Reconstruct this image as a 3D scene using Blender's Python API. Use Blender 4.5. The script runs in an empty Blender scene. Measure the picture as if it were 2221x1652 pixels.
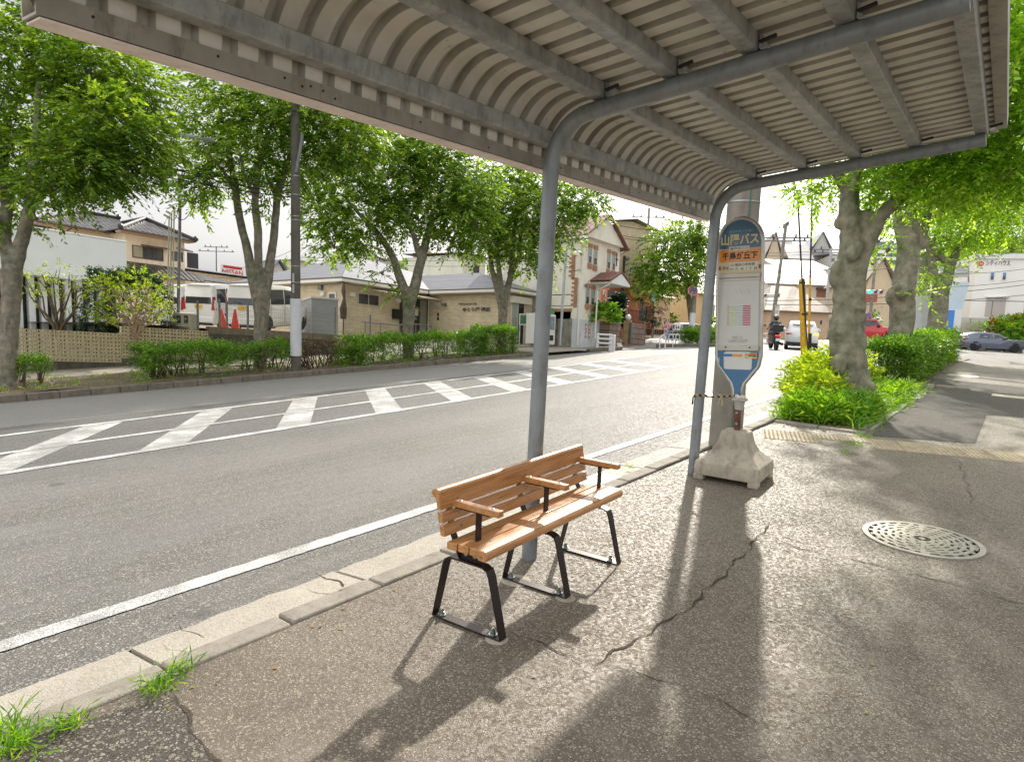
import bpy, math, random
import numpy as np
from mathutils import Vector, Matrix
random.seed(7); rng = np.random.default_rng(7)
S = bpy.context.scene; COL = S.collection
R_ = math.radians
# ------------------------------------------------------------------ camera, world, sun, exposure
CAMH = 1.6; FPX = 1498.0; W0, H0 = 2221.0, 1652.0
def _axes():
    d = np.array([(2260-W0/2)/FPX, -(676-H0/2)/FPX, -1.0]); e = np.array([(1260-W0/2)/FPX, -(639-H0/2)/FPX, -1.0])
    n = np.cross(d, e); n /= np.linalg.norm(n)
    if n[1] < 0: n = -n
    y = d/np.linalg.norm(d); x = np.cross(y, n)
    return np.stack([x, y, n])
ROT = _axes()
cam = bpy.data.cameras.new('camera'); camo = bpy.data.objects.new('camera', cam); COL.objects.link(camo)
cam.sensor_fit = 'HORIZONTAL'; cam.sensor_width = 36; cam.lens = 36*FPX/W0; cam.clip_end = 2000; cam.clip_start = .05
camo.matrix_world = Matrix.Translation((0, 0, CAMH)) @ Matrix(ROT.tolist()).to_4x4()
S.camera = camo
SUN_EL, SUN_AZ = R_(30.7), R_(-20.0)      # azimuth from the street's axis (+Y) towards +X
wd = bpy.data.worlds.new('World'); S.world = wd; wd.use_nodes = True
nt = wd.node_tree; nt.nodes.clear()
wo = nt.nodes.new('ShaderNodeOutputWorld'); add = nt.nodes.new('ShaderNodeAddShader')
b1 = nt.nodes.new('ShaderNodeBackground'); b2 = nt.nodes.new('ShaderNodeBackground')
sky = nt.nodes.new('ShaderNodeTexSky'); sky.sky_type = 'NISHITA'; sky.sun_disc = False
sky.sun_elevation = SUN_EL; sky.sun_rotation = SUN_AZ; sky.dust_density = 4; sky.air_density = 1; sky.ozone_density = 1
hs = nt.nodes.new('ShaderNodeHueSaturation'); hs.inputs['Saturation'].default_value = .25
nt.links.new(sky.outputs[0], hs.inputs['Color']); nt.links.new(hs.outputs[0], b1.inputs[0]); b1.inputs[1].default_value = .05
tc = nt.nodes.new('ShaderNodeTexCoord'); mp = nt.nodes.new('ShaderNodeMapping'); mp.inputs['Scale'].default_value = (1, 1, 3)
nz = nt.nodes.new('ShaderNodeTexNoise'); nz.inputs['Scale'].default_value = 1.6; nz.inputs['Detail'].default_value = 4
cr = nt.nodes.new('ShaderNodeValToRGB'); cr.color_ramp.elements[0].position = .32; cr.color_ramp.elements[1].position = .62
cr.color_ramp.elements[0].color = (.70, .72, .77, 1); cr.color_ramp.elements[1].color = (.97, .97, .97, 1)
nt.links.new(tc.outputs['Generated'], mp.inputs[0]); nt.links.new(mp.outputs[0], nz.inputs[0]); nt.links.new(nz.outputs[0], cr.inputs[0])
sxyz = nt.nodes.new('ShaderNodeSeparateXYZ'); nt.links.new(tc.outputs['Generated'], sxyz.inputs[0])
def _mr(o, a, b, c, d):
    m = nt.nodes.new('ShaderNodeMapRange'); nt.links.new(o, m.inputs[0])
    for i, v in enumerate((a, b, c, d)): m.inputs[i+1].default_value = v
    return m.outputs[0]
# bright high overcast: lighter overhead and on the clouds facing the sun, greyer low in front
s1 = nt.nodes.new('ShaderNodeMath'); s1.operation = 'ADD'; nt.links.new(_mr(sxyz.outputs[2], .25, 1., .40, .95), s1.inputs[0]); nt.links.new(_mr(sxyz.outputs[1], .35, -.9, 0., .75), s1.inputs[1])
nt.links.new(cr.outputs[0], b2.inputs[0]); nt.links.new(s1.outputs[0], b2.inputs[1])
nt.links.new(b1.outputs[0], add.inputs[0]); nt.links.new(b2.outputs[0], add.inputs[1]); nt.links.new(add.outputs[0], wo.inputs[0])
sl = bpy.data.lights.new('sun', 'SUN'); sl.energy = 4.3; sl.angle = R_(1.1); sl.color = (1, .93, .82)
slo = bpy.data.objects.new('sun', sl); COL.objects.link(slo)
SUND = Vector((math.sin(SUN_AZ)*math.cos(SUN_EL), math.cos(SUN_AZ)*math.cos(SUN_EL), math.sin(SUN_EL)))
slo.rotation_euler = SUND.to_track_quat('Z', 'Y').to_euler(); slo.location = SUND*60
S.view_settings.view_transform = 'Standard'; S.view_settings.look = 'None'; S.view_settings.gamma = 1
S.view_settings.exposure = .45
S.render.engine = 'CYCLES'; S.cycles.use_denoising = True; S.cycles.max_bounces = 8; S.cycles.transparent_max_bounces = 16
S.cycles.sample_clamp_indirect = 6
# ------------------------------------------------------------------ survey: turn a bearing seen from the photographer's spot into a point
ZR = {'a':(0,700,900/1565),'b':(600,700,700/1446),'c':(1000,900,1200/2221),'d':(1800,700,1100/2221),'e':(2600,800,900/2124),'g':(3300,900,796/1644),'s':(2700,800,500/661),'m':(3050,1000,400/1652),'n':(3400,950,400/1468),'p':(3750,1000,346/1270),'q':(2350,1050,350/1563),'r':(2000,1000,500/1967),'u':(2600,1100,400/1888),'v':(3050,700,450/1858),'t':(2600,0,.6736),'w':(2600,1500,.6736),'k':(1600,1700,.575),'l':(0,2200,1500/2221),'j':(0,1500,1500/2221),'y':(0,0,1500/2221),'D':(0,0,4096/2221)}
def Q(z, x, y):
    a, b, s = ZR[z]; return ((a+x*s)*W0/4096, (b+y*s)*W0/4096)
def ray(q):
    return ROT @ np.array([(q[0]-W0/2)/FPX, -(q[1]-H0/2)/FPX, -1.0])
EYE = np.array([0, 0, CAMH])
def dep(q, d): return EYE + ray(q)*d
def drop(x, y):
    t = max(0., y-20); d = .0018*t*t if t < 11 else .2178+.040*(t-11)
    k = min(1., max(0., (x+12)/9)); return d*(.38+.62*k)
KX, GX, FKX = -2.79, -3.09, -16.2          # kerb, gutter edge, far kerb
def gz(x, y):
    if x > GX: z = 0.
    elif x > FKX: z = -.05+.069*(x-GX)
    else: z = -.05+.069*(FKX-GX)+.14+.02*(x-FKX)
    return z-drop(x, y)
def gnd(q, dz=0.):
    r = ray(q); t = 1.; step = .05
    while t < 300:
        p = EYE+r*t
        if p[2] < gz(p[0], p[1])+dz: break
        t += step
    a, b = t-step, t
    for _ in range(18):
        c = (a+b)/2; p = EYE+r*c
        if p[2] < gz(p[0], p[1])+dz: b = c
        else: a = c
    return EYE+r*b
def cdepth(p): return -float((ROT.T @ (np.array(p)-EYE))[2])
def lv(ux, uy): return -.08*uy+.051*ux      # what is level, measured against the sloping street
class Fr:
    """upright frame: u along a wall (level), v to its left, w up"""
    def __init__(s, O, ux=0., uy=1., level=True):
        n = math.hypot(ux, uy); ux /= n; uy /= n
        s.O = np.array(O, float); k = 1. if level else 0.
        s.U = np.array([ux, uy, k*lv(ux, uy)]); s.V = np.array([-uy, ux, k*lv(-uy, ux)]); s.Wz = np.array([0, 0, 1.])
        s.M = np.stack([s.U, s.V, s.Wz], 1)
    def p(s, u, v, w): return s.O+s.M @ np.array([u, v, w])
    def uw(s, q, v=0.):                     # where the bearing q meets the plane v = const
        A = s.O+s.V*v; r = ray(q); X = np.linalg.solve(np.stack([s.U, s.Wz, -r], 1), EYE-A); return X[0], X[1]
    def vw(s, q, u=0.):
        A = s.O+s.U*u; r = ray(q); X = np.linalg.solve(np.stack([s.V, s.Wz, -r], 1), EYE-A); return X[0], X[1]
# ------------------------------------------------------------------ mesh building
class MB:
    def __init__(s): s.v = []; s.f = []; s.uv = {}; s.T = None; s.mi = []; s.m = 0
    def _add(s, vs, fs):
        b = len(s.v)
        if s.T is not None: vs = [tuple(s.T @ Vector(v)) for v in vs]
        s.v += [tuple(map(float, v)) for v in vs]; s.f += [tuple(b+i for i in f) for f in fs]; s.mi += [s.m]*len(fs)
    def box(s, x0, x1, y0, y1, z0, z1):
        s._add([(x0,y0,z0),(x1,y0,z0),(x1,y1,z0),(x0,y1,z0),(x0,y0,z1),(x1,y0,z1),(x1,y1,z1),(x0,y1,z1)],
               [(0,3,2,1),(4,5,6,7),(0,1,5,4),(1,2,6,5),(2,3,7,6),(3,0,4,7)]); return s
    def hexa(s, p):                          # 8 points, bottom ring then top ring
        s._add(p, [(0,3,2,1),(4,5,6,7),(0,1,5,4),(1,2,6,5),(2,3,7,6),(3,0,4,7)]); return s
    def poly(s, p): s._add(p, [tuple(range(len(p)))]); return s
    def uvpoly(s, p, uv):
        s.uv[len(s.f)] = uv; s.poly(p); return s
    def prism(s, p, d):                      # polygon p swept by d
        n = len(p); d = np.array(d); q = [tuple(np.array(a)+d) for a in p]
        s._add(list(p)+q, [tuple(range(n))[::-1], tuple(range(n, 2*n))]+[(i, (i+1) % n, n+(i+1) % n, n+i) for i in range(n)]); return s
    def tube(s, pts, r, n=8, cap=True, closed=False):
        pts = [np.array(p, float) for p in pts]; m = len(pts)
        rs = r if hasattr(r, '__len__') else [r]*m
        vs = []; up = None
        for i in range(m):
            if closed: t = pts[(i+1) % m]-pts[i-1]
            else: t = pts[min(i+1, m-1)]-pts[max(i-1, 0)]
            t = t/(np.linalg.norm(t)+1e-12)
            if up is None:
                up = np.array([0, 0, 1.]) if abs(t[2]) < .9 else np.array([1., 0, 0])
            a = up-t*np.dot(up, t); a /= np.linalg.norm(a)+1e-12; b = np.cross(t, a); up = a
            for k in range(n):
                w = 2*math.pi*(k+.5)/n; vs.append(pts[i]+rs[i]*(math.cos(w)*a+math.sin(w)*b))
        fs = [(i*n+k, i*n+(k+1) % n, (i+1)*n+(k+1) % n, (i+1)*n+k) for i in range(m-1) for k in range(n)]
        if closed: fs += [((m-1)*n+k, (m-1)*n+(k+1) % n, (k+1) % n, k) for k in range(n)]
        elif cap: fs += [tuple(range(n))[::-1], tuple((m-1)*n+k for k in range(n))]
        s._add(vs, fs); return s
    def sweep(s, pts, prof, closed=False, up=(0, 0, 1)):   # profile (a,b) swept along pts; a = sideways, b = up
        pts = [np.array(p, float) for p in pts]; m = len(pts); n = len(prof); vs = []; up = np.array(up, float)
        for i in range(m):
            t = (pts[(i+1) % m]-pts[i-1]) if closed else pts[min(i+1, m-1)]-pts[max(i-1, 0)]
            t /= np.linalg.norm(t); a = np.cross(t, up); a /= np.linalg.norm(a); b = np.cross(a, t)
            vs += [pts[i]+a*x+b*y for x, y in prof]
        fs = [(i*n+k, i*n+(k+1) % n, (i+1)*n+(k+1) % n, (i+1)*n+k) for i in range(m-1) for k in range(n)]
        if closed: fs += [((m-1)*n+k, (m-1)*n+(k+1) % n, (k+1) % n, k) for k in range(n)]
        else: fs += [tuple(range(n))[::-1], tuple((m-1)*n+k for k in range(n))]
        s._add(vs, fs); return s
    def ell(s, c, r, n=12, m=8):
        vs = [(c[0], c[1], c[2]-r[2])]
        for j in range(1, m):
            t = math.pi*j/m
            for k in range(n):
                a = 2*math.pi*k/n; vs.append((c[0]+r[0]*math.sin(t)*math.cos(a), c[1]+r[1]*math.sin(t)*math.sin(a), c[2]-r[2]*math.cos(t)))
        vs.append((c[0], c[1], c[2]+r[2])); L = len(vs)-1
        fs = [(0, 1+(k+1) % n, 1+k) for k in range(n)]
        for j in range(m-2): fs += [(1+j*n+k, 1+j*n+(k+1) % n, 1+(j+1)*n+(k+1) % n, 1+(j+1)*n+k) for k in range(n)]
        fs += [(1+(m-2)*n+k, 1+(m-2)*n+(k+1) % n, L) for k in range(n)]
        s._add(vs, fs); return s
    def lathe(s, prof, c=(0, 0, 0), n=24):   # (r,z) list
        vs = [(c[0]+r*math.cos(2*math.pi*k/n), c[1]+r*math.sin(2*math.pi*k/n), c[2]+z) for r, z in prof for k in range(n)]
        m = len(prof); fs = [(i*n+k, i*n+(k+1) % n, (i+1)*n+(k+1) % n, (i+1)*n+k) for i in range(m-1) for k in range(n)]
        fs += [tuple(range(n))[::-1], tuple((m-1)*n+k for k in range(n))]
        s._add(vs, fs); return s
    def build(s, name, mat, parent=None, fr=None, loc=None, smooth=35, uv=False, bevel=0, seg=2, label=None):
        V = np.array(s.v, float)
        L = V
        if fr is not None: V = V @ fr.M.T; base = fr.O
        else: base = np.array(loc if loc is not None else (0, 0, 0), float)
        me = bpy.data.meshes.new(name); me.from_pydata(V.tolist(), [], s.f); 
        mats = mat if isinstance(mat, (list, tuple)) else [mat]
        for mm in mats: me.materials.append(mm)
        if len(mats) > 1: me.polygons.foreach_set('material_index', s.mi)
        if uv or s.uv:
            ul = me.uv_layers.new(name='uv')
            for p in me.polygons:
                if p.index in s.uv:
                    for li, c in zip(p.loop_indices, s.uv[p.index]): ul.data[li].uv = c
                else:
                    ids = s.f[p.index]; a = L[ids[1]]-L[ids[0]]; b = L[ids[2]]-L[ids[1]]; n = np.abs(np.cross(a, b))
                    k = int(np.argmax(n)); ax = {0: (1, 2), 1: (0, 2), 2: (0, 1)}[k]
                    for li, vi in zip(p.loop_indices, ids): ul.data[li].uv = (L[vi][ax[0]], L[vi][ax[1]])
        if smooth:
            me.shade_smooth(); me.set_sharp_from_angle(angle=R_(smooth))
        o = bpy.data.objects.new(name, me); COL.objects.link(o)
        if parent is not None:
            o.parent = parent; 
            if label: o['label'] = label
            root = parent
            while root.parent: root = root.parent
            # mesh verts are given relative to the thing's base
        else: o.location = base
        if bevel:
            bm = o.modifiers.new('bevel', 'BEVEL'); bm.width = bevel; bm.segments = seg; bm.limit_method = 'ANGLE'; bm.angle_limit = R_(40)
        return o
def tag(o, label, cat, group=None, kind=None):
    o['label'] = label; o['category'] = cat
    if group: o['group'] = group
    if kind: o['kind'] = kind
    return o
def thing(name, label, cat, loc, group=None, rz=0):
    o = bpy.data.objects.new(name, None); o.empty_display_size = .2; COL.objects.link(o); o.location = loc
    if rz: o.rotation_euler = (0, 0, rz)
    return tag(o, label, cat, group)
def struct(o): o['kind'] = 'structure'; return o
def dup(root, loc, label=None, group=None, rz=None):
    r = root.copy(); COL.objects.link(r); r.location = loc
    if rz is not None: r.rotation_euler = (0, 0, rz)
    if label: r['label'] = label
    if group: r['group'] = group
    for ch in list(root.children):
        c = ch.copy(); COL.objects.link(c); c.parent = r
        for g in ch.children:
            d = g.copy(); COL.objects.link(d); d.parent = c
    return r
# ------------------------------------------------------------------ materials
def hx(h): 
    h = h.lstrip('#'); c = [int(h[i:i+2], 16)/255 for i in (0, 2, 4)]
    return tuple(x/12.92 if x <= .04045 else ((x+.055)/1.055)**2.4 for x in c)+(1,)
def new_mat(name):
    m = bpy.data.materials.new(name); m.use_nodes = True; n = m.node_tree; return m, n, n.nodes['Principled BSDF']
def N(n, t, **kw):
    o = n.nodes.new('ShaderNode'+t)
    for k, v in kw.items():
        if k in o.inputs: o.inputs[k].default_value = v
        else: setattr(o, k, v)
    return o
def coord(n, scale=1., uv=False):
    t = N(n, 'TexCoord'); m = N(n, 'Mapping'); m.inputs['Scale'].default_value = (scale,)*3 if not hasattr(scale, '__len__') else scale
    n.links.new(t.outputs['UV' if uv else 'Object'], m.inputs[0]); return m.outputs[0]
def ramp(n, fac, stops):
    r = N(n, 'ValToRGB'); e = r.color_ramp.elements
    while len(e) < len(stops): e.new(.5)
    for i, (p, c) in enumerate(stops): e[i].position = p; e[i].color = c if len(c) == 4 else tuple(c)+(1,)
    n.links.new(fac, r.inputs[0]); return r.outputs[0]
def mixc(n, fac, a, b, mode='MIX'):
    m = N(n, 'MixRGB', blend_type=mode)
    for s, x in ((0, fac), (1, a), (2, b)):
        if hasattr(x, 'links'): n.links.new(x, m.inputs[s])
        else: m.inputs[s].default_value = x
    return m.outputs[0]
def bump(n, b, h, strength=.3, dist=.01):
    u = N(n, 'Bump'); u.inputs['Strength'].default_value = strength; u.inputs['Distance'].default_value = dist
    n.links.new(h, u.inputs['Height']); n.links.new(u.outputs[0], b.inputs['Normal'])
_mc = {}
def M(name, c, rough=.6, metal=0., var=.25, sc=3., bmp=.0, bsc=40., dirt=None, spec=.5, coat=0., em=None, ems=1.):
    if name in _mc: return _mc[name]
    m, n, b = new_mat(name); c = hx(c) if isinstance(c, str) else c
    b.inputs['Roughness'].default_value = rough; b.inputs['Metallic'].default_value = metal
    b.inputs['Specular IOR Level'].default_value = spec; b.inputs['Coat Weight'].default_value = coat
    if var:
        nz = N(n, 'TexNoise', Scale=sc, Detail=5., Roughness=.6); n.links.new(coord(n), nz.inputs[0])
        lo = tuple(x*(1-var) for x in c[:3]); hi = tuple(min(1, x*(1+var)) for x in c[:3])
        o = ramp(n, nz.outputs[0], [(.3, lo), (.7, hi)])
        if dirt:
            n2 = N(n, 'TexNoise', Scale=sc*2.7, Detail=6., Roughness=.7); n.links.new(coord(n, (1, 1, .35)), n2.inputs[0])
            f = ramp(n, n2.outputs[0], [(.5, (0, 0, 0)), (.72, (1, 1, 1))]); dd = hx(dirt[0]) if isinstance(dirt[0], str) else dirt[0]
            g = N(n, 'Math', operation='MULTIPLY'); n.links.new(f, g.inputs[0]); g.inputs[1].default_value = dirt[1]
            o = mixc(n, g.outputs[0], o, dd)
        n.links.new(o, b.inputs['Base Color'])
    else: b.inputs['Base Color'].default_value = c
    if bmp:
        nb = N(n, 'TexNoise', Scale=bsc, Detail=4.); n.links.new(coord(n), nb.inputs[0]); bump(n, b, nb.outputs[0], bmp, .01)
    if em: b.inputs['Emission Color'].default_value = hx(em); b.inputs['Emission Strength'].default_value = ems
    _mc[name] = m; return m
def aggregate(name, base, dark, light, stone=90., bs=.5, rough=.75, patch=.25, lightfrac=.25, rlo=.5, psc=.8, extra=None, keep=.35):
    """asphalt: separate crushed stones of two sizes set in a fine dark binder"""
    m, n, b = new_mat(name); co = coord(n); base, dark, light = [hx(c) if isinstance(c, str) else c for c in (base, dark, light)]
    nf = N(n, 'TexNoise', Scale=stone*2.6, Detail=2.); n.links.new(co, nf.inputs[0]); c = ramp(n, nf.outputs[0], [(.3, dark), (.6, base), (.8, tuple(x*1.25 for x in base[:3]))])
    wob = N(n, 'TexNoise', Scale=stone*.8, Detail=1.); n.links.new(co, wob.inputs[0]); cw = mixc(n, .012, co, wob.outputs[1]); hts = []; ran = None
    for sc, kp, r in ((stone*1.7, keep*.8, .42), (stone*.85, keep, .46)):
        v = N(n, 'TexVoronoi', Scale=sc); n.links.new(cw, v.inputs['Vector']); sp = N(n, 'SeparateColor'); n.links.new(v.outputs['Color'], sp.inputs[0])
        kq = N(n, 'Math', operation='GREATER_THAN'); n.links.new(sp.outputs[0], kq.inputs[0]); kq.inputs[1].default_value = kp
        ra = N(n, 'MapRange'); n.links.new(sp.outputs[1], ra.inputs[0]); ra.inputs[3].default_value = r*.55; ra.inputs[4].default_value = r*1.15      # every stone has its own size
        df = N(n, 'Math', operation='SUBTRACT'); n.links.new(ra.outputs[0], df.inputs[0]); n.links.new(v.outputs['Distance'], df.inputs[1])
        sm = N(n, 'MapRange'); n.links.new(df.outputs[0], sm.inputs[0]); sm.inputs[1].default_value = -.03; sm.inputs[2].default_value = .05
        mk = N(n, 'Math', operation='MULTIPLY'); n.links.new(sm.outputs[0], mk.inputs[0]); n.links.new(kq.outputs[0], mk.inputs[1])
        sc_ = ramp(n, sp.outputs[2], [(0, tuple(x*.8 for x in base[:3])), (.6-lightfrac*.5, tuple((x+y)/2 for x, y in zip(base[:3], light[:3]))), (1., light)])
        c = mixc(n, mk.outputs[0], c, sc_); hts.append(mk.outputs[0]); ran = sp.outputs[1]
    nz = N(n, 'TexNoise', Scale=psc, Detail=6., Roughness=.65); n.links.new(co, nz.inputs[0])
    c = mixc(n, 1., c, ramp(n, nz.outputs[0], [(.3, (1-patch,)*3), (.7, (1+patch*.6,)*3)]), 'MULTIPLY')
    if extra: c = extra(n, co, c)
    n.links.new(c, b.inputs['Base Color'])
    rr = N(n, 'MapRange'); n.links.new(ran, rr.inputs[0]); rr.inputs[3].default_value = rlo; rr.inputs[4].default_value = min(1, rough+.15); n.links.new(rr.outputs[0], b.inputs['Roughness'])
    h = N(n, 'Math', operation='ADD'); n.links.new(hts[0], h.inputs[0]); n.links.new(hts[1], h.inputs[1]); h2 = N(n, 'Math', operation='MULTIPLY_ADD'); n.links.new(nf.outputs[0], h2.inputs[0]); h2.inputs[1].default_value = .7; n.links.new(h.outputs[0], h2.inputs[2])
    bump(n, b, h2.outputs[0], bs, .006)
    return m
def brickm(name, c1, c2, mortar, bw, bh, ms=.01, rough=.7, bs=.4, offset=.5):
    m, n, b = new_mat(name); t = N(n, 'TexBrick', Scale=1.); t.offset = offset
    n.links.new(coord(n, uv=True), t.inputs[0])
    for k, v in (('Color1', hx(c1)), ('Color2', hx(c2)), ('Mortar', hx(mortar)), ('Mortar Size', ms), ('Brick Width', bw), ('Row Height', bh), ('Bias', 0.)): t.inputs[k].default_value = v
    nz = N(n, 'TexNoise', Scale=1.5, Detail=5.); n.links.new(coord(n), nz.inputs[0])
    n.links.new(mixc(n, 1., t.outputs[0], ramp(n, nz.outputs[0], [(.3, (.86,)*3), (.7, (1.08,)*3)]), 'MULTIPLY'), b.inputs['Base Color'])
    b.inputs['Roughness'].default_value = rough
    iv = N(n, 'Math', operation='SUBTRACT'); iv.inputs[0].default_value = 1; n.links.new(t.outputs['Fac'], iv.inputs[1]); bump(n, b, iv.outputs[0], bs, .01)
    return m
def tilem(name, c1, c2, pw, ph, rough=.4, wave=True):
    """roof tiles from uv in metres: u along the eave, v up the slope"""
    m, n, b = new_mat(name); uv = coord(n, uv=True); s = N(n, 'SeparateXYZ'); n.links.new(uv, s.inputs[0])
    def frac(o, k):
        a = N(n, 'Math', operation='DIVIDE'); n.links.new(o, a.inputs[0]); a.inputs[1].default_value = k
        f = N(n, 'Math', operation='FRACT'); n.links.new(a.outputs[0], f.inputs[0]); return f.outputs[0], a.outputs[0]
    fx, ax = frac(s.outputs[0], pw); fy, ay = frac(s.outputs[1], ph)
    si = N(n, 'Math', operation='SINE'); mu = N(n, 'Math', operation='MULTIPLY'); n.links.new(fx, mu.inputs[0]); mu.inputs[1].default_value = math.pi if wave else 0.; n.links.new(mu.outputs[0], si.inputs[0])
    inv = N(n, 'Math', operation='SUBTRACT'); inv.inputs[0].default_value = 1; n.links.new(fy, inv.inputs[1])
    h = N(n, 'Math', operation='MULTIPLY_ADD'); n.links.new(inv.outputs[0], h.inputs[0]); h.inputs[1].default_value = .6; n.links.new(si.outputs[0], h.inputs[2])
    cmb = N(n, 'CombineXYZ')
    for o, i in ((ax, 0), (ay, 1)):
        fl = N(n, 'Math', operation='FLOOR'); n.links.new(o, fl.inputs[0]); n.links.new(fl.outputs[0], cmb.inputs[i])
    wn = N(n, 'TexWhiteNoise'); n.links.new(cmb.outputs[0], wn.inputs[0])
    n.links.new(ramp(n, wn.outputs[0], [(0, hx(c1)), (1, hx(c2))]), b.inputs['Base Color']); b.inputs['Roughness'].default_value = rough
    bump(n, b, h.outputs[0], 1., .06 if wave else .02); return m
def leafm(name, c0, c1, c2, trans=.45, rough=.45):
    m = bpy.data.materials.new(name); m.use_nodes = True; n = m.node_tree; n.nodes.clear()
    out = N(n, 'OutputMaterial'); ge = N(n, 'NewGeometry'); c0, c1, c2 = [hx(c) if isinstance(c, str) else c for c in (c0, c1, c2)]
    nz = N(n, 'TexNoise', Scale=.9, Detail=3.); n.links.new(coord(n), nz.inputs[0])
    mx = N(n, 'Math', operation='MULTIPLY_ADD'); n.links.new(ge.outputs['Random Per Island'], mx.inputs[0]); mx.inputs[1].default_value = .55
    m2 = N(n, 'Math', operation='MULTIPLY'); n.links.new(nz.outputs[0], m2.inputs[0]); m2.inputs[1].default_value = .5; n.links.new(m2.outputs[0], mx.inputs[2])
    col = ramp(n, mx.outputs[0], [(.2, c0), (.5, c1), (.85, c2)])
    p = N(n, 'BsdfPrincipled', Roughness=rough); p.inputs['Specular IOR Level'].default_value = .35; n.links.new(col, p.inputs['Base Color'])
    tr = N(n, 'BsdfTranslucent'); hv = N(n, 'HueSaturation', Hue=.485, Saturation=1.1, Value=1.6); n.links.new(col, hv.inputs['Color']); n.links.new(hv.outputs[0], tr.inputs[0])
    ms = N(n, 'MixShader', Fac=trans); n.links.new(p.outputs[0], ms.inputs[1]); n.links.new(tr.outputs[0], ms.inputs[2]); n.links.new(ms.outputs[0], out.inputs[0])
    return m
def barkm(name, c0, c1, c2, sc=6.):
    m, n, b = new_mat(name); co = coord(n)
    nz = N(n, 'TexNoise', Scale=sc, Detail=8., Roughness=.65); n.links.new(co, nz.inputs[0])
    mp = coord(n, (1, 1, .45)); v = N(n, 'TexVoronoi', Scale=sc*1.6); v.feature = 'F1'; n.links.new(mp, v.inputs['Vector'])
    ns = N(n, 'TexNoise', Scale=sc*.45, Detail=3.); n.links.new(co, ns.inputs[0])
    a = ramp(n, nz.outputs[0], [(.28, hx(c0)), (.5, hx(c1)), (.72, hx(c2))])
    mo = ramp(n, ns.outputs[0], [(.4, (.06, .075, .035)), (.62, (.19, .15, .12))]); a = mixc(n, .3, a, mo)
    sp = N(n, 'SeparateColor'); n.links.new(v.outputs['Color'], sp.inputs[0])
    fl = ramp(n, sp.outputs[0], [(.86, (0, 0, 0)), (.9, (1, 1, 1))]); g = N(n, 'Math', operation='MULTIPLY'); n.links.new(fl, g.inputs[0]); g.inputs[1].default_value = .4
    a = mixc(n, g.outputs[0], a, hx('#a08d7c')); n.links.new(a, b.inputs['Base Color']); b.inputs['Roughness'].default_value = .85
    h = N(n, 'Math', operation='ADD'); n.links.new(nz.outputs[0], h.inputs[0]); n.links.new(v.outputs['Distance'], h.inputs[1]); bump(n, b, h.outputs[0], .6, .02)
    return m
GLASS = M('window_glass', (.03, .035, .04, 1), .08, var=.5, sc=1.2, spec=.8)
CARGLASS = M('car_glass', (.02, .022, .024, 1), .05, var=0, spec=.8)
WHITE = M('white_paint', '#dcdad4', .5, var=.06); ALU = M('aluminium_frame', '#b9b5ac', .4, .3, var=.1)
BLACK = M('black_rubber', (.012, .012, .013, 1), .6, var=.2); DARKM = M('dark_brown_metal', '#2b211d', .42, .4, var=.15, sc=9)
GALV = M('galvanised_steel', '#7b7f80', .5, .35, var=.25, sc=7, dirt=('#55524a', .6)); CONC = M('weathered_concrete', '#8f897d', .85, var=.28, sc=2.5, bmp=.3, bsc=60, dirt=('#4d463c', .7))
POLEC = M('pole_concrete', '#827c72', .85, var=.2, sc=2., bmp=.15, bsc=80, dirt=('#565045', .6))
WIRE = M('cable_black', (.02, .02, .02, 1), .6, var=0)
# ------------------------------------------------------------------ lettering
def text(body, name, mat, parent, fr, u0, u1, w0, w1, v, bold=.0, ext=.002, T=None, label=None, shear=0.):
    """lettering filling the rectangle u0..u1 x w0..w1 at depth v of a frame (or matrix T)"""
    c = bpy.data.curves.new('t', 'FONT'); c.body = body; c.offset = bold; c.shear = shear; c.resolution_u = 3
    o = bpy.data.objects.new('t', c); COL.objects.link(o); bpy.context.view_layer.update()
    me = bpy.data.meshes.new_from_object(o.evaluated_get(bpy.context.evaluated_depsgraph_get())); COL.objects.unlink(o); bpy.data.objects.remove(o); bpy.data.curves.remove(c)
    P = np.array([v_.co[:] for v_ in me.vertices]); F = [tuple(p.vertices) for p in me.polygons]; bpy.data.meshes.remove(me)
    if not len(P): return None
    lo, hi = P.min(0), P.max(0); x = u0+(P[:, 0]-lo[0])/max(1e-6, hi[0]-lo[0])*(u1-u0); z = w0+(P[:, 1]-lo[1])/max(1e-6, hi[1]-lo[1])*(w1-w0)
    mb = MB(); mb.T = T; mb._add([(a, v, b) for a, b in zip(x, z)], [f[::-1] if (u1 > u0) else f for f in F])
    return mb.build(name, mat, parent, fr=fr, smooth=0, label=label)
# ------------------------------------------------------------------ ground sheets
def sheet(name, x0, x1, y0, y1, nx, ny, dz, mat, zf=gz, thick=0, slope=0., kind='structure'):
    mb = MB(); vs = []; fs = []
    for j in range(ny+1):
        for i in range(nx+1):
            y = y0+(y1-y0)*j/ny; x = x0+(x1-x0)*i/nx+slope*(y-2); vs.append((x, y, zf(x, y)+dz))
    fs = [(j*(nx+1)+i, j*(nx+1)+i+1, (j+1)*(nx+1)+i+1, (j+1)*(nx+1)+i) for j in range(ny) for i in range(nx)]
    if thick:
        b = len(vs); vs += [(x, y, z-thick) for x, y, z in vs]
        rim = [i for i in range(nx)]+[(j+1)*(nx+1)-1 for j in range(ny)]+[ny*(nx+1)+i for i in range(nx, 0, -1)]+[j*(nx+1) for j in range(ny, 0, -1)]
        fs += [(rim[k], rim[k]+b, rim[(k+1) % len(rim)]+b, rim[(k+1) % len(rim)]) for k in range(len(rim))]
    mb._add(vs, fs); o = mb.build(name, mat, smooth=30); o['kind'] = kind; return o
def roadz(x, y): return -.05+.069*(min(x, GX)-GX)-drop(x, y)
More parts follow.
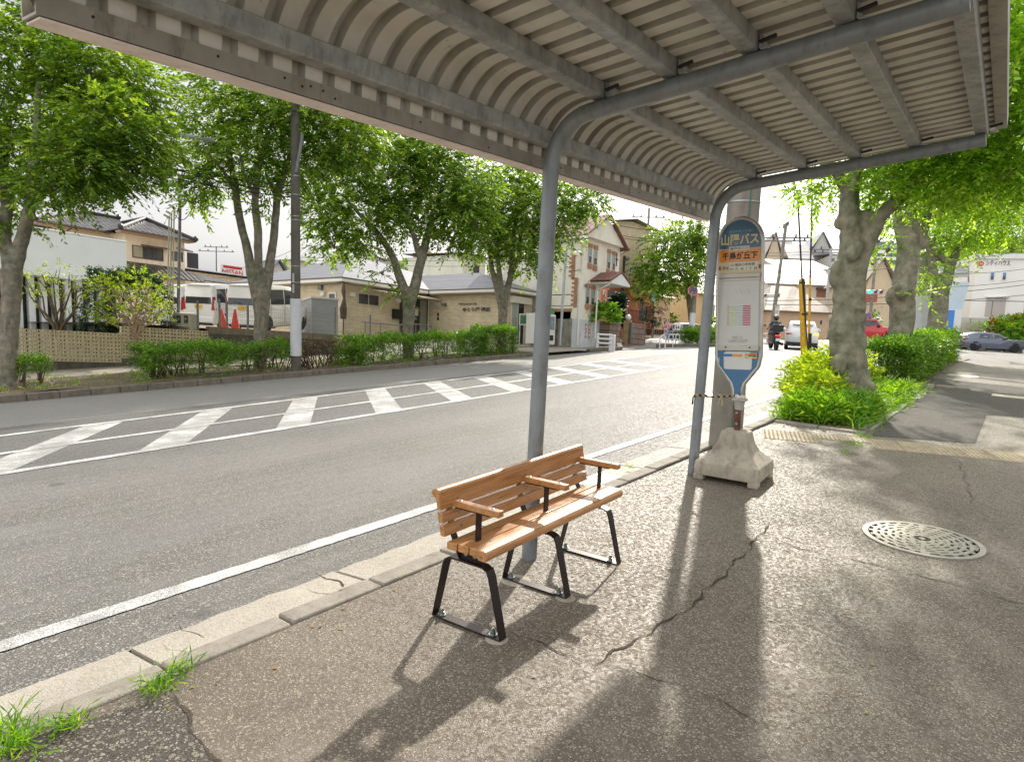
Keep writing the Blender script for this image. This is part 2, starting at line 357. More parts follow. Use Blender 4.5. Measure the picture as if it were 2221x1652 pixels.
def sw_extra(n, co, c):       # older, browner asphalt in patches, dusty drifts and small dark stains
    nz = N(n, 'TexNoise', Scale=.35, Detail=3.); n.links.new(co, nz.inputs[0])
    c = mixc(n, ramp(n, nz.outputs[0], [(.45, (0, 0, 0)), (.6, (.6, .6, .6))]), c, mixc(n, 1., c, (.75, .72, .70, 1), 'MULTIPLY'))
    n2 = N(n, 'TexNoise', Scale=1.3, Detail=8., Roughness=.7); n2.inputs['Distortion'].default_value = .8; n.links.new(co, n2.inputs[0])
    c = mixc(n, ramp(n, n2.outputs[0], [(.52, (0, 0, 0)), (.7, (.5, .5, .5))]), c, (.235, .205, .165, 1))
    n3 = N(n, 'TexNoise', Scale=5., Detail=4., Roughness=.6); n.links.new(co, n3.inputs[0])
    return mixc(n, ramp(n, n3.outputs[0], [(.66, (0, 0, 0)), (.74, (.45, .45, .45))]), c, (.05, .042, .033, 1))
SIDEW = aggregate('sidewalk_asphalt', '#776c5c', '#463d33', '#bab09c', stone=85, bs=.6, keep=.5, patch=.22, lightfrac=.3, rough=.8, rlo=.42, psc=.9, extra=sw_extra)
SIDED = aggregate('sidewalk_repair_asphalt', '#55504a', '#332f2b', '#7d776e', stone=110, bs=.5, patch=.15, lightfrac=.2, rlo=.8, rough=.85)
def road_extra(n, co, c):     # wheel tracks polished a little paler, a few oil drips, and the far lane is a smoother, paler resurfacing; the hatched middle is darker
    s = N(n, 'SeparateXYZ'); n.links.new(co, s.inputs[0])
    st = N(n, 'TexNoise', Scale=1.1, Detail=7., Roughness=.7); n.links.new(coord(n, (1, .35, 1)), st.inputs[0])
    c = mixc(n, ramp(n, st.outputs[0], [(.5, (0, 0, 0)), (.68, (.45, .45, .45))]), c, (.21, .20, .185, 1))
    for xc in (-4.9, -6.7):
        ab = N(n, 'Math', operation='ADD'); n.links.new(s.outputs[0], ab.inputs[0]); ab.inputs[1].default_value = -xc; aa = N(n, 'Math', operation='ABSOLUTE'); n.links.new(ab.outputs[0], aa.inputs[0])
        tr = N(n, 'MapRange'); n.links.new(aa.outputs[0], tr.inputs[0]); tr.inputs[1].default_value = .1; tr.inputs[2].default_value = .55; tr.inputs[3].default_value = .28; tr.inputs[4].default_value = 0; c = mixc(n, tr.outputs[0], c, (.2, .19, .178, 1))
    oi = N(n, 'TexNoise', Scale=2.6, Detail=3.); n.links.new(co, oi.inputs[0]); c = mixc(n, ramp(n, oi.outputs[0], [(.7, (0, 0, 0)), (.76, (.5, .5, .5))]), c, (.04, .038, .036, 1))
    a = N(n, 'MapRange'); n.links.new(s.outputs[0], a.inputs[0]); a.inputs[1].default_value = -12.1; a.inputs[2].default_value = -12.05; a.inputs[3].default_value = 1; a.inputs[4].default_value = 0
    c = mixc(n, a.outputs[0], c, mixc(n, .75, mixc(n, 1., c, (1.05, 1.02, .98, 1), 'MULTIPLY'), (.25, .24, .222, 1)))
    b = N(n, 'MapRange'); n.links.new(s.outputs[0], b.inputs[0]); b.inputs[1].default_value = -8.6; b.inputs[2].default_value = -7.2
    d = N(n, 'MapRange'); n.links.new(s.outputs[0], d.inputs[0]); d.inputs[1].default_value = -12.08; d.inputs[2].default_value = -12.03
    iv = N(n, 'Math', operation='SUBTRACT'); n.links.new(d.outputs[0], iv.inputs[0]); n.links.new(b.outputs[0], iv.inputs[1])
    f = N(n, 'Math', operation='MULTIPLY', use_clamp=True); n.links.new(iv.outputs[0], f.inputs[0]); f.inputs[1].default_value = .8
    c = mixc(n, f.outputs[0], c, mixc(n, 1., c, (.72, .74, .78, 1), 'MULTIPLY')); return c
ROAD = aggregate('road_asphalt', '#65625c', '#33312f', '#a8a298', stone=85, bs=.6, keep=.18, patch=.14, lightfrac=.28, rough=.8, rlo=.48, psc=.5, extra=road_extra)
FARAS = aggregate('far_pavement_asphalt', '#9b9084', '#6d655c', '#b9aea0', stone=80, bs=.2, patch=.15)
GUT = aggregate('pebble_concrete', '#aca69a', '#8f877a', '#a3937c', stone=60, bs=.5, keep=.4, patch=.2, lightfrac=.4, rlo=.6, psc=1.5)
KERBM = M('kerb_concrete', '#8d867a', .85, var=.22, sc=5, bmp=.4, bsc=120, dirt=('#5f5442', .6)); KERBD = M('dark_kerb_concrete', '#6f675b', .9, var=.25, sc=4, bmp=.35, bsc=90, dirt=('#3f3a33', .7))
def soil_extra(n, co, c): return c
SOIL = aggregate('strip_soil', '#6d5a41', '#3d3023', '#8f7c5c', stone=40, bs=.8, patch=.4, lightfrac=.15, psc=2)
far_mat = aggregate('district_ground', '#8d8a80', '#6d6a62', '#a5a096', stone=3, bs=0, patch=.2, psc=.05)
struct(sheet('ground', -260, 200, -40, 420, 92, 92, -.05, far_mat, zf=lambda x, y: min(gz(x, y), 0)-1.2))
struct(sheet('sidewalk', -2.66, 14, -14, 27, 20, 60, 0, SIDEW, slope=-.004))
struct(sheet('road', -16.2, GX+.01, -14, 62, 24, 80, 0, ROAD, zf=roadz))
struct(sheet('junction_road', GX+.01, 60, 27, 130, 20, 60, -.02, ROAD, zf=lambda x, y: gz(x, y)))
struct(sheet('side_road', -90, -16.2, 27.5, 110, 40, 60, 0, ROAD, zf=lambda x, y: gz(x, y)-.12))
# gutter slab and kerb stones beside the stop: one slab per 0.57 m, each a little out of line
gut = MB(); kb = MB(); y = -9.0; kk = 0
while y < 26.5:
    sl_ = -.012*(y-2); j = random.uniform(-.004, .004)
    kb.box(-2.795+sl_+j, -2.665+sl_+j, y+.006, y+.562, -.2, .012+random.uniform(-.003, .004)); y += .572; kk += 1
struct(kb.build('kerb', KERBM, bevel=.012))
ed = []; y = -9.0
while y < 26.5: ed.append(y); y += random.choice((1.15, 1.7, 2.3))
for a, b in zip(ed, ed[1:]):
    n_ = max(3, int((b-a)/.12)); pts = []
    top = [(GX+.012+random.uniform(-.014, .012)-.012*(yy-2), yy) for yy in np.linspace(a+.012, b-.012, n_)]
    bot = [(-2.8-.012*(yy-2), yy) for yy in (b-.005, a+.02)]
    pts = [(x, yy, -.034) for x, yy in top]+[(x, yy, -.016) for x, yy in bot]; gut.prism(pts, (0, 0, -.2))
struct(gut.build('gutter', GUT))
# far kerb, planting strip, far pavement
fk = MB(); y = -9.3
while y < 23.4:
    fk.hexa([(FKX-.17, y+.004, gz(FKX-.1, y)-.4), (FKX+.02, y+.004, gz(FKX-.1, y)-.4), (FKX+.02, y+.592, gz(FKX-.1, y+.6)-.4), (FKX-.17, y+.592, gz(FKX-.1, y+.6)-.4),
             (FKX-.17, y+.004, gz(FKX-.1, y)+.01), (FKX-.01, y+.004, gz(FKX-.1, y)+.01), (FKX-.01, y+.592, gz(FKX-.1, y+.6)+.01), (FKX-.17, y+.592, gz(FKX-.1, y+.6)+.01)]); y += .6
struct(fk.build('far_kerb', KERBD, bevel=.02))
struct(sheet('planting_strip', -18.9, FKX-.16, -12, 23.2, 10, 60, -.01, SOIL, zf=lambda x, y: gz(x, y)+.05*math.sin(x*3+y*1.7)*math.sin(y*.9)))
struct(sheet('far_pavement', -24.5, -18.9, -14, 27.4, 6, 30, .0, FARAS))
struct(sheet('corner_pavement', -18.9, FKX, 23.2, 27.4, 4, 6, -.02, FARAS))
# painted lines
def paint_mat(WEAR=.98, nm='worn_road_paint'):
    m, n, b = new_mat(nm); co = coord(n)
    v = N(n, 'TexVoronoi', Scale=22.); v.feature = 'DISTANCE_TO_EDGE'
    dn = N(n, 'TexNoise', Scale=14., Detail=3.); n.links.new(co, dn.inputs[0]); n.links.new(mixc(n, .12, co, dn.outputs[1]), v.inputs['Vector'])
    nz = N(n, 'TexNoise', Scale=1.7, Detail=5., Roughness=.7); n.links.new(co, nz.inputs[0]); nf = N(n, 'TexNoise', Scale=160., Detail=2.); n.links.new(co, nf.inputs[0])
    ck = ramp(n, v.outputs['Distance'], [(.0, (.8,)*3), (.05, (0,)*3)])
    ad = N(n, 'Math', operation='MULTIPLY_ADD'); n.links.new(nz.outputs[0], ad.inputs[0]); ad.inputs[1].default_value = .9; n.links.new(nf.outputs[0], ad.inputs[2])
    sp_ = ramp(n, ad.outputs[0], [(WEAR, (0,)*3), (WEAR+.14, (.9,)*3)])
    f = N(n, 'Math', operation='MAXIMUM'); n.links.new(ck, f.inputs[0]); n.links.new(sp_, f.inputs[1])
    n.links.new(mixc(n, f.outputs[0], (.66, .65, .62, 1), (.20, .193, .182, 1)), b.inputs['Base Color']); b.inputs['Roughness'].default_value = .7
    bump(n, b, v.outputs['Distance'], .2, .01); return m
PAINT = paint_mat(.90); PAINT2 = paint_mat(.80, 'very_worn_road_paint')
def strip(name, pts, zf=roadz, dz=.006, pm=None):   # quad list in plan
    mb = MB()
    for q in pts: mb.poly([(x, y, zf(x, y)+dz) for x, y in q])
    return struct(mb.build(name, pm or PAINT, smooth=0))
def lineq(xa, wa, y0, y1, k=0., step=1.):
    out = []; y = y0; ja = (0, 0)
    while y < y1-1e-6:
        e = min(y1, y+step); out.append([(xa+k*y-ja[0], y), (xa+wa+k*y+ja[1], y)]); ja = (random.uniform(-.004, .006), random.uniform(-.004, .006)) if step < .1 else (0, 0)
        out[-1] += [(xa+wa+k*e+ja[1], e), (xa+k*e-ja[0], e)]; y = e
    return out
strip('edge_line', lineq(-3.66, .13, -.5, 9, -.004, .045)+lineq(-3.66, .13, 9, 26, -.004))
HN, HF, HM = -8.05, -11.05, -9.45
strip('hatching_line', lineq(HN-.1, .16, -9, 24, -.027)+lineq(HF, .16, -9, 24, -.045)+lineq(HM, .14, -9, 23, -.036))
hq = []
for k in range(-4, 9):
    y0 = 3.69+k*1.87; xa = HN-.1-.027*y0; y1 = y0+2.35; xb = HF+.16-.045*y1
    hq.append([(xa, y0), (xa, y0+.57), (xb, y1+.57), (xb, y1)])
strip('hatching_bar', hq, dz=.0025, pm=PAINT2)
cw = [[(-15.6+i*1.0, 31), (-15.1+i*1.0, 31), (-15.1+i*1.0, 34.5), (-15.6+i*1.0, 34.5)] for i in range(12)]
strip('crosswalk', cw, zf=lambda x, y: roadz(x, y)+.004); strip('stop_line', [[(-9.4, 29), (-3.6, 29), (-3.6, 29.4), (-9.4, 29.4)]])
# pavement joints and cracks
CRK = M('crack_dirt', '#40372c', .95, var=.4, sc=30)
def crack(q, w=.012, name='pavement_crack', dz=.004, jit=.012):
    P = [gnd(p) for p in q]; L = []
    for a, b in zip(P, P[1:]):
        n_ = max(2, int(np.linalg.norm(b-a)/.018))
        L += [a+(b-a)*i/n_ for i in range(n_)]
    L.append(P[-1]); mb = MB(); l = []; r = []
    for i, p in enumerate(L):
        t = L[min(i+1, len(L)-1)]-L[max(i-1, 0)]; t /= np.linalg.norm(t); nn = np.array([-t[1], t[0], 0]); ww = .65*w*max(.16, .5+.35*math.sin(i*.31+a[0]*9)+random.uniform(-.2, .25)); o = nn*(jit*(math.sin(i*.23)+.6*math.sin(i*.61+2))+random.uniform(-.003, .003))
        l.append(p+nn*ww+o+[0, 0, dz]); r.append(p-nn*ww+o+[0, 0, dz])
    for i in range(len(L)-1): mb.poly([l[i], r[i], r[i+1], l[i+1]])
    return struct(mb.build(name, CRK, smooth=0))
D = lambda x, y: (x, y)
crack([D(372, 1505), D(400, 1550), D(430, 1600), D(480, 1652)], .016); crack([D(1665, 1140), D(1620, 1195), D(1560, 1255), D(1480, 1330), D(1380, 1385), D(1290, 1445)], .013)
crack([D(1635, 1170), D(1740, 1190), D(1850, 1215), D(2000, 1250), D(2221, 1310)], .008); crack([D(1100, 1370), D(1180, 1400), D(1290, 1440)], .008); crack([D(1400, 1020), D(1500, 1022)], .008)
crack([D(385, 1362), D(395, 1378), D(420, 1385), D(440, 1395)], .006, dz=.026, jit=.006); crack([D(1290, 1440), D(1500, 1490), D(1700, 1600)], .006)
crack([D(680, 1253), D(705, 1265), D(745, 1282)], .02, dz=.026, jit=.02); crack([D(1180, 1380), D(1240, 1410)], .012); crack([D(2080, 1000), D(2110, 1090)], .006)
def patch(name, q, dz=.004, mat=SIDED):
    mb = MB(); mb.poly([gnd(p)+[0, 0, dz] for p in q]); return struct(mb.build(name, mat, smooth=0))
patch('repair_patch', [D(1890, 945), D(1975, 815), D(2221, 840), D(2221, 905), D(2140, 900), D(2115, 962)])
patch('repair_patch', [D(1985, 803), D(2070, 760), D(2221, 790), D(2221, 832)])
COARSE = aggregate('coarse_old_asphalt', '#4a4238', '#2a241d', '#a39a88', stone=60, bs=.9, keep=.35, patch=.25)
patch('repair_patch', [D(-60, 1700), D(60, 1598), D(372, 1507), D(402, 1552), D(428, 1600), D(480, 1652), D(520, 1700)], mat=COARSE, dz=.003)
# ------------------------------------------------------------------ bus shelter
sh = thing('bus_shelter', 'bus shelter with ribbed curved roof on bent grey pipe posts', 'bus shelter', (0, 0, 0))
def sx(y): return -.034*(y-3.307)
PIPE = M('grey_pipe_paint', '#868c8d', .42, .25, var=.14, sc=6, dirt=('#57544d', .55)); PURL = M('purlin_galvanised', '#a4a5a1', .5, .2, var=.3, sc=8, dirt=('#5d564a', .6))
def arch(y, zfoot=0.):
    c = [(-2.322, 0), (-2.300, 1.2), (-2.283, 2.285)]
    x0, z0 = -2.283, 2.285; r = .27; a1 = math.pi/2-math.atan(.13)
    for i in range(1, 11):
        a = a1*i/10; c.append((x0+r*(1-math.cos(a)), z0+r*math.sin(a)*1.08))
    xe, ze = c[-1]; c.append((-.42, ze+.126*(-.42-xe))); c.append((-.35, ze+.126*(-.35-xe)))
    m = MB(); m.tube([(x+sx(y), y, z) for x, z in c], .046, 20)
    return m.build('post', PIPE, sh), (xe, ze)
for yy in (3.307, 6.017): _, (xe, ze) = arch(yy)
def beamtop(x): return ze+.047+.126*(x-xe)
Y0, Y1 = .42, 6.24
# purlins: rounded square tubes lying on the pipes, with bent clips
hp = [(-.036, -.04), (.036, -.04), (.042, -.034), (.042, .034), (.036, .04), (-.036, .04), (-.042, .034), (-.042, -.034)]
PX = (-1.985, -1.585, -1.195, -.795, -.385)
for x in PX:
    m = MB(); m.sweep([(x+sx(Y0), Y0, beamtop(x)+.04), (x+sx(6.09), 6.09, beamtop(x)+.04)], hp); m.build('purlin', PURL, sh)
m = MB(); m.sweep([(-2.36+sx(Y0), Y0, 2.475), (-2.36+sx(6.07), 6.07, 2.475)], hp); m.build('purlin', PURL, sh)
for yy in (3.307, 6.017):
    for x in PX:
        m = MB(); xx = x+.05+sx(yy); z = beamtop(x); m.box(xx, xx+.05, yy-.035, yy+.01, z, z+.006); m.box(xx, xx+.006, yy-.035, yy+.01, z, z+.07); m.build('clip', PURL, sh)
        m = MB(); m.tube([(xx+.0, yy-.03, z+.035), (xx+.075, yy-.035, z+.05)], .009, 6); m.build('hook_bolt', BLACK, sh)
# sheet path in x-z
sp = [(-2.43, 2.352), (-2.43, 2.40)]
for i in range(1, 13):
    a = (math.pi/2-math.atan(.13))*i/12; sp.append((-2.43+.30*(1-math.cos(a)), 2.40+.30*math.sin(a)))
xs, zs = sp[-1]
for x in np.linspace(xs+.25, -.30, 7): sp.append((x, zs+.124*(x-xs)))
def sheetmat():
    m, n, b = new_mat('dusty_roof_sheet'); co = coord(n)
    nz = N(n, 'TexNoise', Scale=2.5, Detail=6., Roughness=.65); n.links.new(co, nz.inputs[0])
    n2 = N(n, 'TexNoise', Scale=22., Detail=2.); n.links.new(co, n2.inputs[0])
    c = ramp(n, nz.outputs[0], [(.3, hx('#c2beb2')), (.55, hx('#dcd8cc')), (.75, hx('#cbc6b9'))])
    c = mixc(n, ramp(n, n2.outputs[0], [(.68, (0, 0, 0)), (.74, (.35, .35, .35))]), c, hx('#5e5646'))
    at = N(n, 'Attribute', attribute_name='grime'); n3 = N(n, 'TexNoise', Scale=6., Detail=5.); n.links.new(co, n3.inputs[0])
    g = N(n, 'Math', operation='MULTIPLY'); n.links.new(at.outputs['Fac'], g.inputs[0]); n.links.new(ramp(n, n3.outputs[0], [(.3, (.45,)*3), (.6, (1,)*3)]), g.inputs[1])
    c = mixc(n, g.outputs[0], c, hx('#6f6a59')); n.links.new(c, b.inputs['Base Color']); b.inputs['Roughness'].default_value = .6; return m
def roofsheet():
    pitch = .1445; am = .018; prof = []; y = Y0
    while y < Y1:
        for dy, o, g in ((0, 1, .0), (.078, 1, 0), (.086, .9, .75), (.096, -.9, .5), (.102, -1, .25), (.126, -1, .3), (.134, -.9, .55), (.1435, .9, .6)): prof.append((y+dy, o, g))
        y += pitch
    vs = []; gr = []; n = len(sp)
    for i, (x, z) in enumerate(sp):
        a, b = sp[max(i-1, 0)], sp[min(i+1, n-1)]; t = np.array([b[0]-a[0], b[1]-a[1]]); t /= np.linalg.norm(t); nn = np.array([t[1], -t[0]])   # towards the inside
        for yy, o, g in prof:
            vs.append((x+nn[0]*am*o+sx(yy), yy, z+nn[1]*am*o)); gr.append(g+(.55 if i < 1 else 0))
    k = len(prof); fs = [(i*k+j, i*k+j+1, (i+1)*k+j+1, (i+1)*k+j) for i in range(n-1) for j in range(k-1)]
    mb = MB(); mb._add(vs, fs); o = mb.build('roof_sheet', sheetmat(), sh, smooth=25)
    at = o.data.attributes.new('grime', 'FLOAT', 'POINT'); at.data.foreach_set('value', gr)
    sd = o.modifiers.new('thick', 'SOLIDIFY'); sd.thickness = .0025; return o
roofsheet()
TRIM = M('eave_trim', '#9d968a', .45, .2, var=.2, sc=5, dirt=('#5c5140', .7))
m = MB(); fp = [(-2.412, 2.386), (-2.405, 2.386), (-2.405, 2.326), (-2.405, 2.321), (-2.505, 2.323), (-2.512, 2.323), (-2.512, 2.40), (-2.505, 2.40), (-2.505, 2.331), (-2.412, 2.329)]
m._add([(x+sx(y), y, z) for y in (.80, Y1-.01) for x, z in fp], [tuple(range(10))[::-1], tuple(range(10, 20))]+[(i, (i+1) % 10, 10+(i+1) % 10, 10+i) for i in range(10)]); fasc = m.build('eave_trim', TRIM, sh); m = MB(); m.hexa([(x+sx(y), y, z) for x, y, z in ((-2.508, .81, 2.314), (-2.409, .81, 2.312), (-2.409, Y1-.02, 2.312), (-2.508, Y1-.02, 2.314), (-2.508, .81, 2.320), (-2.409, .81, 2.318), (-2.409, Y1-.02, 2.318), (-2.508, Y1-.02, 2.320))]); m.build('lit_underside', M('underside_bounce_tint', '#ecdccf', .6, var=.1, sc=4, dirt=('#a3917f', .5)), sh, smooth=0)  # added strip: its pale colour paints road-bounced light on the eave underside
m = MB()
for y_ in (.95, 1.35, 1.62, 1.70, 1.74, 1.80, 1.86, 2.36, 2.88, 3.6, 4.15, 4.7, 5.2, 5.7, 6.1):
    zz = 2.354+random.uniform(-.012, .012); m.tube([(-2.4052+sx(y_), y_, zz), (-2.402+sx(y_), y_, zz)], .0045, 8)
m.build('bolt_hole', BLACK, fasc)
m = MB(); xr, zr = sp[-1]; m.box(xr-.01, xr+.06, Y0, Y1-.02, zr-.035, zr+.05); 
m.v = [(x+sx(y), y, z) for x, y, z in m.v]; m.build('edge_trim', TRIM, sh)
# ------------------------------------------------------------------ bench
bn = thing('park_bench', 'brown slatted bench with three armrests bolted down beneath the shelter', 'bench', (-2.0, 2.975, 0), rz=R_(1.9))
def woodmat():
    m, n, b = new_mat('stained_wood'); co = coord(n, (14, 1.1, 14)); nz = N(n, 'TexNoise', Scale=3., Detail=8., Roughness=.6); nz.inputs['Distortion'].default_value = .6; n.links.new(co, nz.inputs[0])
    ge = N(n, 'ObjectInfo'); 
    n.links.new(ramp(n, nz.outputs[0], [(.3, hx('#94602f')), (.5, hx('#b17c48')), (.72, hx('#c08d5a'))]), b.inputs['Base Color']); b.inputs['Roughness'].default_value = .3; b.inputs['Coat Weight'].default_value = .25; b.inputs['Coat Roughness'].default_value = .25
    w = N(n, 'TexNoise', Scale=9., Detail=6., Roughness=.7); n.links.new(coord(n), w.inputs[0]); old = b.inputs['Base Color'].links[0].from_socket
    c = mixc(n, ramp(n, w.outputs[0], [(.55, (0, 0, 0)), (.75, (.4, .4, .4))]), old, hx('#a58a68')); sc = N(n, 'TexNoise', Scale=40., Detail=2.); n.links.new(coord(n, (1, .12, 1)), sc.inputs[0])
    n.links.new(mixc(n, ramp(n, sc.outputs[0], [(.66, (0, 0, 0)), (.72, (.5, .5, .5))]), c, hx('#5f4026')), b.inputs['Base Color'])
    n.links.new(ramp(n, w.outputs[0], [(.4, (.28,)*3), (.7, (.5,)*3)]), b.inputs['Roughness'])
    bump(n, b, nz.outputs[0], .15, .004); return m
WOOD = woodmat(); BOLT = M('zinc_bolt', '#9fa4a0', .3, .9, var=.2, sc=60)
def rot2(p, a): return (p[0]*math.cos(a)-p[1]*math.sin(a), p[0]*math.sin(a)+p[1]*math.cos(a))
def slat(name, prof, y0=-.675, y1=.675):
    m = MB(); m._add([(x, y0, z) for x, z in prof]+[(x, y1, z) for x, z in prof], [tuple(range(len(prof))), tuple(range(len(prof), 2*len(prof)))[::-1]]+[(i, len(prof)+i, len(prof)+(i+1) % len(prof), (i+1) % len(prof)) for i in range(len(prof))])
    return m.build(name, WOOD, bn, bevel=.004, seg=2)
BX = 2.0
slat('seat_slat', [(-2.106+BX, .405), (-2.047+BX, .407), (-2.047+BX, .443), (-2.106+BX, .441)]); slat('seat_slat', [(-2.039+BX, .407), (-1.979+BX, .409), (-1.979+BX, .445), (-2.039+BX, .443)])
nose = [(-1.972+BX, .409), (-1.93+BX, .408), (-1.918+BX, .396)]+[(-1.895+BX+.026*math.cos(a), .420+.026*math.sin(a)) for a in np.linspace(-1.9, 1.5, 9)]+[(-1.972+BX, .446)]
slat('seat_slat', nose)
a0 = R_(12)
def bk(x, z): return (-2.115+BX-(z-.44)*math.tan(a0)+x, z)
for z0, z1 in ((.458, .508), (.520, .568)): slat('back_slat', [bk(-.028, z0), bk(0, z0), bk(0, z1), bk(-.028, z1)])
cxk, czk = bk(-.022, .655)
slat('back_slat', [bk(-.026, .580), bk(0, .580), bk(0, .648)]+[(cxk+.027*math.cos(a), czk+.022*math.sin(a)) for a in np.linspace(.4, 4.6, 10)]+[bk(-.026, .630)])
for k, y in enumerate((-.575, .01, .605)):
    yy = y
    arm = MB(); arm.box(-2.155+BX, -1.872+BX, yy-.021, yy+.021, .582, .612); ao = arm.build('armrest', WOOD, bn, bevel=.004)
    m = MB(); m.box(-2.004+BX, -1.996+BX, yy-.019, yy+.019, .41, .582); m.box(-2.13+BX, -1.93+BX, yy-.016, yy+.016, .576, .582); m.build('support_post', DARKM, ao)
    m = MB()
    for xx in (-2.11, -1.92): m.lathe([(.008, 0), (.008, .002), (.004, .004)], (xx+BX, yy, .612), 8)
    m.build('screw', BOLT, ao)
    # flat-bar leg frame
    m = MB(); path = [(-2.252, .009), (-2.19, .285), (-2.178, .315), (-2.15, .330), (-1.955, .330), (-1.925, .318), (-1.912, .288), (-1.838, .009)]
    path = [(x+BX, y, z) for x, z in path]
    m.sweep([(x, y, z) for x, _, z in path]+[path[0]][:0], [(-.024, -.005), (.024, -.005), (.024, .005), (-.024, .005)], closed=True, up=(0, .0001, 1)) if False else None
    P2 = [(x, z) for x, _, z in path]; n_ = len(P2); out = []; inn = []
    cc = (-2.05+BX, .16)
    for i in range(n_):
        a, b = np.array(P2[i-1]), np.array(P2[(i+1) % n_]); t = b-a; t /= np.linalg.norm(t); nn = np.array([t[1], -t[0]])
        if np.dot(nn, np.array(P2[i])-cc) < 0: nn = -nn
        out.append(np.array(P2[i])+nn*.0045); inn.append(np.array(P2[i])-nn*.0045)
    vs = []; fs = []
    for ring in (out, inn):
        for s_ in (-.027, .027): vs += [(p[0], y+s_, p[1]) for p in ring]
    n4 = n_
    for i in range(n_):
        j = (i+1) % n_; fs += [(i, j, n4+j, n4+i), (2*n4+i, 3*n4+i, 3*n4+j, 2*n4+j), (i, 2*n4+i, 2*n4+j, j), (n4+i, n4+j, 3*n4+j, 3*n4+i)]
    m._add(vs, fs); m.box(-2.11+BX, -1.975+BX, y-.006, y+.006, .332, .407); m.box(-2.12+BX, -1.93+BX, y-.02, y+.02, .399, .407)
    # rear bracket carrying the backrest
    q = [(-2.095+BX, .34), (-2.125+BX, .40), bk(-.034, .45), bk(-.034, .64)]
    for (xa, za), (xb, zb) in zip(q, q[1:]): m.hexa([(xa-.008, y-.02, za), (xa, y-.02, za), (xa, y+.02, za), (xa-.008, y+.02, za), (xb-.008, y-.02, zb), (xb, y-.02, zb), (xb, y+.02, zb), (xb-.008, y+.02, zb)])
    fo = m.build('leg_frame', DARKM, bn, bevel=.0015)
    for xx in (-2.21, -1.895):
        b_ = MB(); b_.lathe([(.022, .0135), (.022, .017), (.014, .0171), (.014, .03), (.010, .031), (.010, .042), (.005, .047)], (xx+BX, y, 0), 12); b_.build('anchor_bolt', BOLT, fo)
    b_ = MB()
    for xx in (-2.06, -2.005): b_.tube([(xx+BX, y-.006, .37), (xx+BX, y-.016, .37)], .013, 10)
    b_.build('bolt', BOLT, fo)
m = MB()
for y_ in (-.575, .01, .605):
    for x_, z_ in ((-2.077, .443), (-2.01, .4455), (-1.95, .4465)): m.lathe([(.0075, -.002), (.0075, .0012)], (x_+BX, y_+.028, z_), 8)
    for z_ in (.483, .544, .612):
        xq, zq = bk(0, z_); m.tube([(xq-.002, y_+.026, zq), (xq+.002, y_+.026, zq)], .0075, 8)
m.build('screw', BOLT, bn)
mort = MB()
for y_ in (-.575, .01, .605): mort.lathe([(.001, .004), (.042, .004), (.055, .001)], (-1.85, 2.975+y_, 0), 14); 
for y_ in (.01,): mort.lathe([(.001, .004), (.07, .004), (.085, .001)], (-2.18, 2.975+y_, 0), 14)
struct(mort.build('mortar_patch', M('mortar', '#a59c8c', .9, var=.2, sc=20)))
# ------------------------------------------------------------------ bus stop sign
SGX, SGY = -2.075, 6.14
sg = thing('bus_stop_sign', 'rounded bus stop sign with timetable on a flared concrete foot', 'bus stop sign', (SGX, SGY, 0), rz=R_(4))
def base():
    m = MB(); rings = []
    def sq(h, z, r): 
        pts = []
        for sx_, sy_ in ((-1, -1), (1, -1), (1, 1), (-1, 1)):
            for a in (-1, 1):
                dx = (h-r) if True else 0
                pts.append((sx_*(h-(r if (a*sx_*sy_ > 0) == True else 0)), sy_*(h-(0 if (a*sx_*sy_ > 0) == True else r)), z))
        pts.sort(key=lambda p: math.atan2(p[1], p[0])); return pts
    for h, z, r in ((.285, .045, .03), (.29, .10, .03), (.282, .165, .03), (.235, .20, .03), (.175, .255, .025), (.140, .32, .02), (.120, .41, .02), (.112, .435, .02), (.07, .44, .01)): rings.append(sq(h, z, r))
    vs = [p for r in rings for p in r]; n = 8; fs = [(i*n+k, i*n+(k+1) % n, (i+1)*n+(k+1) % n, (i+1)*n+k) for i in range(len(rings)-1) for k in range(n)]+[tuple((len(rings)-1)*n+k for k in range(n)), tuple(range(n))[::-1]]
    m._add(vs, fs)
    for a in (-1, 1):
        for b in (-1, 1): m.hexa([(a*.27+sx_*.075 if abs(a*.27+sx_*.075) < .283 else a*.283, b*.27+sy_*.075 if abs(b*.27+sy_*.075) < .283 else b*.283, z) for z in (0, .05) for sx_, sy_ in ((-1, -1), (1, -1), (1, 1), (-1, 1))])
    return m.build('base', M('cast_concrete', '#a89f8d', .85, var=.2, sc=4, bmp=.35, bsc=70, dirt=('#5f574a', .7)), sg, bevel=.008, smooth=14)
base()
RUST = M('rusty_steel', '#6b4430', .7, .3, var=.4, sc=14, dirt=('#8f8880', .5))
m = MB(); m.box(-.028, .028, -.012, .012, .43, .80); po = m.build('post', RUST, sg)
m = MB(); [m.tube([(0, -.012, z), (0, -.02, z)], .011, 8) for z in (.50, .60)]; m.build('bolt', BOLT, po)
ZB, ZT = 0.80, 2.31; HW = .225
def outline(o=0.):      # sign face outline, counter-clockwise seen from the front
    pts = [(.030+o, ZB-.06), (.034+o, ZB), (.06+o, ZB+.07), (HW*.62+o, ZB+.155), (HW*.9+o*.9, ZB+.22), (HW+o, ZB+.31), (HW+o, ZT-HW*.93)]
    for a in np.linspace(0, math.pi, 17)[1:-1]: pts.append(((HW+o)*math.cos(a), ZT-HW*.93+(HW*.93+o)*math.sin(a)))
    return pts+[(-x, z) for x, z in pts[:7][::-1]]
m = MB(); m.prism([(x, -.012, z) for x, z in outline()], (0, .03, 0)); face = m.build('sign_board', M('sign_grey_board', '#c9c7bf', .35, var=.06), sg, smooth=20)
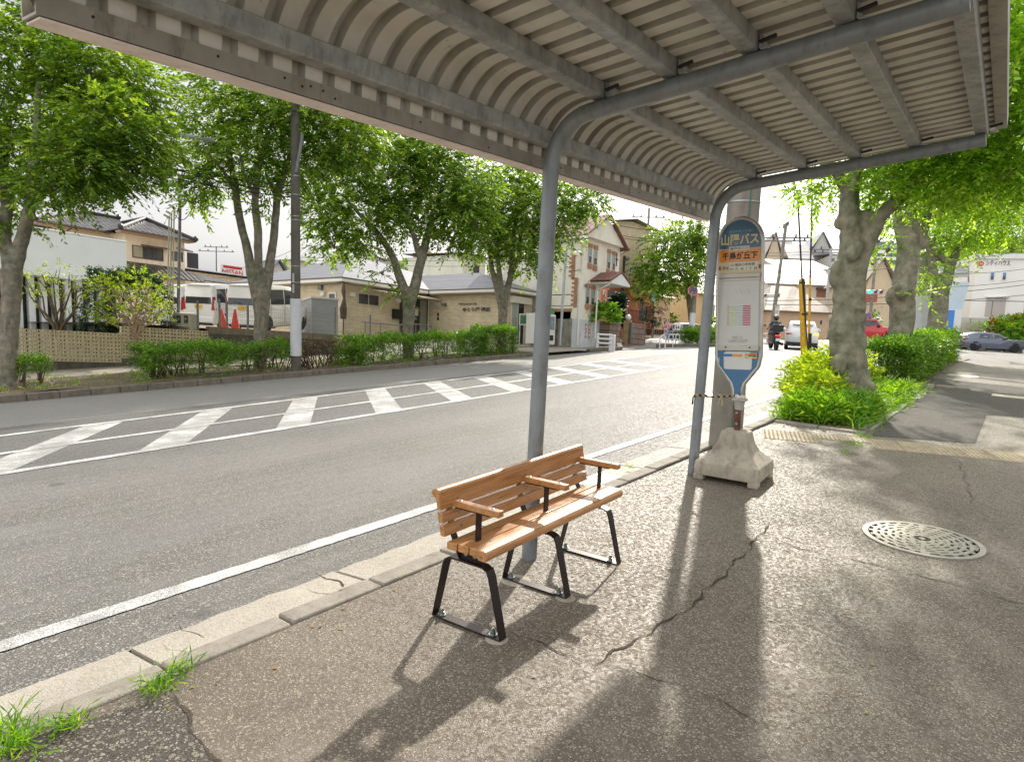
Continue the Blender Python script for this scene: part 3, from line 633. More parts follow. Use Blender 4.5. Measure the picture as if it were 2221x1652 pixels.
m = MB(); m.tube([(x*.83, .0, z) for x, z in outline(.014)], .017, 10, closed=False); m.build('rim', M('stainless_rim', '#b5b0a6', .3, .7, var=.15, sc=10), sg)
SBLUE = M('sign_blue', '#3f6076', .3, var=.12, sc=3, coat=.3); SORG = M('sign_orange', '#d98626', .3, var=.06, coat=.3); SCRM = M('sign_cream', '#cdbd93', .35, var=.06); SRED = M('sign_red', '#a3342a', .4, var=0); SBLK = M('sign_black', '#26211d', .5, var=0)
def clip_band(z0, z1, y, name, mat):
    o = outline(-.004); pts = [p for p in o if z0 <= p[1] <= z1]
    def xat(z): 
        best = max((abs(a[0]+(b[0]-a[0])*(z-a[1])/(b[1]-a[1])) for a, b in zip(o, o[1:]) if (a[1]-z)*(b[1]-z) <= 0 and a[1] != b[1]), default=HW); return best
    R = [(xat(z0), z0)]+[p for p in pts if p[0] > .001]+([(xat(z1), z1), (-xat(z1), z1)] if z1 < ZT-.005 else [(0, ZT-.004)])
    L = [p for p in pts if p[0] < -.001]+[(-xat(z0), z0)]
    m = MB(); m.prism([(x, y, z) for x, z in R+L], (0, .003, 0)); return m.build(name, mat, face, smooth=0)
hb = clip_band(2.06, ZT, -.016, 'heading_panel', SBLUE)
ob = clip_band(1.945, 2.052, -.016, 'stop_name_panel', SORG); cb = clip_band(1.845, 1.941, -.016, 'next_stop_panel', SCRM); bb = clip_band(ZB-.05, 1.155, -.016, 'lower_panel', M('sign_blue_lower', '#3f6f97', .3, var=.1, coat=.3))
CRT = M('sign_cream_text', '#d9c690', .4, var=0)
m = MB(); m.box(-.15, .15, -.0185, -.017, 2.192, 2.222); st = m.build('sticker', M('sticker_teal', '#3c6f80', .4, var=0), hb); text('神戸市バス', 'lettering', M('teal_text', '#a9bcb9', .5, var=0), st, None, -.12, .12, 2.198, 2.216, -.0195)
text('山陽バス', 'lettering', CRT, hb, None, -.20, .20, 2.088, 2.185, -.0185, bold=.025)
m = MB(); m.box(-.115, .105, -.0205, -.0185, 2.040, 2.077); st = m.build('sticker', M('sticker_cream', '#d8d2c0', .5, var=0), ob); text('神戸市バス', 'lettering', SBLK, st, None, -.10, .092, 2.047, 2.070, -.0215, bold=.01)
text('千鳥が丘下', 'lettering', SBLK, ob, None, -.185, .19, 1.962, 2.028, -.0185, bold=.025)
for xx in (-.222, .204): m = MB(); m.box(xx, xx+.02, -.0185, -.017, 1.875, 1.91); m.build('red_mark', SRED, cb)
text('次は', 'lettering', SBLK, cb, None, -.185, -.115, 1.878, 1.908, -.0185, bold=.012)
m = MB(); m.box(-.105, .20, -.0185, -.017, 1.862, 1.937); st = m.build('sticker', M('sticker_pale', '#d9d3bf', .5, var=0), cb)
text('23 福田小学校前', 'lettering', SBLK, st, None, -.095, .165, 1.903, 1.930, -.0195, bold=.008); text('57 乙 木 1 丁 目', 'lettering', SBLK, st, None, -.098, .188, 1.867, 1.892, -.0195, bold=.008)
m = MB(); m.box(-.222, .222, -.03, -.013, 1.805, 1.84); m.box(-.222, .222, -.03, -.013, 1.16, 1.205); m.box(-.222, .222, -.022, -.013, 1.775, 1.80); tf = m.build('timetable_frame', M('frame_beige', '#bdb8a8', .4, .2, var=.08), face, bevel=.003)
for xx in (-.13, .13): m = MB(); m.tube([(xx, -.03, 1.19), (xx+.004, -.04, 1.186)], .006, 8); m.build('latch', BLACK, tf)
m = MB(); m.box(-.215, .215, -.0175, -.0155, 1.205, 1.775); ac = m.build('timetable_cover', M('acrylic_cover', '#c4c4bd', .12, var=.05, sc=2), face)
for k in range(5):
    x0 = -.06+k*.045; m = MB(); m.tube([(x0, -.0185, 1.655), (x0+.006, -.0185, 1.685), (x0+.02, -.0185, 1.70), (x0+.032, -.0185, 1.688), (x0+.036, -.0185, 1.66)], .0022, 5); m.build('scratch', M('scratch', '#dcdcd6', .6, var=0), ac)
m = MB(); m.box(-.12, .128, -.019, -.0176, 1.375, 1.565); ts = m.build('timetable_sheet', M('paper', '#d7d6cc', .7, var=.03), ac)
rows = 12
for i in range(rows):
    z = 1.382+i*.0152
    for x0, x1, c in ((-.12, -.105, '#c98f6a'), (-.104, -.02, '#b3c4a0'), (-.018, .045, '#aebfc0'), (.047, .127, '#b2506f')):
        m = MB(); m.box(x0, x1, -.0202, -.0192, z, z+.0085+(.0 if c != '#b2506f' else .001)); m.build('table_row', M('row'+c, c, .7, var=.15, sc=60), ts)
text('お知らせ', 'lettering', M('notice_red', '#a05a55', .6, var=0), ac, None, -.065, .05, 1.268, 1.284, -.0185, bold=.01)
for i in range(4): text('このバス停は神戸市バスと山陽バスの共同', 'lettering', M('notice_grey', '#5f5b55', .6, var=0), ac, None, -.11, .10-(.03 if i == 3 else 0), 1.254-i*.0085, 1.2605-i*.0085, -.0185)
m = MB(); m.prism([(x, -.019, z) for x, z in ((-.15, 1.0), (-.13, .99), (.13, .99), (.15, 1.0), (.155, 1.13), (.13, 1.148), (-.13, 1.148), (-.155, 1.13))], (0, .0015, 0)); ns = m.build('notice_sheet', M('white_plate', '#cfd0cb', .4, var=.04), bb)
m = MB(); m.box(-.175, -.06, -.022, -.0195, 1.105, 1.127); m.build('sticker', M('sticker_blue', '#2f6fae', .4, var=0), ns); m = MB(); m.box(-.06, .05, -.022, -.0195, 1.105, 1.127); m.build('sticker', M('sticker_orange', '#e0962c', .4, var=0), ns)
m = MB(); m.box(.075, .205, -.0225, -.0205, 1.09, 1.14); y_ = m.build('sticker', M('sticker_yellow', '#d9cf6a', .4, var=0), ns)
for i, (a, b, c, d, col) in enumerate(((.08, .12, 1.115, 1.132, '#cf8a72'), (.125, .2, 1.122, 1.136, '#c0503c'), (.115, .155, 1.108, 1.119, '#3566a8'), (.16, .2, 1.106, 1.118, '#2c2f36'), (.082, .105, 1.094, 1.106, '#7fa9d0'), (.16, .19, 1.094, 1.102, '#d9a06a'))): m = MB(); m.box(a, b, -.0245, -.023, c, d); m.build('print', M('print'+col, col, .5, var=0), y_)
text('~ほっと', 'lettering', M('faded_text', '#6d7b85', .5, var=0), bb, None, -.05, .05, .935, .957, -.0185)
m = MB(); [m.box(-.215, -.2, -.019, -.017, z, z+.03) for z in (1.03, 1.06)]; m.build('tape', M('tape', '#a9b3b3', .4, var=.2, sc=40), bb)
face.scale = (.83, 1, 1)
for o_ in [c for c in sg.children if c.name.split('.')[0] in ('sign_board', 'rim', 'post')]:      # the board leans a little
    o_.rotation_euler = (0, R_(-3.5), R_(-4)); o_.location = Vector((0, 0, .43))-o_.rotation_euler.to_matrix() @ Vector((0, 0, .43))
# plastic cup with litter hung on the post, and the striped rope
cup = thing('plastic_cup', 'grey plastic cup stuffed with tissue tied to the sign post', 'cup', (SGX+.03, SGY-.085, .64))
m = MB(); m.lathe([(.035, 0), (.05, .09), (.062, .092), (.062, .104), (.05, .105)], (0, 0, 0), 20); m.box(-.055, .055, -.055, .055, .08, .1); m.build('cup_body', M('dull_plastic', '#a8a39b', .5, var=.12, sc=20), cup, bevel=.004)
m = MB(); [m.ell((random.uniform(-.03, .04), random.uniform(-.02, .02), .11+random.uniform(0, .02)), (.022, .02, .018), 7, 5) for _ in range(5)]; m.build('tissue', M('tissue', '#cfccc4', .9, var=.1, sc=50), cup)
px2 = -2.30+sx(6.017)
def ropem():
    m, n, b = new_mat('tiger_rope'); w = N(n, 'TexWave', Scale=9.); w.bands_direction = 'DIAGONAL'; n.links.new(coord(n), w.inputs[0])
    n.links.new(ramp(n, w.outputs[0], [(.45, hx('#1d1a17')), (.55, hx('#b99a52'))]), b.inputs['Base Color']); b.inputs['Roughness'].default_value = .9; return m
m = MB(); zr_ = .735
m.tube([(px2-.06, 5.99, zr_-.09), (px2-.055, 5.975, zr_-.03), (px2-.03, 5.965, zr_)]+[(px2+t*(SGX-.03-px2), 5.965+t*(SGY-.05-5.965), zr_+.0-.012*math.sin(t*3.14)+.02*t) for t in np.linspace(.05, 1, 10)], .0075, 7)
m.tube([(px2+.052*math.cos(a), 6.017+.052*math.sin(a), zr_+.004*math.sin(3*a)) for a in np.linspace(0, 6.28, 20)], .0075, 7)
m.tube([(SGX+.04*math.cos(a), SGY+.03*math.sin(a), zr_+.025) for a in np.linspace(0, 6.28, 16)], .0075, 7)
rp = m.build('rope', ropem(), loc=(0, 0, 0)); tag(rp, 'black and yellow rope tying the sign to the shelter post', 'rope')
m = MB(); kx = px2+.62*(SGX-px2); m.tube([(kx, 6.0, zr_+.02), (kx-.01, 5.99, zr_+.03), (kx+.012, 5.985, zr_), (kx-.015, 5.985, zr_-.06)], .009, 6); m.tube([(kx+.01, 5.99, zr_), (kx+.025, 5.985, zr_-.07)], .008, 6); m.build('knot', M('frayed_rope', '#a39678', .95, var=.3, sc=60), rp)
# ------------------------------------------------------------------ street pole behind the sign
up = thing('utility_pole', 'thick grey concrete pole right behind the bus stop sign', 'utility pole', (-2.63, 7.42, 0))
m = MB(); m.tube([(0, 0, -.1), (.0, 0, 3), (.0, 0, 9)], [.175, .165, .14], 28); pb = m.build('pole', POLEC, up)
for z in (2.62, 3.3): m = MB(); m.lathe([(.165, 0), (.172, .002), (.172, .016), (.165, .018)], (0, 0, z), 28); m.build('band', BOLT, up)
m = MB()
for i in range(26): m.lathe([(.176, i*.035), (.182, i*.035+.012), (.176, i*.035+.03)], (0, 0, 1.32), 28)
m.build('corrugated_sleeve', M('sleeve', '#8d8d8a', .5, var=.1), up)
m = MB(); m.tube([(.12, -.135, 0), (.115, -.132, 2.2), (.12, -.115, 4), (.1, -.11, 8)], .008, 6); m.build('cable', M('green_cable', '#3f6a58', .6, var=.1), up)
m = MB(); m.tube([(-.02, -.165, .53), (-.02, -.182, .53)], .018, 12); m.build('cap', BOLT, up)
# ------------------------------------------------------------------ manhole cover, drain, tactile strip
mh = thing('manhole_cover', 'round pale metal manhole cover with slotted rings in the sidewalk', 'manhole cover', (-.495, 5.445, 0), rz=R_(8))
IRON = M('worn_iron', '#a39d92', .45, .35, var=.18, sc=12); PIT = M('dark_slot', '#3a342c', .9, var=.2)
m = MB(); m.lathe([(.001, .002), (.36, .002)], n=48); m.build('slot_bed', PIT, mh)
def ring(r0, r1, a0, a1, z0=.0, z1=.009, m=None, n=10):
    A = np.linspace(a0, a1, max(2, int(n*(a1-a0))+1))
    for a, b in zip(A, A[1:]): m.hexa([(r*math.cos(t), r*math.sin(t), z) for z in (z0, z1) for r, t in ((r0, a), (r1, a), (r1, b), (r0, b))])
m = MB(); ring(.335, .372, 0, 2*math.pi, m=m); ring(.0, .022, 0, 2*math.pi, m=m); m.build('frame_ring', IRON, mh, smooth=30)
m = MB()
for i, r in enumerate((.055, .1, .145, .19, .235, .28)):
    n_ = 8+3*i; 
    ring(r, r+.026, 0, 2*math.pi, m=m)
    for k in range(n_):
        a = 2*math.pi*(k+.5*(i % 2))/n_; w = .014/r; ring(r+.025, r+.047, a-w, a+w, m=m)
for a in np.linspace(0, 2*math.pi, 5)[:-1]: ring(.02, .33, a-.05, a+.05, z1=.0095, m=m)
m.build('cover_plate', IRON, mh, smooth=30)
dg = thing('drain_grate', 'slotted white metal drain grate in the gutter behind the bench', 'drain grate', (-2.94, 5.24, -.022))
m = MB(); m.box(-.13, .13, -.23, .23, -.03, -.002); m.build('pit', PIT, dg)
m = MB(); m.box(-.14, -.115, -.24, .24, -.01, .006); m.box(.115, .14, -.24, .24, -.01, .006)
for i in range(13): yy = -.228+i*.038; m.box(-.114, .114, yy-.009, yy+.009, -.01, .005)
for xx in (-.06, 0, .06): m.box(xx-.009, xx+.009, -.218, .218, -.01, .0045)
m.build('grating', M('zinc_grate', '#c4c0b6', .4, .4, var=.1), dg)
tp = MB()
a, b = gnd(D(1655, 950)), gnd(D(2290, 1010)); d = (b-a)/np.linalg.norm(b-a); nn = np.array([-d[1], d[0], 0])
L = np.linalg.norm(b-a); k = 0
while k*.3 < L:
    o = a+d*(k*.3); jj = random.uniform(-.004, .004)
    if k not in (2, 3): tp.hexa([tuple(o+d*u+nn*v+[0, 0, z+jj*.5]) for z in (-.02, .006) for u, v in ((.004, .0), (.296, 0), (.296, .3), (.004, .3))])
    tp.hexa([tuple(o+d*u+nn*v+[0, 0, z+jj]) for z in (-.02, .007) for u, v in ((.004, .305), (.296, .305), (.296, .6), (.004, .6))])
    for i in range(6):
        for j in range(12):
            if k in (2, 3) and j < 6: continue
            c = o+d*(.03+i*.048)+nn*(.03+j*.05); tp.lathe([(.014, .006), (.010, .0115)], tuple(c), 6)
    k += 1
struct(tp.build('tactile_paving', M('tactile_tile', '#a89a80', .8, var=.18, sc=6, dirt=('#6a5f4d', .6)), smooth=0))
def cover(name, label, q, r, mat):
    p = gnd(q); m = MB(); m.lathe([(r, .001), (r, .006), (r*.9, .0062), (r*.88, .004), (.001, .0045)], n=28); o = m.build(name, mat, loc=p); return tag(o, label, 'manhole cover')
cover('manhole_cover', 'small round white cover on the road behind the concrete pole', D(1545, 857), .22, M('white_cover', '#b9b6ae', .5, var=.1))
cover('manhole_cover', 'pale round cover in the sidewalk beside the hedge of the far trees', D(2088, 815), .33, IRON)
m = MB(); m.box(-.35, .35, -.2, .2, -.02, .006); o = m.build('drain_cover', M('pale_drain', '#b3a994', .6, var=.15), loc=gnd(D(2200, 861)), bevel=.004); tag(o, 'pale rectangular drain cover at the right edge of the sidewalk', 'drain cover')
# ------------------------------------------------------------------ helpers for houses
def rect(fr, q0, q1, v=0.):            # two opposite corners as seen -> u0,u1,w0,w1 on the wall plane
    (a, b), (c, d) = fr.uw(q0, v), fr.uw(q1, v); return min(a, c), max(a, c), min(b, d), max(b, d)
def rect_v(fr, q0, q1, u=0.):
    (a, b), (c, d) = fr.vw(q0, u), fr.vw(q1, u); return min(a, c), max(a, c), min(b, d), max(b, d)
def window(fr, parent, r, v=0., side=False, frame=ALU, glass=GLASS, ft=.05, mull=1, name='window', sill=False, curtain=None, out=-1):
    """framed window on plane v (or on plane u when side); r = extent along wall and height"""
    a0, a1, w0, w1 = r; m = MB(); g = MB()
    def bx(mb, x0, x1, d0, d1, z0, z1):
        d0, d1 = sorted((v+out*d0, v+out*d1))
        mb.box(x0, x1, d0, d1, z0, z1) if not side else mb.box(d0, d1, x0, x1, z0, z1)
    bx(m, a0, a1, -.01, .04, w1-ft, w1); bx(m, a0, a1, -.01, .05 if sill else .04, w0, w0+ft); bx(m, a0, a0+ft, -.01, .038, w0+ft, w1-ft); bx(m, a1-ft, a1, -.01, .038, w0+ft, w1-ft)
    for i in range(1, mull+1): x = a0+(a1-a0)*i/(mull+1); bx(m, x-ft*.4, x+ft*.4, -.01, .032, w0+ft, w1-ft)
    o = m.build(name, frame, parent, fr=fr, smooth=0); bx(g, a0+ft*.9, a1-ft*.9, -.01, .012, w0+ft*.9, w1-ft*.9); g.build('pane', glass, o, fr=fr, smooth=0)
    if curtain: c = MB(); bx(c, a0+ft, a0+(a1-a0)*curtain[0], .012, .016, w0+ft, w1-ft); c.build('curtain', curtain[1], o, fr=fr, smooth=0)
    return o
def slope(mb, pts, t=.06, up=None):       # roof plane polygon with uv in metres, first edge = eave
    p = [np.array(x, float) for x in pts]; e = p[1]-p[0]; e /= np.linalg.norm(e); n = np.cross(p[1]-p[0], p[-1]-p[0]); n /= np.linalg.norm(n)
    if n[2] < 0: n = -n
    s = np.cross(n, e); 
    if s[2] < 0: s = -s
    uv = [(float(np.dot(x-p[0], e)), float(np.dot(x-p[0], s))) for x in p]
    mb.uvpoly([tuple(x+n*t) for x in p], uv); mb.poly([tuple(x) for x in p][::-1])
    for i in range(len(p)):
        a, b = p[i], p[(i+1) % len(p)]; mb.poly([tuple(a), tuple(b), tuple(b+n*t), tuple(a+n*t)])
def hip(mb, u0, u1, v0, v1, w, ru0, ru1, rv, h):      # hipped roof over a rectangle, ridge from ru0 to ru1 at v = rv
    a, b, c, d = (u0, v0, w), (u1, v0, w), (u1, v1, w), (u0, v1, w); e, f = (ru0, rv, w+h), (ru1, rv, w+h)
    slope(mb, [a, b, f, e]); slope(mb, [b, c, f]); slope(mb, [c, d, e, f]); slope(mb, [d, a, e])
KAWARA = tilem('dark_roof_tiles', '#242221', '#4f4c49', .3, .27, rough=.42); SLATE = tilem('grey_roof_slates', '#626368', '#727277', .9, .13, rough=.5, wave=False); REDT = tilem('brown_roof_tiles', '#6a453c', '#85584b', .3, .33, rough=.6); BLUET = tilem('blue_roof_tiles', '#4a5a70', '#8b98a6', .3, .3, rough=.3)
# ------------------------------------------------------------------ open-work block walls across the street
BLK = M('sand_block', '#cdbf9b', .9, var=.12, sc=6, dirt=('#8f866c', .5)); FOOT = M('dark_mossy_concrete', '#5a554b', .9, var=.3, sc=2, dirt=('#332f29', .7), bmp=.2)
FA = Fr(gnd(Q('a', 140, 1370)))
def blockwall(name, label, u0, u1, w0, w1, nrow, wf):
    t = thing(name, label, 'wall', FA.O); m = MB(); bw = .195; h = (w1-w0)/nrow; n = int(round((u1-u0)/bw)); bw = (u1-u0)/n
    for r in range(nrow):
        z = w0+r*h
        for i in range(n):
            x = u0+i*bw; e = .004
            m.box(x+e, x+bw-e, 0, .10, z+e, z+e+.018); m.box(x+e, x+bw-e, 0, .10, z+h-e-.018, z+h-e)
            for c in (x+e, x+bw*.5-.011, x+bw-e-.022): m.box(c, c+.022, .0, .10, z+e+.018, z+h-e-.018)
    m.build('block_course', BLK, t, fr=FA, smooth=0)
    m = MB()
    for r in range(nrow+1): m.box(u0, u1, .02, .08, w0+r*h-.004, w0+r*h+.004)
    m.build('mortar', FOOT, t, fr=FA, smooth=0)
    m = MB(); m.box(u0, u1, -.01, .14, -.8, wf-.006); m.build('footing', FOOT, t, fr=FA, smooth=0); return t
blockwall('block_wall', 'sand coloured open-work block wall before the white shop, lower section', -2.2, 2.49, .295, 1.13, 8, .295)
blockwall('block_wall', 'sand coloured open-work block wall, raised section ending beside the parking lot', 2.50, 5.1, .43, 1.345, 9, .42)
# retaining wall of the parking lot
rw = thing('retaining_wall', 'dark stained concrete retaining wall below the parked white vans', 'wall', FA.O)
m = MB(); m.box(5.125, 12.5, .0, .25, -.9, 1.28); m.build('wall', FOOT, rw, fr=FA, smooth=0)
m = MB()
for i in range(19): m.box(5.13+i*.39, 5.13+i*.39+.382, -.012, .2, 1.284, 1.50 if i < 16 else 1.30); 
m.build('cap_course', M('stained_block', '#7c7160', .9, var=.25, sc=4, dirt=('#4a4338', .7)), rw, fr=FA, smooth=0)
# raised lot behind it
def lot_z(x, y): return FA.O[2]+1.44+lv(x-FA.O[0], y-FA.O[1])
struct(sheet('parking_lot', -70, FA.O[0]-.2, 8.9, 19, 10, 6, 0, M('pale_lot_concrete', '#a39d93', .9, var=.15), zf=lot_z))
struct(sheet('garden_ground', -60, FA.O[0]-.12, -30, 8.8, 6, 8, 0, M('garden_soil', '#8c8068', .95, var=.25), zf=lambda x, y: FA.O[2]+.35+lv(x-FA.O[0], y-FA.O[1])))
# white shop front
FS = Fr(dep(Q('a', 840, 1090), 26.5)); shp = thing('shop', 'white single storey shop with blank fascia and tall glass columns', 'building', FS.O)
u_, wb = FS.uw(Q('a', 840, 770)); _, wt = FS.uw(Q('a', 840, 482)); uL = FS.uw(Q('a', -420, 500))[0]
SHW = M('white_fascia', '#e4e8e8', .4, .0, var=.05, sc=.6, coat=.1)
m = MB(); m.box(uL, 0, -.7, 6, wb, wt); m.box(uL, 0.01, -.72, 6, wt+.002, wt+.06); m.build('fascia', SHW, shp, fr=FS, smooth=0, bevel=.02)
m = MB(); m.box(uL, 0, .3, 6, -1.6, wb-.003); m.build('wall', M('shop_interior', '#6c6459', .8, var=.3, sc=1.), shp, fr=FS, smooth=0)
gl = MB(); gl.box(uL, -.05, .2, .24, -1.6, wb-.004); gl.build('glass_front', M('shop_glass', (.035, .038, .036, 1), .06, var=.6, sc=1.4, spec=.7), shp, fr=FS, smooth=0)
for x in (105, 195, 280, 365, 450, 530, 605, 685, 20, -70, -160):
    a = FS.uw(Q('a', x, 900))[0]; m = MB(); m.box(a, a+.19, -.12, .18, -1.6, wb-.004); m.build('column', M('shop_column', '#dfe3e5', .5, var=.05), shp, fr=FS, smooth=0, bevel=.02)
# cream house with tiled roofs
FH = Fr(dep(Q('a', 880, 700), 40)); hs_ = thing('house', 'cream two storey house with dark glazed tile roofs', 'house', FH.O)
CRM = M('cream_render', '#ecdabf', .9, var=.06, sc=1.2, dirt=('#a58e72', .35)); BRN = M('brown_trim', '#5b4334', .6, var=.1)
def fu(x, y, v=0.): return FH.uw(Q('a', x, y), v)
bu1 = fu(1285, 600)[0]; we = fu(880, 398)[1]; wB0 = fu(880, 560)[1]
m = MB(); m.box(0, bu1, 0, 5, -3, we+.05); m.build('wall', CRM, hs_, fr=FH, smooth=0)
au0 = fu(420, 400, 2.)[0]; m = MB(); m.box(au0, -.01, 2., 7, -3, we+.02); m.box(bu1+.01, bu1+1.1, 2.2, 7, -3, we-.1); m.build('wall', CRM, hs_, fr=FH, smooth=0)
rf = MB(); e0 = fu(838, 378, -.8)[0]; e1 = fu(1362, 462, -.8)[0]; ap = fu(1020, 312, 1.6)
slope(rf, [(e0, -.8, we), (e1, -.8, we), (ap[0], 1.8, ap[1])]); slope(rf, [(e1, -.8, we), (e1, 6, we), (ap[0], 6, ap[1]), (ap[0], 1.8, ap[1])]); slope(rf, [(e0, 6, we), (e0, -.8, we), (ap[0], 1.8, ap[1]), (ap[0], 6, ap[1])])
a0_ = fu(250, 380, 1.2); r0 = fu(565, 265, 4.5); r1 = fu(965, 325, 4.5); hA = r0[1]-we
slope(rf, [(a0_[0], 1.2, we), (e0+1.5, 1.2, we), (e0+2.2, 4.5, we+hA), (r0[0], 4.5, we+hA)]); slope(rf, [(a0_[0], 8, we), (a0_[0], 1.2, we), (r0[0], 4.5, we+hA)]); slope(rf, [(bu1+2, 8, we-.1), (a0_[0], 8, we-.1), (r0[0], 4.5, we+hA), (e0+2.2, 4.5, we+hA)])
slope(rf, [(e1-.5, 1.6, we-.35), (e1+1.1, 1.6, we-.35), (e1-.5, 4.5, we+.6)])
rf.build('roof', KAWARA, hs_, fr=FH, smooth=0)
rd = MB()
for a, b in (((ap[0], 1.8, ap[1]), (e1, -.8, we)), ((ap[0], 1.8, ap[1]), (e0, -.8, we)), ((ap[0], 1.8, ap[1]), (ap[0], 6, ap[1])), ((r0[0], 4.5, we+hA), (e0+2.2, 4.5, we+hA)), ((r0[0], 4.5, we+hA), (a0_[0], 1.2, we))):
    a = np.array(a)+[0, 0, .12]; b = np.array(b)+[0, 0, .1]; rd.tube([a+(b-a)*t for t in np.linspace(0, 1, 5)], .11, 8); rd.ell(tuple(b+[0, 0, .06]), (.16, .16, .18), 8, 6)
rd.build('ridge_tiles', M('ridge_tile', '#35322f', .35, var=.15, sc=8), hs_, fr=FH)
m = MB(); m.box(e0+.05, e1-.05, -.78, -.02, we-.09, we-.005); m.box(a0_[0]+.05, e0-.06, 1.24, 1.98, we-.1, we-.01); m.build('eaves', M('eave_boards', '#b79e84', .8, var=.1), hs_, fr=FH, smooth=0)
m = MB(); m.tube([(e0, -.82, we-.02), (e1, -.82, we-.02)], .05, 6); m.tube([(a0_[0], 1.15, we-.02), (e0, 1.15, we-.02)], .05, 6); x_ = fu(425, 380, 1.9)[0]; m.tube([(x_+.3, 1.2, we-.05), (x_, 1.9, we-.5), (x_, 1.95, we-3)], .04, 6); m.build('gutter_pipe', BRN, hs_, fr=FH)
lr = MB(); k0 = fu(838, 600, -.2); k1 = fu(1150, 640, 0.); g0 = fu(838, 690, -1.4); g1 = fu(1190, 725, -1.4)
slope(lr, [(g0[0]-.6, -1.6, g1[1]), (bu1+.4, -1.6, g1[1]), (bu1-.3, -.01, k1[1]), (g0[0]-.6, -.01, k1[1])]); h0 = fu(1290, 665, 0.); h1 = fu(1570, 760, -.9); slope(lr, [(bu1+.3, -1.2, h1[1]), (bu1+3.6, -1.2, h1[1]), (bu1+.4, 1.6, h0[1]+.1)])
lr.build('lower_roof', KAWARA, hs_, fr=FH, smooth=0); m = MB(); m.box(g0[0]-.5, bu1+3, .02, 4, -3, g1[1]-.1) if False else m.box(g0[0]-.5, bu1+3., -.9, -.05, -3, g1[1]-.05); m.build('lower_wall', CRM, hs_, fr=FH, smooth=0)
r = rect(FH, Q('a', 918, 492), Q('a', 1136, 600)); wdw = window(FH, hs_, (r[0], r[1], fu(1000, 583)[1], fu(1000, 497)[1]), frame=BRN, mull=2)
m = MB(); m.box(r[0]+.05, r[0]+(r[1]-r[0])/3-.03, -.05, -.02, fu(1000, 583)[1]+.05, fu(1000, 497)[1]-.05); m.build('shutter', M('shutter_beige', '#a39a7c', .6, var=.08), wdw, fr=FH, smooth=0)
for x0, x1, y_ in ((980, 1165, 485), (1225, 1290, 510)): a, w_ = fu(x0, y_); b = fu(x1, y_)[0]; m = MB(); m.hexa([(a, -.4, w_-.1), (b, -.4, w_-.1), (b, 0, w_-.02), (a, 0, w_-.02), (a, -.4, w_-.06), (b, -.4, w_-.06), (b, 0, w_+.04), (a, 0, w_+.04)]); m.build('awning', BRN, hs_, fr=FH, smooth=0)
a = fu(1195, 540); window(FH, hs_, (a[0], bu1-.12, fu(1200, 595)[1], fu(1200, 530)[1]), frame=BRN, mull=0)
a = fu(1300, 590, 2.2); window(FH, hs_, (a[0], a[0]+.75, a[1]-.5, a[1]+.5), v=2.2, frame=BRN, mull=0)
# grey roof house and shop board behind
FN = Fr(dep(Q('b', 600, 860), 66)); hh = thing('house', 'low house with a plain grey hipped roof behind the vans', 'house', FN.O)
m = MB(); u0 = FN.uw(Q('b', 340, 850))[0]; u1 = FN.uw(Q('b', 850, 870))[0]; w_ = FN.uw(Q('b', 600, 835))[1]; wt_ = FN.uw(Q('b', 390, 727))[1]; hip(m, u0-4, u1+2, -2, 10, w_, u0-.6, u0+.4, 3, wt_-w_-.2); m.build('roof', SLATE, hh, fr=FN, smooth=0)
m = MB(); m.box(u0-3, u1+1, -1, 9, -3, w_-.05); m.build('wall', CRM, hh, fr=FN, smooth=0)
FB = Fr(dep(Q('b', 678, 850), 90)); bd = thing('advertising_sign', 'white rooftop sign board with red bar and red letters', 'sign', FB.O)
u0, w0_ = FB.uw(Q('b', 584, 845)); u1, w1_ = FB.uw(Q('b', 775, 750)); wt_ = FB.uw(Q('b', 584, 735))[1]
m = MB(); m.box(u0, u1, 0, .6, w0_-3, wt_); m.build('board', WHITE, bd, fr=FB, smooth=0); SGR = M('sign_bright_red', '#c41f2c', .5, var=0)
a, b = FB.uw(Q('b', 604, 737)), FB.uw(Q('b', 760, 757)); m = MB(); m.box(a[0], b[0], -.03, -.01, wt_-.40, wt_-.08); m.build('bar', SGR, bd, fr=FB, smooth=0)
a, b = FB.uw(Q('b', 596, 792)), FB.uw(Q('b', 768, 806)); text('NISSAN', 'lettering', SGR, bd, FB, a[0], b[0], a[1]-.32, a[1]+.30, -.03, bold=.01)
m = MB(); m.box(u0-1.6, u0-.3, 1, 3, w0_-4, wt_-1.2); m.build('sign_base', M('far_grey', '#b7b6b2', .8, var=.1), bd, fr=FB, smooth=0)
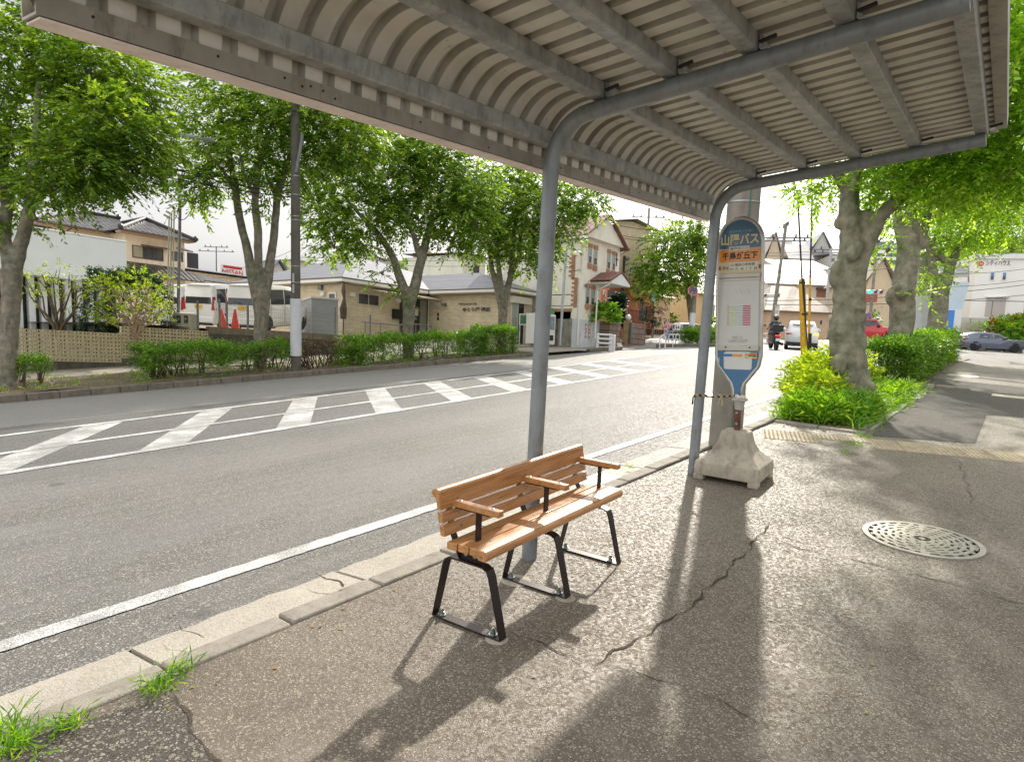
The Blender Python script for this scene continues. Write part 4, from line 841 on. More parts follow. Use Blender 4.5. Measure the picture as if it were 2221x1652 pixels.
# meter box with service pole and conduits
FMB = Fr(dep(Q('b', 262, 1270), 21.5), 1., .35); mbx = thing('meter_box', 'beige twin electricity meter cabinet standing at the lot corner', 'meter box', FMB.O)
a = rect(FMB, Q('b', 188, 1145), Q('b', 335, 1272)); m = MB(); m.box(a[0], a[1], 0, .35, a[2]-.2, a[3]); m.hexa([(a[0]-.02, -.02, a[3]+.004), (a[1]+.02, -.02, a[3]+.004), (a[1]+.02, .37, a[3]+.05), (a[0]-.02, .37, a[3]+.05), (a[0]-.02, -.02, a[3]+.02), (a[1]+.02, -.02, a[3]+.02), (a[1]+.02, .37, a[3]+.07), (a[0]-.02, .37, a[3]+.07)]); m.build('cabinet', M('cabinet_beige', '#aaa592', .5, var=.08), mbx, fr=FMB, smooth=0, bevel=.01)
for x0, x1 in ((222, 256), (282, 315)): b = rect(FMB, Q('b', x0, 1160), Q('b', x1, 1222)); m = MB(); m.box(b[0], b[1], -.02, -.005, b[2], b[3]); wn = m.build('meter_window', M('meter_dark', '#3d3b38', .4, var=.1), mbx, fr=FMB, smooth=0); m = MB(); m.box(b[0]+.04, b[1]-.04, -.03, -.021, (b[2]+b[3])/2-.02, b[3]-.08); m.build('meter', M('meter_grey', '#8f9292', .3, var=.1), wn, fr=FMB, smooth=0)
def ptube(name, label, cat, qs, d, rpx, mat, group=None, part='pole', foot=.0):
    P = [dep(q, dd) for q, dd in zip(qs, d if hasattr(d, '__len__') else [d]*len(qs))]; P = [np.array(p) for p in P]
    t = thing(name, label, cat, P[0], group); m = MB(); m.tube([p-P[0] for p in P], [r*cdepth(p)/FPX for r, p in zip(rpx, P)], 14); m.build(part, mat, t); return t
sp_ = ptube('service_pole', 'grey steel service pole behind the meter cabinet', 'pole', [Q('b', 234, 1150), Q('b', 250, 175)], 21.7, (3.4, 3.2), GALV)
for x0, x1, yt in ((142, 158, 345), (163, 178, 318), (184, 200, 265)):
    c = ptube('conduit', {142: 'leftmost of the three pale conduits beside the service pole', 163: 'middle one of the three pale conduits beside the service pole', 184: 'right one of the three conduits, nearest the service pole'}[x0], 'conduit', [Q('b', x0, 1270), Q('b', x1, yt)], 21.4, (1.5, 1.5), M('pale_conduit', '#a8a391', .5, var=.1), 'conduits by the service pole', part='pipe')
    p = dep(Q('b', x1, yt), 21.4)-np.array(c.location); m = MB(); m.tube([p+[0, 0, -.02], p+[-.12, -.1, .06]], .035, 8); m.build('entry_cap', M('pale_conduit', '', ), c)
for yy, dd in ((720, 21.35), (1032, 21.35)):
    pass
# ------------------------------------------------------------------ vans
VANW = M('van_white', '#d8d6d0', .25, var=.02, sc=.5, coat=.6); CHROME = M('chrome', '#b8b8b8', .15, .9, var=0); TAILR = M('tail_lamp_red', '#9c1a17', .15, var=.1, sc=20, coat=.5); PLY = M('plate_yellow', '#d8b23a', .5, var=0); PLW = M('plate_white', '#cfd3d0', .5, var=0)
LAMPC = M('lamp_clear', '#c9ccd0', .1, .3, var=0); DKPL = M('dark_plastic', '#26272a', .5, var=.1); TYRE = M('tyre', '#1d1d1e', .8, var=.15, sc=20); RIMM = M('wheel_rim', '#a9abad', .35, .7, var=.05); RIMD = M('dark_rim', '#2f3032', .35, .7, var=.05); ORL = M('orange_lamp', '#d27a1c', .2, var=0, coat=.5)
def wheel(parent, x, y, r, w, rim=RIMM, spokes=7, s=1):
    m = MB(); m.T = Matrix.Translation((x, y, r)) @ Matrix.Rotation(R_(90)*-s, 4, 'X')
    m.lathe([(r*.62, -w/2), (r*.93, -w/2), (r, -w*.35), (r, w*.35), (r*.93, w/2), (r*.62, w/2)], n=24); wo_ = m.build('wheel', TYRE, parent)
    m = MB(); m.T = Matrix.Translation((x, y, r)) @ Matrix.Rotation(R_(90)*-s, 4, 'X'); m.lathe([(.001, -w*.1), (r*.6, -w*.1), (r*.64, w*.42), (r*.58, w*.44), (r*.56, w*.2), (r*.2, w*.16)], n=24)
    m.lathe([(.001, w*.36), (r*.16, w*.36), (r*.18, w*.2)], n=12)
    for k in range(spokes):
        a = 2*math.pi*k/spokes; c_, s_ = math.cos(a), math.sin(a); t = r*.07
        m.hexa([(c_*q-s_*e, s_*q+c_*e, z) for z in (w*.15, w*.36) for q, e in ((r*.12, -t), (r*.58, -t*1.3), (r*.58, t*1.3), (r*.12, t))])
    m.build('rim', rim, wo_); return wo_
def carbody(st, parent, mat, name='body'):
    """stations along x: (x, half width, z bottom, z belt, half width top, z top) lofted into one shell"""
    m = MB(); rings = []
    for x, w, zb, zl, wt_, zt in st:
        rr = [(w*.86, zb), (w, zb+.09), (w*1.005, zb+(zl-zb)*.55), (w, zl), (wt_+(w-wt_)*.12, zl+(zt-zl)*.8), (wt_*.94, zt-.012), (wt_*.6, zt+.008)]
        rings.append([(x, -y, z) for y, z in rr]+[(x, y, z) for y, z in rr[::-1]])
    n = 14; vs = [p for r in rings for p in r]; fs = [(i*n+k, i*n+(k+1) % n, (i+1)*n+(k+1) % n, (i+1)*n+k) for i in range(len(rings)-1) for k in range(n)]+[tuple(range(n))[::-1], tuple((len(rings)-1)*n+k for k in range(n))]
    m._add(vs, fs); o = m.build(name, mat, parent, smooth=50); return o
def sidey(st, x, z):
    for a, b in zip(st, st[1:]):
        if a[0] <= x <= b[0]:
            t = (x-a[0])/(b[0]-a[0]); s = [p+(q-p)*t for p, q in zip(a, b)]; break
    else: s = st[0] if x < st[0][0] else st[-1]
    _, w, zb, zl, wt_, zt = s
    if z <= zl: return w
    k = (z-zl)/max(.01, zt-zl); return w+(wt_+(w-wt_)*.12-w)*min(1, k/.8)
def sidepane(st, parent, poly, name, mat, sides=(-1, 1), off=.006):
    for s_ in sides:
        m = MB(); pts = [(x, s_*(sidey(st, x, z)+off), z) for x, z in poly]; m.prism(pts, (0, -s_*.02, 0)); m.build(name, mat, parent, smooth=0)
def arches(st, parent, xs, r, mat, sides=(-1, 1)):
    for x0 in xs:
        for s_ in sides:
            m = MB(); P = [(x0+r*math.cos(a), r*.92+r*math.sin(a)-r*.02) for a in np.linspace(-.25, math.pi+.25, 18)]
            m.prism([(x, s_*(sidey(st, x, z)+.004), z) for x, z in P], (0, -s_*.03, 0)); m.build('wheel_arch', mat, parent, smooth=0)
def van(name, label, loc, rz, group):
    t = thing(name, label, 'van', loc, group, rz); hw = .735
    st = [(-1.70, .70, .32, .95, .58, 1.62), (-1.66, .728, .22, .97, .63, 1.74), (-1.5, hw, .2, 1.0, .655, 1.785), (-.9, hw, .19, 1.02, .665, 1.80), (.1, hw, .19, 1.02, .66, 1.79), (.55, hw, .19, 1.0, .63, 1.755), (.72, hw, .19, .99, .61, 1.69), (1.16, hw, .2, .97, .60, 1.12), (1.3, .73, .2, .95, .60, 1.04), (1.62, .70, .24, .82, .58, .95), (1.70, .62, .32, .7, .52, .8)]
    b = carbody(st, t, VANW)
    sidepane(st, t, [(-1.52, 1.08), (-.98, 1.06), (-.98, 1.62), (-1.48, 1.60)], 'side_window', CARGLASS)
    sidepane(st, t, [(-.93, 1.06), (-.06, 1.05), (-.06, 1.63), (-.93, 1.62)], 'side_window', CARGLASS); sidepane(st, t, [(.0, 1.05), (.98, 1.06), (.66, 1.58), (.0, 1.63)], 'side_window', CARGLASS)
    m = MB(); m.hexa([(-1.712, -.6, 1.02), (-1.712, .6, 1.02), (-1.68, .6, 1.02), (-1.68, -.6, 1.02), (-1.685, -.55, 1.60), (-1.685, .55, 1.60), (-1.65, .55, 1.60), (-1.65, -.55, 1.60)]); rwn = m.build('rear_window', CARGLASS, t, smooth=0)
    m = MB(); m.tube([(-1.72, 0, 1.03), (-1.735, .1, 1.10), (-1.72, .35, 1.13)], .012, 5); m.build('wiper', DKPL, rwn)
    m = MB(); m.box(-1.79, -1.60, -.56, .56, 1.735, 1.765); m.build('roof_spoiler', VANW, t, bevel=.012)
    m = MB(); m.hexa([(.80, -.62, 1.05), (1.18, -.62, 1.05), (1.18, .62, 1.05), (.80, .62, 1.05), (.70, -.56, 1.62), (.80, -.56, 1.62), (.80, .56, 1.62), (.70, .56, 1.62)]); m.v = [(x+.012, y, z) for x, y, z in m.v]; m.build('windscreen', CARGLASS, t, smooth=0)
    for s_ in (-1, 1):
        m = MB(); m.hexa([(-1.715, s_*.60, .78), (-1.715, s_*.715, .78), (-1.58, s_*.742, .78), (-1.58, s_*.60, .78), (-1.70, s_*.645, 1.30), (-1.70, s_*.69, 1.30), (-1.60, s_*.70, 1.30), (-1.60, s_*.64, 1.30)]); m.build('tail_lamp', TAILR, t, smooth=0)
        m = MB(); m.box(1.60, 1.69, s_*.36 if s_ > 0 else -.66, .66 if s_ > 0 else -.36, .72, .86); m.build('headlamp', LAMPC, t, bevel=.02)
        m = MB(); m.ell((.78, s_*.86, 1.10), (.06, .1, .09), 10, 8); m.build('mirror', VANW, t)
        for x_ in (-.82, .12): m = MB(); m.box(x_, x_+.16, s_*.745-.012, s_*.745+.012, .93, .965); m.build('door_handle', VANW, t, bevel=.004)
        for x_ in (-.95, -.03, 1.03): m = MB(); m.box(x_, x_+.012, s_*.741-.004, s_*.741+.004, .32, 1.02); m.build('door_gap', DKPL, t)
    m = MB(); m.box(-1.725, -1.705, -.17, .17, .83, .99); pl = m.build('number_plate', PLY, t); 
    T_ = Matrix.Translation((-1.728, 0, 0)) @ Matrix.Rotation(R_(-90), 4, 'Z'); text('7 77', 'lettering', SBLK, pl, None, -.12, .12, .85, .93, -.0, T=T_)
    m = MB(); m.box(-1.745, -1.60, -.70, .70, .28, .52); m.build('bumper', VANW, t, bevel=.04, seg=3)
    m = MB(); m.box(-1.72, -1.60, -.6, .6, .18, .272); m.build('underbody', DKPL, t)
    arches(st, t, (-1.15, 1.22), .345, BLACK)
    for x_ in (-1.15, 1.22):
        for s_ in (-1, 1): wheel(t, x_, s_*.66, .285, .15, s=-s_ if False else s_)
    return t
def lotpt(q):
    r = ray(q); t = 5.
    while t < 90:
        p = EYE+r*t
        if p[2] < lot_z(p[0], p[1]): return p
        t += .05
va = math.atan2(.34, 1.)        # parked nose towards the street corner
pv = dep(Q('b', 905, 1275), 26.6)
vz = R_(112)
v1 = van('parked_van', 'white box van behind the left tree trunk, nearest the grey shed', tuple(dep(Q('b', 985, 1283), 27.6)), vz, 'parked white vans')
o1 = np.array(v1.location); pitch = np.array([-1.85, 1.2, 0])
v2 = dup(v1, tuple(dep(Q('b', 640, 1262), 28.8)), 'white box van in the middle of the three parked vans', 'parked white vans'); v3 = dup(v1, tuple(dep(Q('b', 395, 1252), 30.2)), 'white box van half hidden behind the meter cabinet and shrub', 'parked white vans')
# traffic cones
def cone(loc, label, tilt):
    t = thing('traffic_cone', label, 'traffic cone', loc, 'red traffic cones'); RED = M('cone_red', '#c23a26', .5, var=.08, sc=8)
    m = MB(); m.T = Matrix.Rotation(tilt, 4, 'Y'); m.lathe([(.15, .025), (.035, .68), (.02, .69), (.001, .69)], n=20); m.build('cone_body', RED, t); m = MB(); m.box(-.19, .19, -.19, .19, 0, .022); m.build('foot_plate', RED, t, bevel=.01); return t
cone(tuple(dep(Q('b', 705, 1272), 24.0)), 'upright red traffic cone behind the fence beside the tree trunk', 0.); cone(tuple(dep(Q('b', 618, 1270), 24.0)), 'leaning red traffic cone behind the rear van, left of the upright one', -.28)
# mesh fence on the retaining wall
FF = Fr(FA.p(5.2, .1, 1.5)); fe = thing('mesh_fence', 'thin wire mesh fence on posts along the parking lot edge', 'fence', FF.O)
for z_, x_, y0_, y1_ in (('b', 392, 1245, 1035), ('b', 572, 1250, 1022), ('b', 633, 1265, 1040), ('b', 806, 1270, 1060), ('c', 628, 812, 610), ('c', 890, 828, 665)):
    a, w_ = FF.uw(Q(z_, x_, y1_)); b_ = FF.uw(Q(z_, x_, y0_))[1]; m = MB(); m.box(a-.022, a+.022, -.03, .03, b_-.1, w_); m.build('fence_post', GALV, fe, fr=FF, smooth=0)
m = MB(); uE = FF.uw(Q('c', 890, 700))[0]
for w_ in (.12, .28, .44, .60, .72): m.tube([(.3, -.035, w_+.0), (uE, -.035, w_+.02)], .0045, 4, cap=False)
for u in np.arange(.3, uE, .075): m.tube([(u, -.035, .08), (u, -.035, .74)], .0028, 3, cap=False)
m.build('wire_mesh', M('mesh_wire', '#8d8b83', .5, .5, var=.1), fe, fr=FF, smooth=0)
# storage shed
FSH = Fr(dep(Q('c', 385, 790), 31), .9, -.45); sd = thing('storage_shed', 'grey steel storage locker between the van and the tiled building', 'shed', FSH.O)
u1 = FSH.uw(Q('c', 455, 800))[0]; wt_ = FSH.uw(Q('c', 455, 542))[1]; m = MB(); m.box(-.4, u1, 0, 1.1, -.3, wt_); m.build('cabinet', M('shed_grey', '#8d8f92', .45, .2, var=.08), sd, fr=FSH, smooth=0, bevel=.01); m = MB(); m.box(-.42, u1+.04, -.04, 1.14, wt_+.003, wt_+.07); m.build('roof', M('shed_trim', '#b9bab9', .5, var=.05), sd, fr=FSH, smooth=0)
m = MB(); [m.box(u, u+.05, -.03, .0, -.25, wt_-.02) for u in (-.35, u1*.45, u1-.06)]; m.build('door_post', M('shed_trim', ''), sd, fr=FSH, smooth=0)
# ------------------------------------------------------------------ single-storey tiled building
FY = Fr(dep(Q('c', 690, 815), 33)); yb = thing('clinic', 'single storey building clad in pale brick tile under grey hipped roofs', 'building', FY.O)
TIL = brickm('pale_brick_tile', '#e0d0b0', '#d0be9c', '#b3a386', .30, .075, ms=.006, bs=.25); TRW = M('ivory_trim', '#e0d8c8', .5, var=.05)
def yu(x, y, v=0.): return FY.uw(Q('c', x, y), v)
wE = yu(690, 432)[1]; uK = yu(1318, 700)[0]; vK, _ = FY.vw(Q('c', 1908, 700), uK); uW = min(FY.uw(Q('c', 2135, 700), vK)[0], 29.15-FY.O[1]); vL, _ = FY.vw(Q('c', 60, 600), 0)
struct(sheet('forecourt', -60, -24.45, 18.9, 46, 10, 10, 0, M('pale_forecourt', '#a59c8e', .9, var=.12), zf=lambda x, y: FY.O[2]+.02+lv(x-FY.O[0], y-FY.O[1])-max(0, (x+29)*.02)))
m = MB(); m.box(0, uK+5, 0, vL+2, -1.2, wE); m.box(uK, uW, vK, -.003, -1.2, wE); m.build('wall', TIL, yb, fr=FY, smooth=0, uv=True)
rf = MB(); apx = yu(737, 240, 4.2); e = .55; 
hip(rf, -e, uK+6.4, -e, 8.9, wE+.18, apx[0], apx[0]+2.2, 4.2, apx[1]-wE-.2); ax2 = FY.vw(Q('c', 1830, 378), uK+2.8)
hip(rf, uK-e, uW+2.2, vK-e, 3., wE+.17, uK+2.4, uK+3.4, ax2[0], max(1., ax2[1]-wE-.2)) if False else None
a, b, c, d = (uK-e, vK-e, wE+.17), (uW+.1, vK-e, wE+.17), (uW+.1, 3, wE+.17), (uK-e, 3, wE+.17); um = (uK-e+uW+1.6)/2; hh_ = ax2[1]-wE-.2; pk = (um, ax2[0]+.2, wE+.17+hh_); pb = (um, 3.6, wE+.17+hh_)
slope(rf, [a, b, pk]); slope(rf, [b, c, pb, pk]); slope(rf, [d, a, pk, pb]); rf.build('roof', SLATE, yb, fr=FY, smooth=0)
m = MB(); m.box(-e-.03, uK-e-.04, -e-.03, -e+.12, wE+.02, wE+.165); m.box(-e-.03, -e+.12, -e+.12, 8.9, wE+.02, wE+.165); m.box(uK-e-.03, uW+.1, vK-e-.03, vK-e+.12, wE+.02, wE+.16); m.box(uK-e-.03, uK-e+.12, vK-e+.12, -e-.05, wE+.02, wE+.16); m.build('gutter', TRW, yb, fr=FY, smooth=0, bevel=.02)
m = MB(); m.box(-e+.12, uK-e, -e+.12, -.003, wE-.02, wE+.03); m.box(-e+.12, -.003, -e+.12, 8.8, wE-.03, wE+.02); m.box(uK-e+.12, uW+.05, vK-e+.12, vK-.003, wE-.02, wE+.03); m.box(uK-e+.12, uK-.003, vK, -e+.1, wE-.03, wE+.02); m.build('soffit', M('soffit', '#a39a88', .8, var=.05), yb, fr=FY, smooth=0)
a = rect(FY, Q('c', 795, 500), Q('c', 955, 605)); window(FY, yb, (a[0], a[1], yu(795, 588)[1], yu(795, 497)[1]), frame=M('window_ivory', '#c9c0ad', .4, var=.03), mull=1)
a = rect_v(FY, Q('c', 580, 490), Q('c', 640, 750)); dr = window(FY, yb, (a[0], a[1], FY.vw(Q('c', 640, 750))[1], FY.vw(Q('c', 640, 495))[1]), v=0, side=True, frame=TRW, mull=0, name='door', ft=.09); m = MB(); [m.box(-.03, -.014, a[0]+.1, a[1]-.1, z, z+.025) for z in np.arange(.55, 1.25, .14)]; m.build('bar', DARKM, dr, fr=FY, smooth=0)
# entrance recess, dark door and glass
a0_, b0_ = yu(1108, 530)[0], yu(1305, 530)[0]; wD = yu(1200, 540)[1]
m = MB(); m.box(a0_, uK-.02, -.02, -.004, .0, wD); en = m.build('entrance', M('entrance_dark', '#3b332d', .4, var=.2), yb, fr=FY, smooth=0); m = MB(); m.box(yu(1255, 600)[0], b0_, -.05, -.025, .05, wD-.05); m.build('glass_door', M('glass_door', '#8d948a', .1, var=.2, spec=.7), en, fr=FY, smooth=0)
for x0, y0_, x1, y1_, c, nm in ((1213, 620, 1238, 672, '#d8d5cc', 'notice'), (1214, 674, 1230, 688, '#3b7fb8', 'notice'), (1212, 690, 1228, 700, '#d4c24a', 'notice'), (1262, 628, 1275, 655, '#cf7a35', 'notice')): a = rect(FY, Q('c', x0, y0_), Q('c', x1, y1_)); m = MB(); m.box(a[0], a[1], -.07, -.055, a[2], a[3]); m.build(nm, M('notice'+c, c, .5, var=0), en, fr=FY, smooth=0)
m = MB(); a = yu(700, 440); b = yu(1395, 535); m.hexa([(a0_-1.9, -1.0, wE-.28), (uK-.05, -1.0, wE-.28), (uK-.05, -.02, wE-.12), (a0_-1.9, -.02, wE-.12), (a0_-1.9, -1.0, wE-.22), (uK-.05, -1.0, wE-.22), (uK-.05, -.02, wE-.06), (a0_-1.9, -.02, wE-.06)]); m.build('canopy', TRW, yb, fr=FY, smooth=0)
# lettering and fittings on the projecting wall (plane u = uK, seen from the left)
FT = Fr(FY.p(uK, vK, 0), 1., 0.); FT.U = -FY.V; FT.V = FY.U; FT.M = np.stack([FT.U, FT.V, FT.Wz], 1)
BL = M('black_letters', '#1d1a18', .4, var=0)
# offset to the thing's base
offT = FT.O-FY.O
def txt(body, q0, q1, bold):
    (ua, wa), (ub, wb_) = FT.uw(q0), FT.uw(q1); o = text(body, 'lettering', BL, yb, FT, min(ua, ub), max(ua, ub), min(wa, wb_), max(wa, wb_), -.06, bold=bold, ext=.02); o.location = offT; return o
txt('小規模多機能型居宅介護', Q('c', 1540, 594), Q('c', 1680, 576), .01); txt('ゆとり庵 福田', Q('c', 1580, 642), Q('c', 1780, 608), .028)
def tb(name, mat, boxes, parent=yb, **k):
    m = MB(); [m.box(*b) for b in boxes]; o = m.build(name, mat, parent, fr=FT, smooth=0, **k); o.location = offT; return o
a = FT.uw(Q('c', 1393, 587)); tb('wall_lamp', WHITE, [(a[0]-.12, a[0]+.12, -.14, 0, a[1]-.09, a[1]+.09)]); a = FT.uw(Q('c', 1448, 590)); tb('spotlight', GALV, [(a[0]-.13, a[0]+.1, -.22, 0, a[1]-.07, a[1]+.07)])
for y_ in (662, 693): a = FT.uw(Q('c', 1394, y_)); tb('intercom', BL, [(a[0]-.05, a[0]+.05, -.04, 0, a[1]-.09, a[1]+.09)])
for x_, y_, nm in ((750, 513, 'wall_lamp'), (1090, 558, 'wall_lamp')): a = yu(x_, y_); m = MB(); m.box(a[0]-.14, a[0]+.14, -.14, 0, a[1]-.1, a[1]+.1); m.build(nm, WHITE, yb, fr=FY, smooth=0)
a = yu(1078, 655); m = MB(); m.box(a[0]-.26, a[0]+.26, -.2, 0, a[1]-.28, a[1]+.22); m.build('letter_box', BL, yb, fr=FY, smooth=0, bevel=.02)
for x_, y_ in ((548, 510), (530, 465)): a = FY.vw(Q('c', x_, y_)); m = MB(); m.box(-.14, 0, a[0]-.14, a[0]+.14, a[1]-.1, a[1]+(.1 if y_ == 510 else .25)); m.build('wall_lamp', WHITE if y_ == 510 else GALV, yb, fr=FY, smooth=0)
# window on the street side of the wing
a = FY.uw(Q('c', 1932, 570), vK); b = FY.uw(Q('c', 2035, 570), vK); window(FY, yb, (a[0], b[0], -.3, a[1]+.05), v=vK, frame=TRW, mull=1, ft=.07, curtain=(.48, M('curtain_white', '#a9b0a8', .7, var=.1))); a = FY.uw(Q('c', 1922, 540), vK); b = FY.uw(Q('c', 2058, 555), vK); m = MB(); m.box(a[0], b[0], vK-.28, vK-.003, a[1]-.22, a[1]+.12); m.build('shutter_box', TRW, yb, fr=FY, smooth=0, bevel=.02)
m = MB(); a = FY.uw(Q('c', 2085, 600), vK); m.box(a[0]+.1, a[0]+.35, vK-.12, vK-.003, -1, a[1]-.5); m.build('downpipe', BRN, yb, fr=FY, smooth=0)
m = MB(); a = FY.vw(Q('c', 685, 500)); m.tube([(-.1, -.06, wE), (-.1, -.06, -.6)], .045, 8); m.tube([(uK-.08, -.1, wE-.1), (uK-.08, -.1, 0)], .04, 8); m.build('downpipe', TRW, yb, fr=FY)
# folded parasol, handrail, chairs, notice case
p = FY.p(-.45, -.55, 0); fp_ = thing('folded_parasol', 'folded brown parasol leaning at the corner of the tiled building', 'parasol', p); wp = yu(655, 430)[1]
m = MB(); m.tube([(0, 0, -.2), (.05, 0, wp)], .03, 8); m.build('pole', BRN, fp_); m = MB(); m.tube([(.0, 0, .75), (.02, 0, .95), (.0, 0, 1.2), (.06, 0, 1.7), (.0, 0, 2.0), (.02, 0, wp)], [.14, .15, .17, .06, .1, .05], 10); m.build('cloth', M('parasol_brown', '#584a3f', .9, var=.25, sc=8), fp_)
FR_ = Fr(FY.p(yu(840, 720, -1.6)[0], -1.6, 0)); hr = thing('handrail', 'stainless ramp handrail in front of the tiled building entrance', 'handrail', FR_.O); LU = FR_.uw(Q('c', 1110, 710))[0]; LU2 = FR_.uw(Q('c', 1345, 715))[0]; wz = FR_.uw(Q('c', 840, 720))[1]
for k, (u, top) in enumerate(((0.1, wz), (LU*.45, wz), (LU, wz), (LU*1.0+.5, wz+.15), (LU2*.75, wz+.15), (LU2, wz+.12))): m = MB(); m.tube([(u, 0, -.4), (u, 0, top)], .025, 8); m.build('rail_post', GALV, hr, fr=FR_)
m = MB(); m.tube([(-.1, 0, wz), (LU, 0, wz+.02), (LU+.5, 0, wz+.15), (LU2, 0, wz+.12)], .03, 8); [m.tube([(LU, 0, wz-.2-k*.2), (LU2, 0, wz-.15-k*.2)], .015, 6) for k in range(4)]; m.build('rail', GALV, hr, fr=FR_)
def chair(q, label, d):
    t = thing('garden_chair', label, 'chair', tuple(dep(q, d)), 'wicker chairs by the entrance', rz=1.2); WK = M('wicker', '#b08a55', .8, var=.2, sc=30); AL = M('chair_alu', '#b5b0a5', .4, .5, var=.1)
    m = MB(); m.box(-.25, .25, -.25, .25, .42, .46); m.build('seat', WK, t, bevel=.015); m = MB(); m.hexa([(-.27, -.25, .5), (-.23, -.25, .5), (-.23, .25, .5), (-.27, .25, .5), (-.33, -.25, .86), (-.29, -.25, .86), (-.29, .25, .86), (-.33, .25, .86)]); m.build('backrest', WK, t, bevel=.015)
    for x in (-.25, .25):
        for y in (-.25, .25): m = MB(); m.tube([(x*1.1, y*1.05, 0), (x, y, .42), (x, y, .66)], .014, 6); m.build('leg', AL, t)
    for y in (-.25, .25): m = MB(); m.tube([(-.3, y, .68), (.25, y, .66)], .016, 6); m.build('armrest', AL, t)
    return t
chair(Q('c', 1352, 800), 'wicker chair half behind the handrail, beside the entrance', 41.5); chair(Q('c', 1398, 805), 'wicker chair standing against the lettered wall, right of its twin', 41.0)
FNB = Fr(dep(Q('c', 2037, 815), 34), .75, .66); nb = thing('notice_case', 'white framed notice case on posts beyond the long hedge', 'notice board', FNB.O); a = rect(FNB, Q('c', 1995, 655), Q('c', 2070, 742))
m = MB(); m.box(a[0], a[1], 0, .1, a[2], a[2]+.05); m.box(a[0], a[1], 0, .1, a[3]-.05, a[3]); m.box(a[0], a[0]+.05, 0, .1, a[2]+.05, a[3]-.05); m.box(a[1]-.05, a[1], 0, .1, a[2]+.05, a[3]-.05); m.build('frame', WHITE, nb, fr=FNB, smooth=0); m = MB(); m.box(a[0]+.04, a[1]-.04, .04, .09, a[2]+.04, a[3]-.04); m.build('back_panel', M('notice_green', '#4d7a4b', .5, var=.2, sc=2), nb, fr=FNB, smooth=0)
m = MB(); m.box(a[0]+.12, a[0]+.62*(a[1]-a[0]), .02, .036, a[2]+.45, a[3]-.08); m.build('poster', M('poster', '#b9c5c4', .5, var=.1), nb, fr=FNB, smooth=0); m = MB(); m.box(a[0]+.66*(a[1]-a[0]), a[1]-.1, .02, .036, a[2]+.5, a[3]-.3); m.build('poster', M('poster_dark', '#4a4a50', .5, var=.4, sc=6), nb, fr=FNB, smooth=0)
for u in (a[0]+.02, a[1]-.07): m = MB(); m.box(u, u+.05, .02, .07, -1, a[2]); m.build('post', WHITE, nb, fr=FNB, smooth=0)
# ------------------------------------------------------------------ utility pole on the left strip
B = gnd(D(642, 803)); lp = thing('utility_pole', 'slim dark utility pole with white sheet wrapped round its foot', 'utility pole', B); k = cdepth(B)/FPX
def hgt(q): return dep(q, cdepth(B))[2]-B[2]
TOPQ = hgt(D(643, 260)); h1, h2 = hgt(Q('b', 1205, 1490)), hgt(Q('b', 1205, 1020))
m = MB(); m.tube([(0, 0, -.2), (0, 0, TOPQ+1.5)], [.135, .115], 20); m.build('pole', M('dark_pole', '#5a564d', .85, var=.25, sc=3, dirt=('#3e3a33', .6)), lp)
m = MB(); m.lathe([(.155, h1), (.152, h2), (.13, h2+.004)], n=20); m.build('white_sheet', M('pole_sheet', '#bfc0c2', .5, var=.08, sc=4), lp)
for y_ in (45, 190, 360, 390, 758, 890): m = MB(); m.lathe([(.13, 0), (.132, .006), (.132, .014), (.13, .02)], (0, 0, hgt(Q('b', 1205, y_))), 20); m.build('band', BOLT, lp)
for (y0_, y1_) in ((815, 888), (903, 972)): 
    m = MB(); a = hgt(Q('b', 1225, y1_)); b = hgt(Q('b', 1225, y0_)); m.box(.03, .10, -.128, -.120, a, b); st = m.build('sticker', M('pole_sticker', '#c9c9c6', .5, var=.1, sc=20), lp); 
    for j in range(4): m = MB(); m.box(.05, .08, -.131, -.1285, a+.03+j*(b-a)*.22, a+.03+j*(b-a)*.22+.03); m.build('print', SBLK, st)
m = MB(); [m.tube([(.0, -.1, z), (s_*.2, -.12, z)], .008, 6) for z, s_ in ((h2+.4, -1), (h2+.7, 1), (h2+1.3, 1), (TOPQ-.9, -1))]; m.tube([(.1, -.05, TOPQ-1.6), (.25, 0, TOPQ-.9), (.32, 0, TOPQ-.6)], .045, 8); m.build('step_bolt', GALV, lp)
# ------------------------------------------------------------------ litter
t = thing('litter', 'crumpled white paper cup lying on the planting strip soil', 'litter', gnd(Q('j', 315, 52))); m = MB(); m.T = Matrix.Rotation(1.3, 4, 'Y') @ Matrix.Rotation(.5, 4, 'X'); m.lathe([(.03, 0), (.045, .11), (.047, .115), (.04, .11), (.027, .01)], (0, 0, .0), 14); m.v = [(x, y, z+.05) for x, y, z in m.v]; m.build('cup', M('paper_cup', '#cfc4bc', .8, var=.1, sc=30), t)
# ------------------------------------------------------------------ cream house at the corner
FC = Fr(gnd(Q('d', 1012, 1375))); ch = thing('house', 'cream three level house with brick quoins, slit windows and gabled porch', 'house', FC.O)
IV = M('ivory_render', '#e6dfce', .9, var=.05, sc=1., dirt=('#9c9482', .3)); GCON = M('grey_base_render', '#c8caca', .9, var=.1, sc=1.5, dirt=('#82837f', .5)); QB = M('quoin_brick', '#a5795c', .85, var=.35, sc=14); DGREY = M('shade_panel', '#6d675c', .8, var=.1)
def cu(x, y, v=0.): return FC.uw(Q('d', x, y), v)
def cv(x, y, u=0.): return FC.vw(Q('d', x, y), u)
wS = cv(1010, 835)[1]; wEl = cu(1090, 490)[1]; uG = cu(1205, 1200)[0]; uR = cu(1368, 700)[0]; vB = cv(590, 850)[0]; wBase = cu(1100, 1170)[1]; cvc = FC.vw(Q('c', 1750, 350), 0)[0]
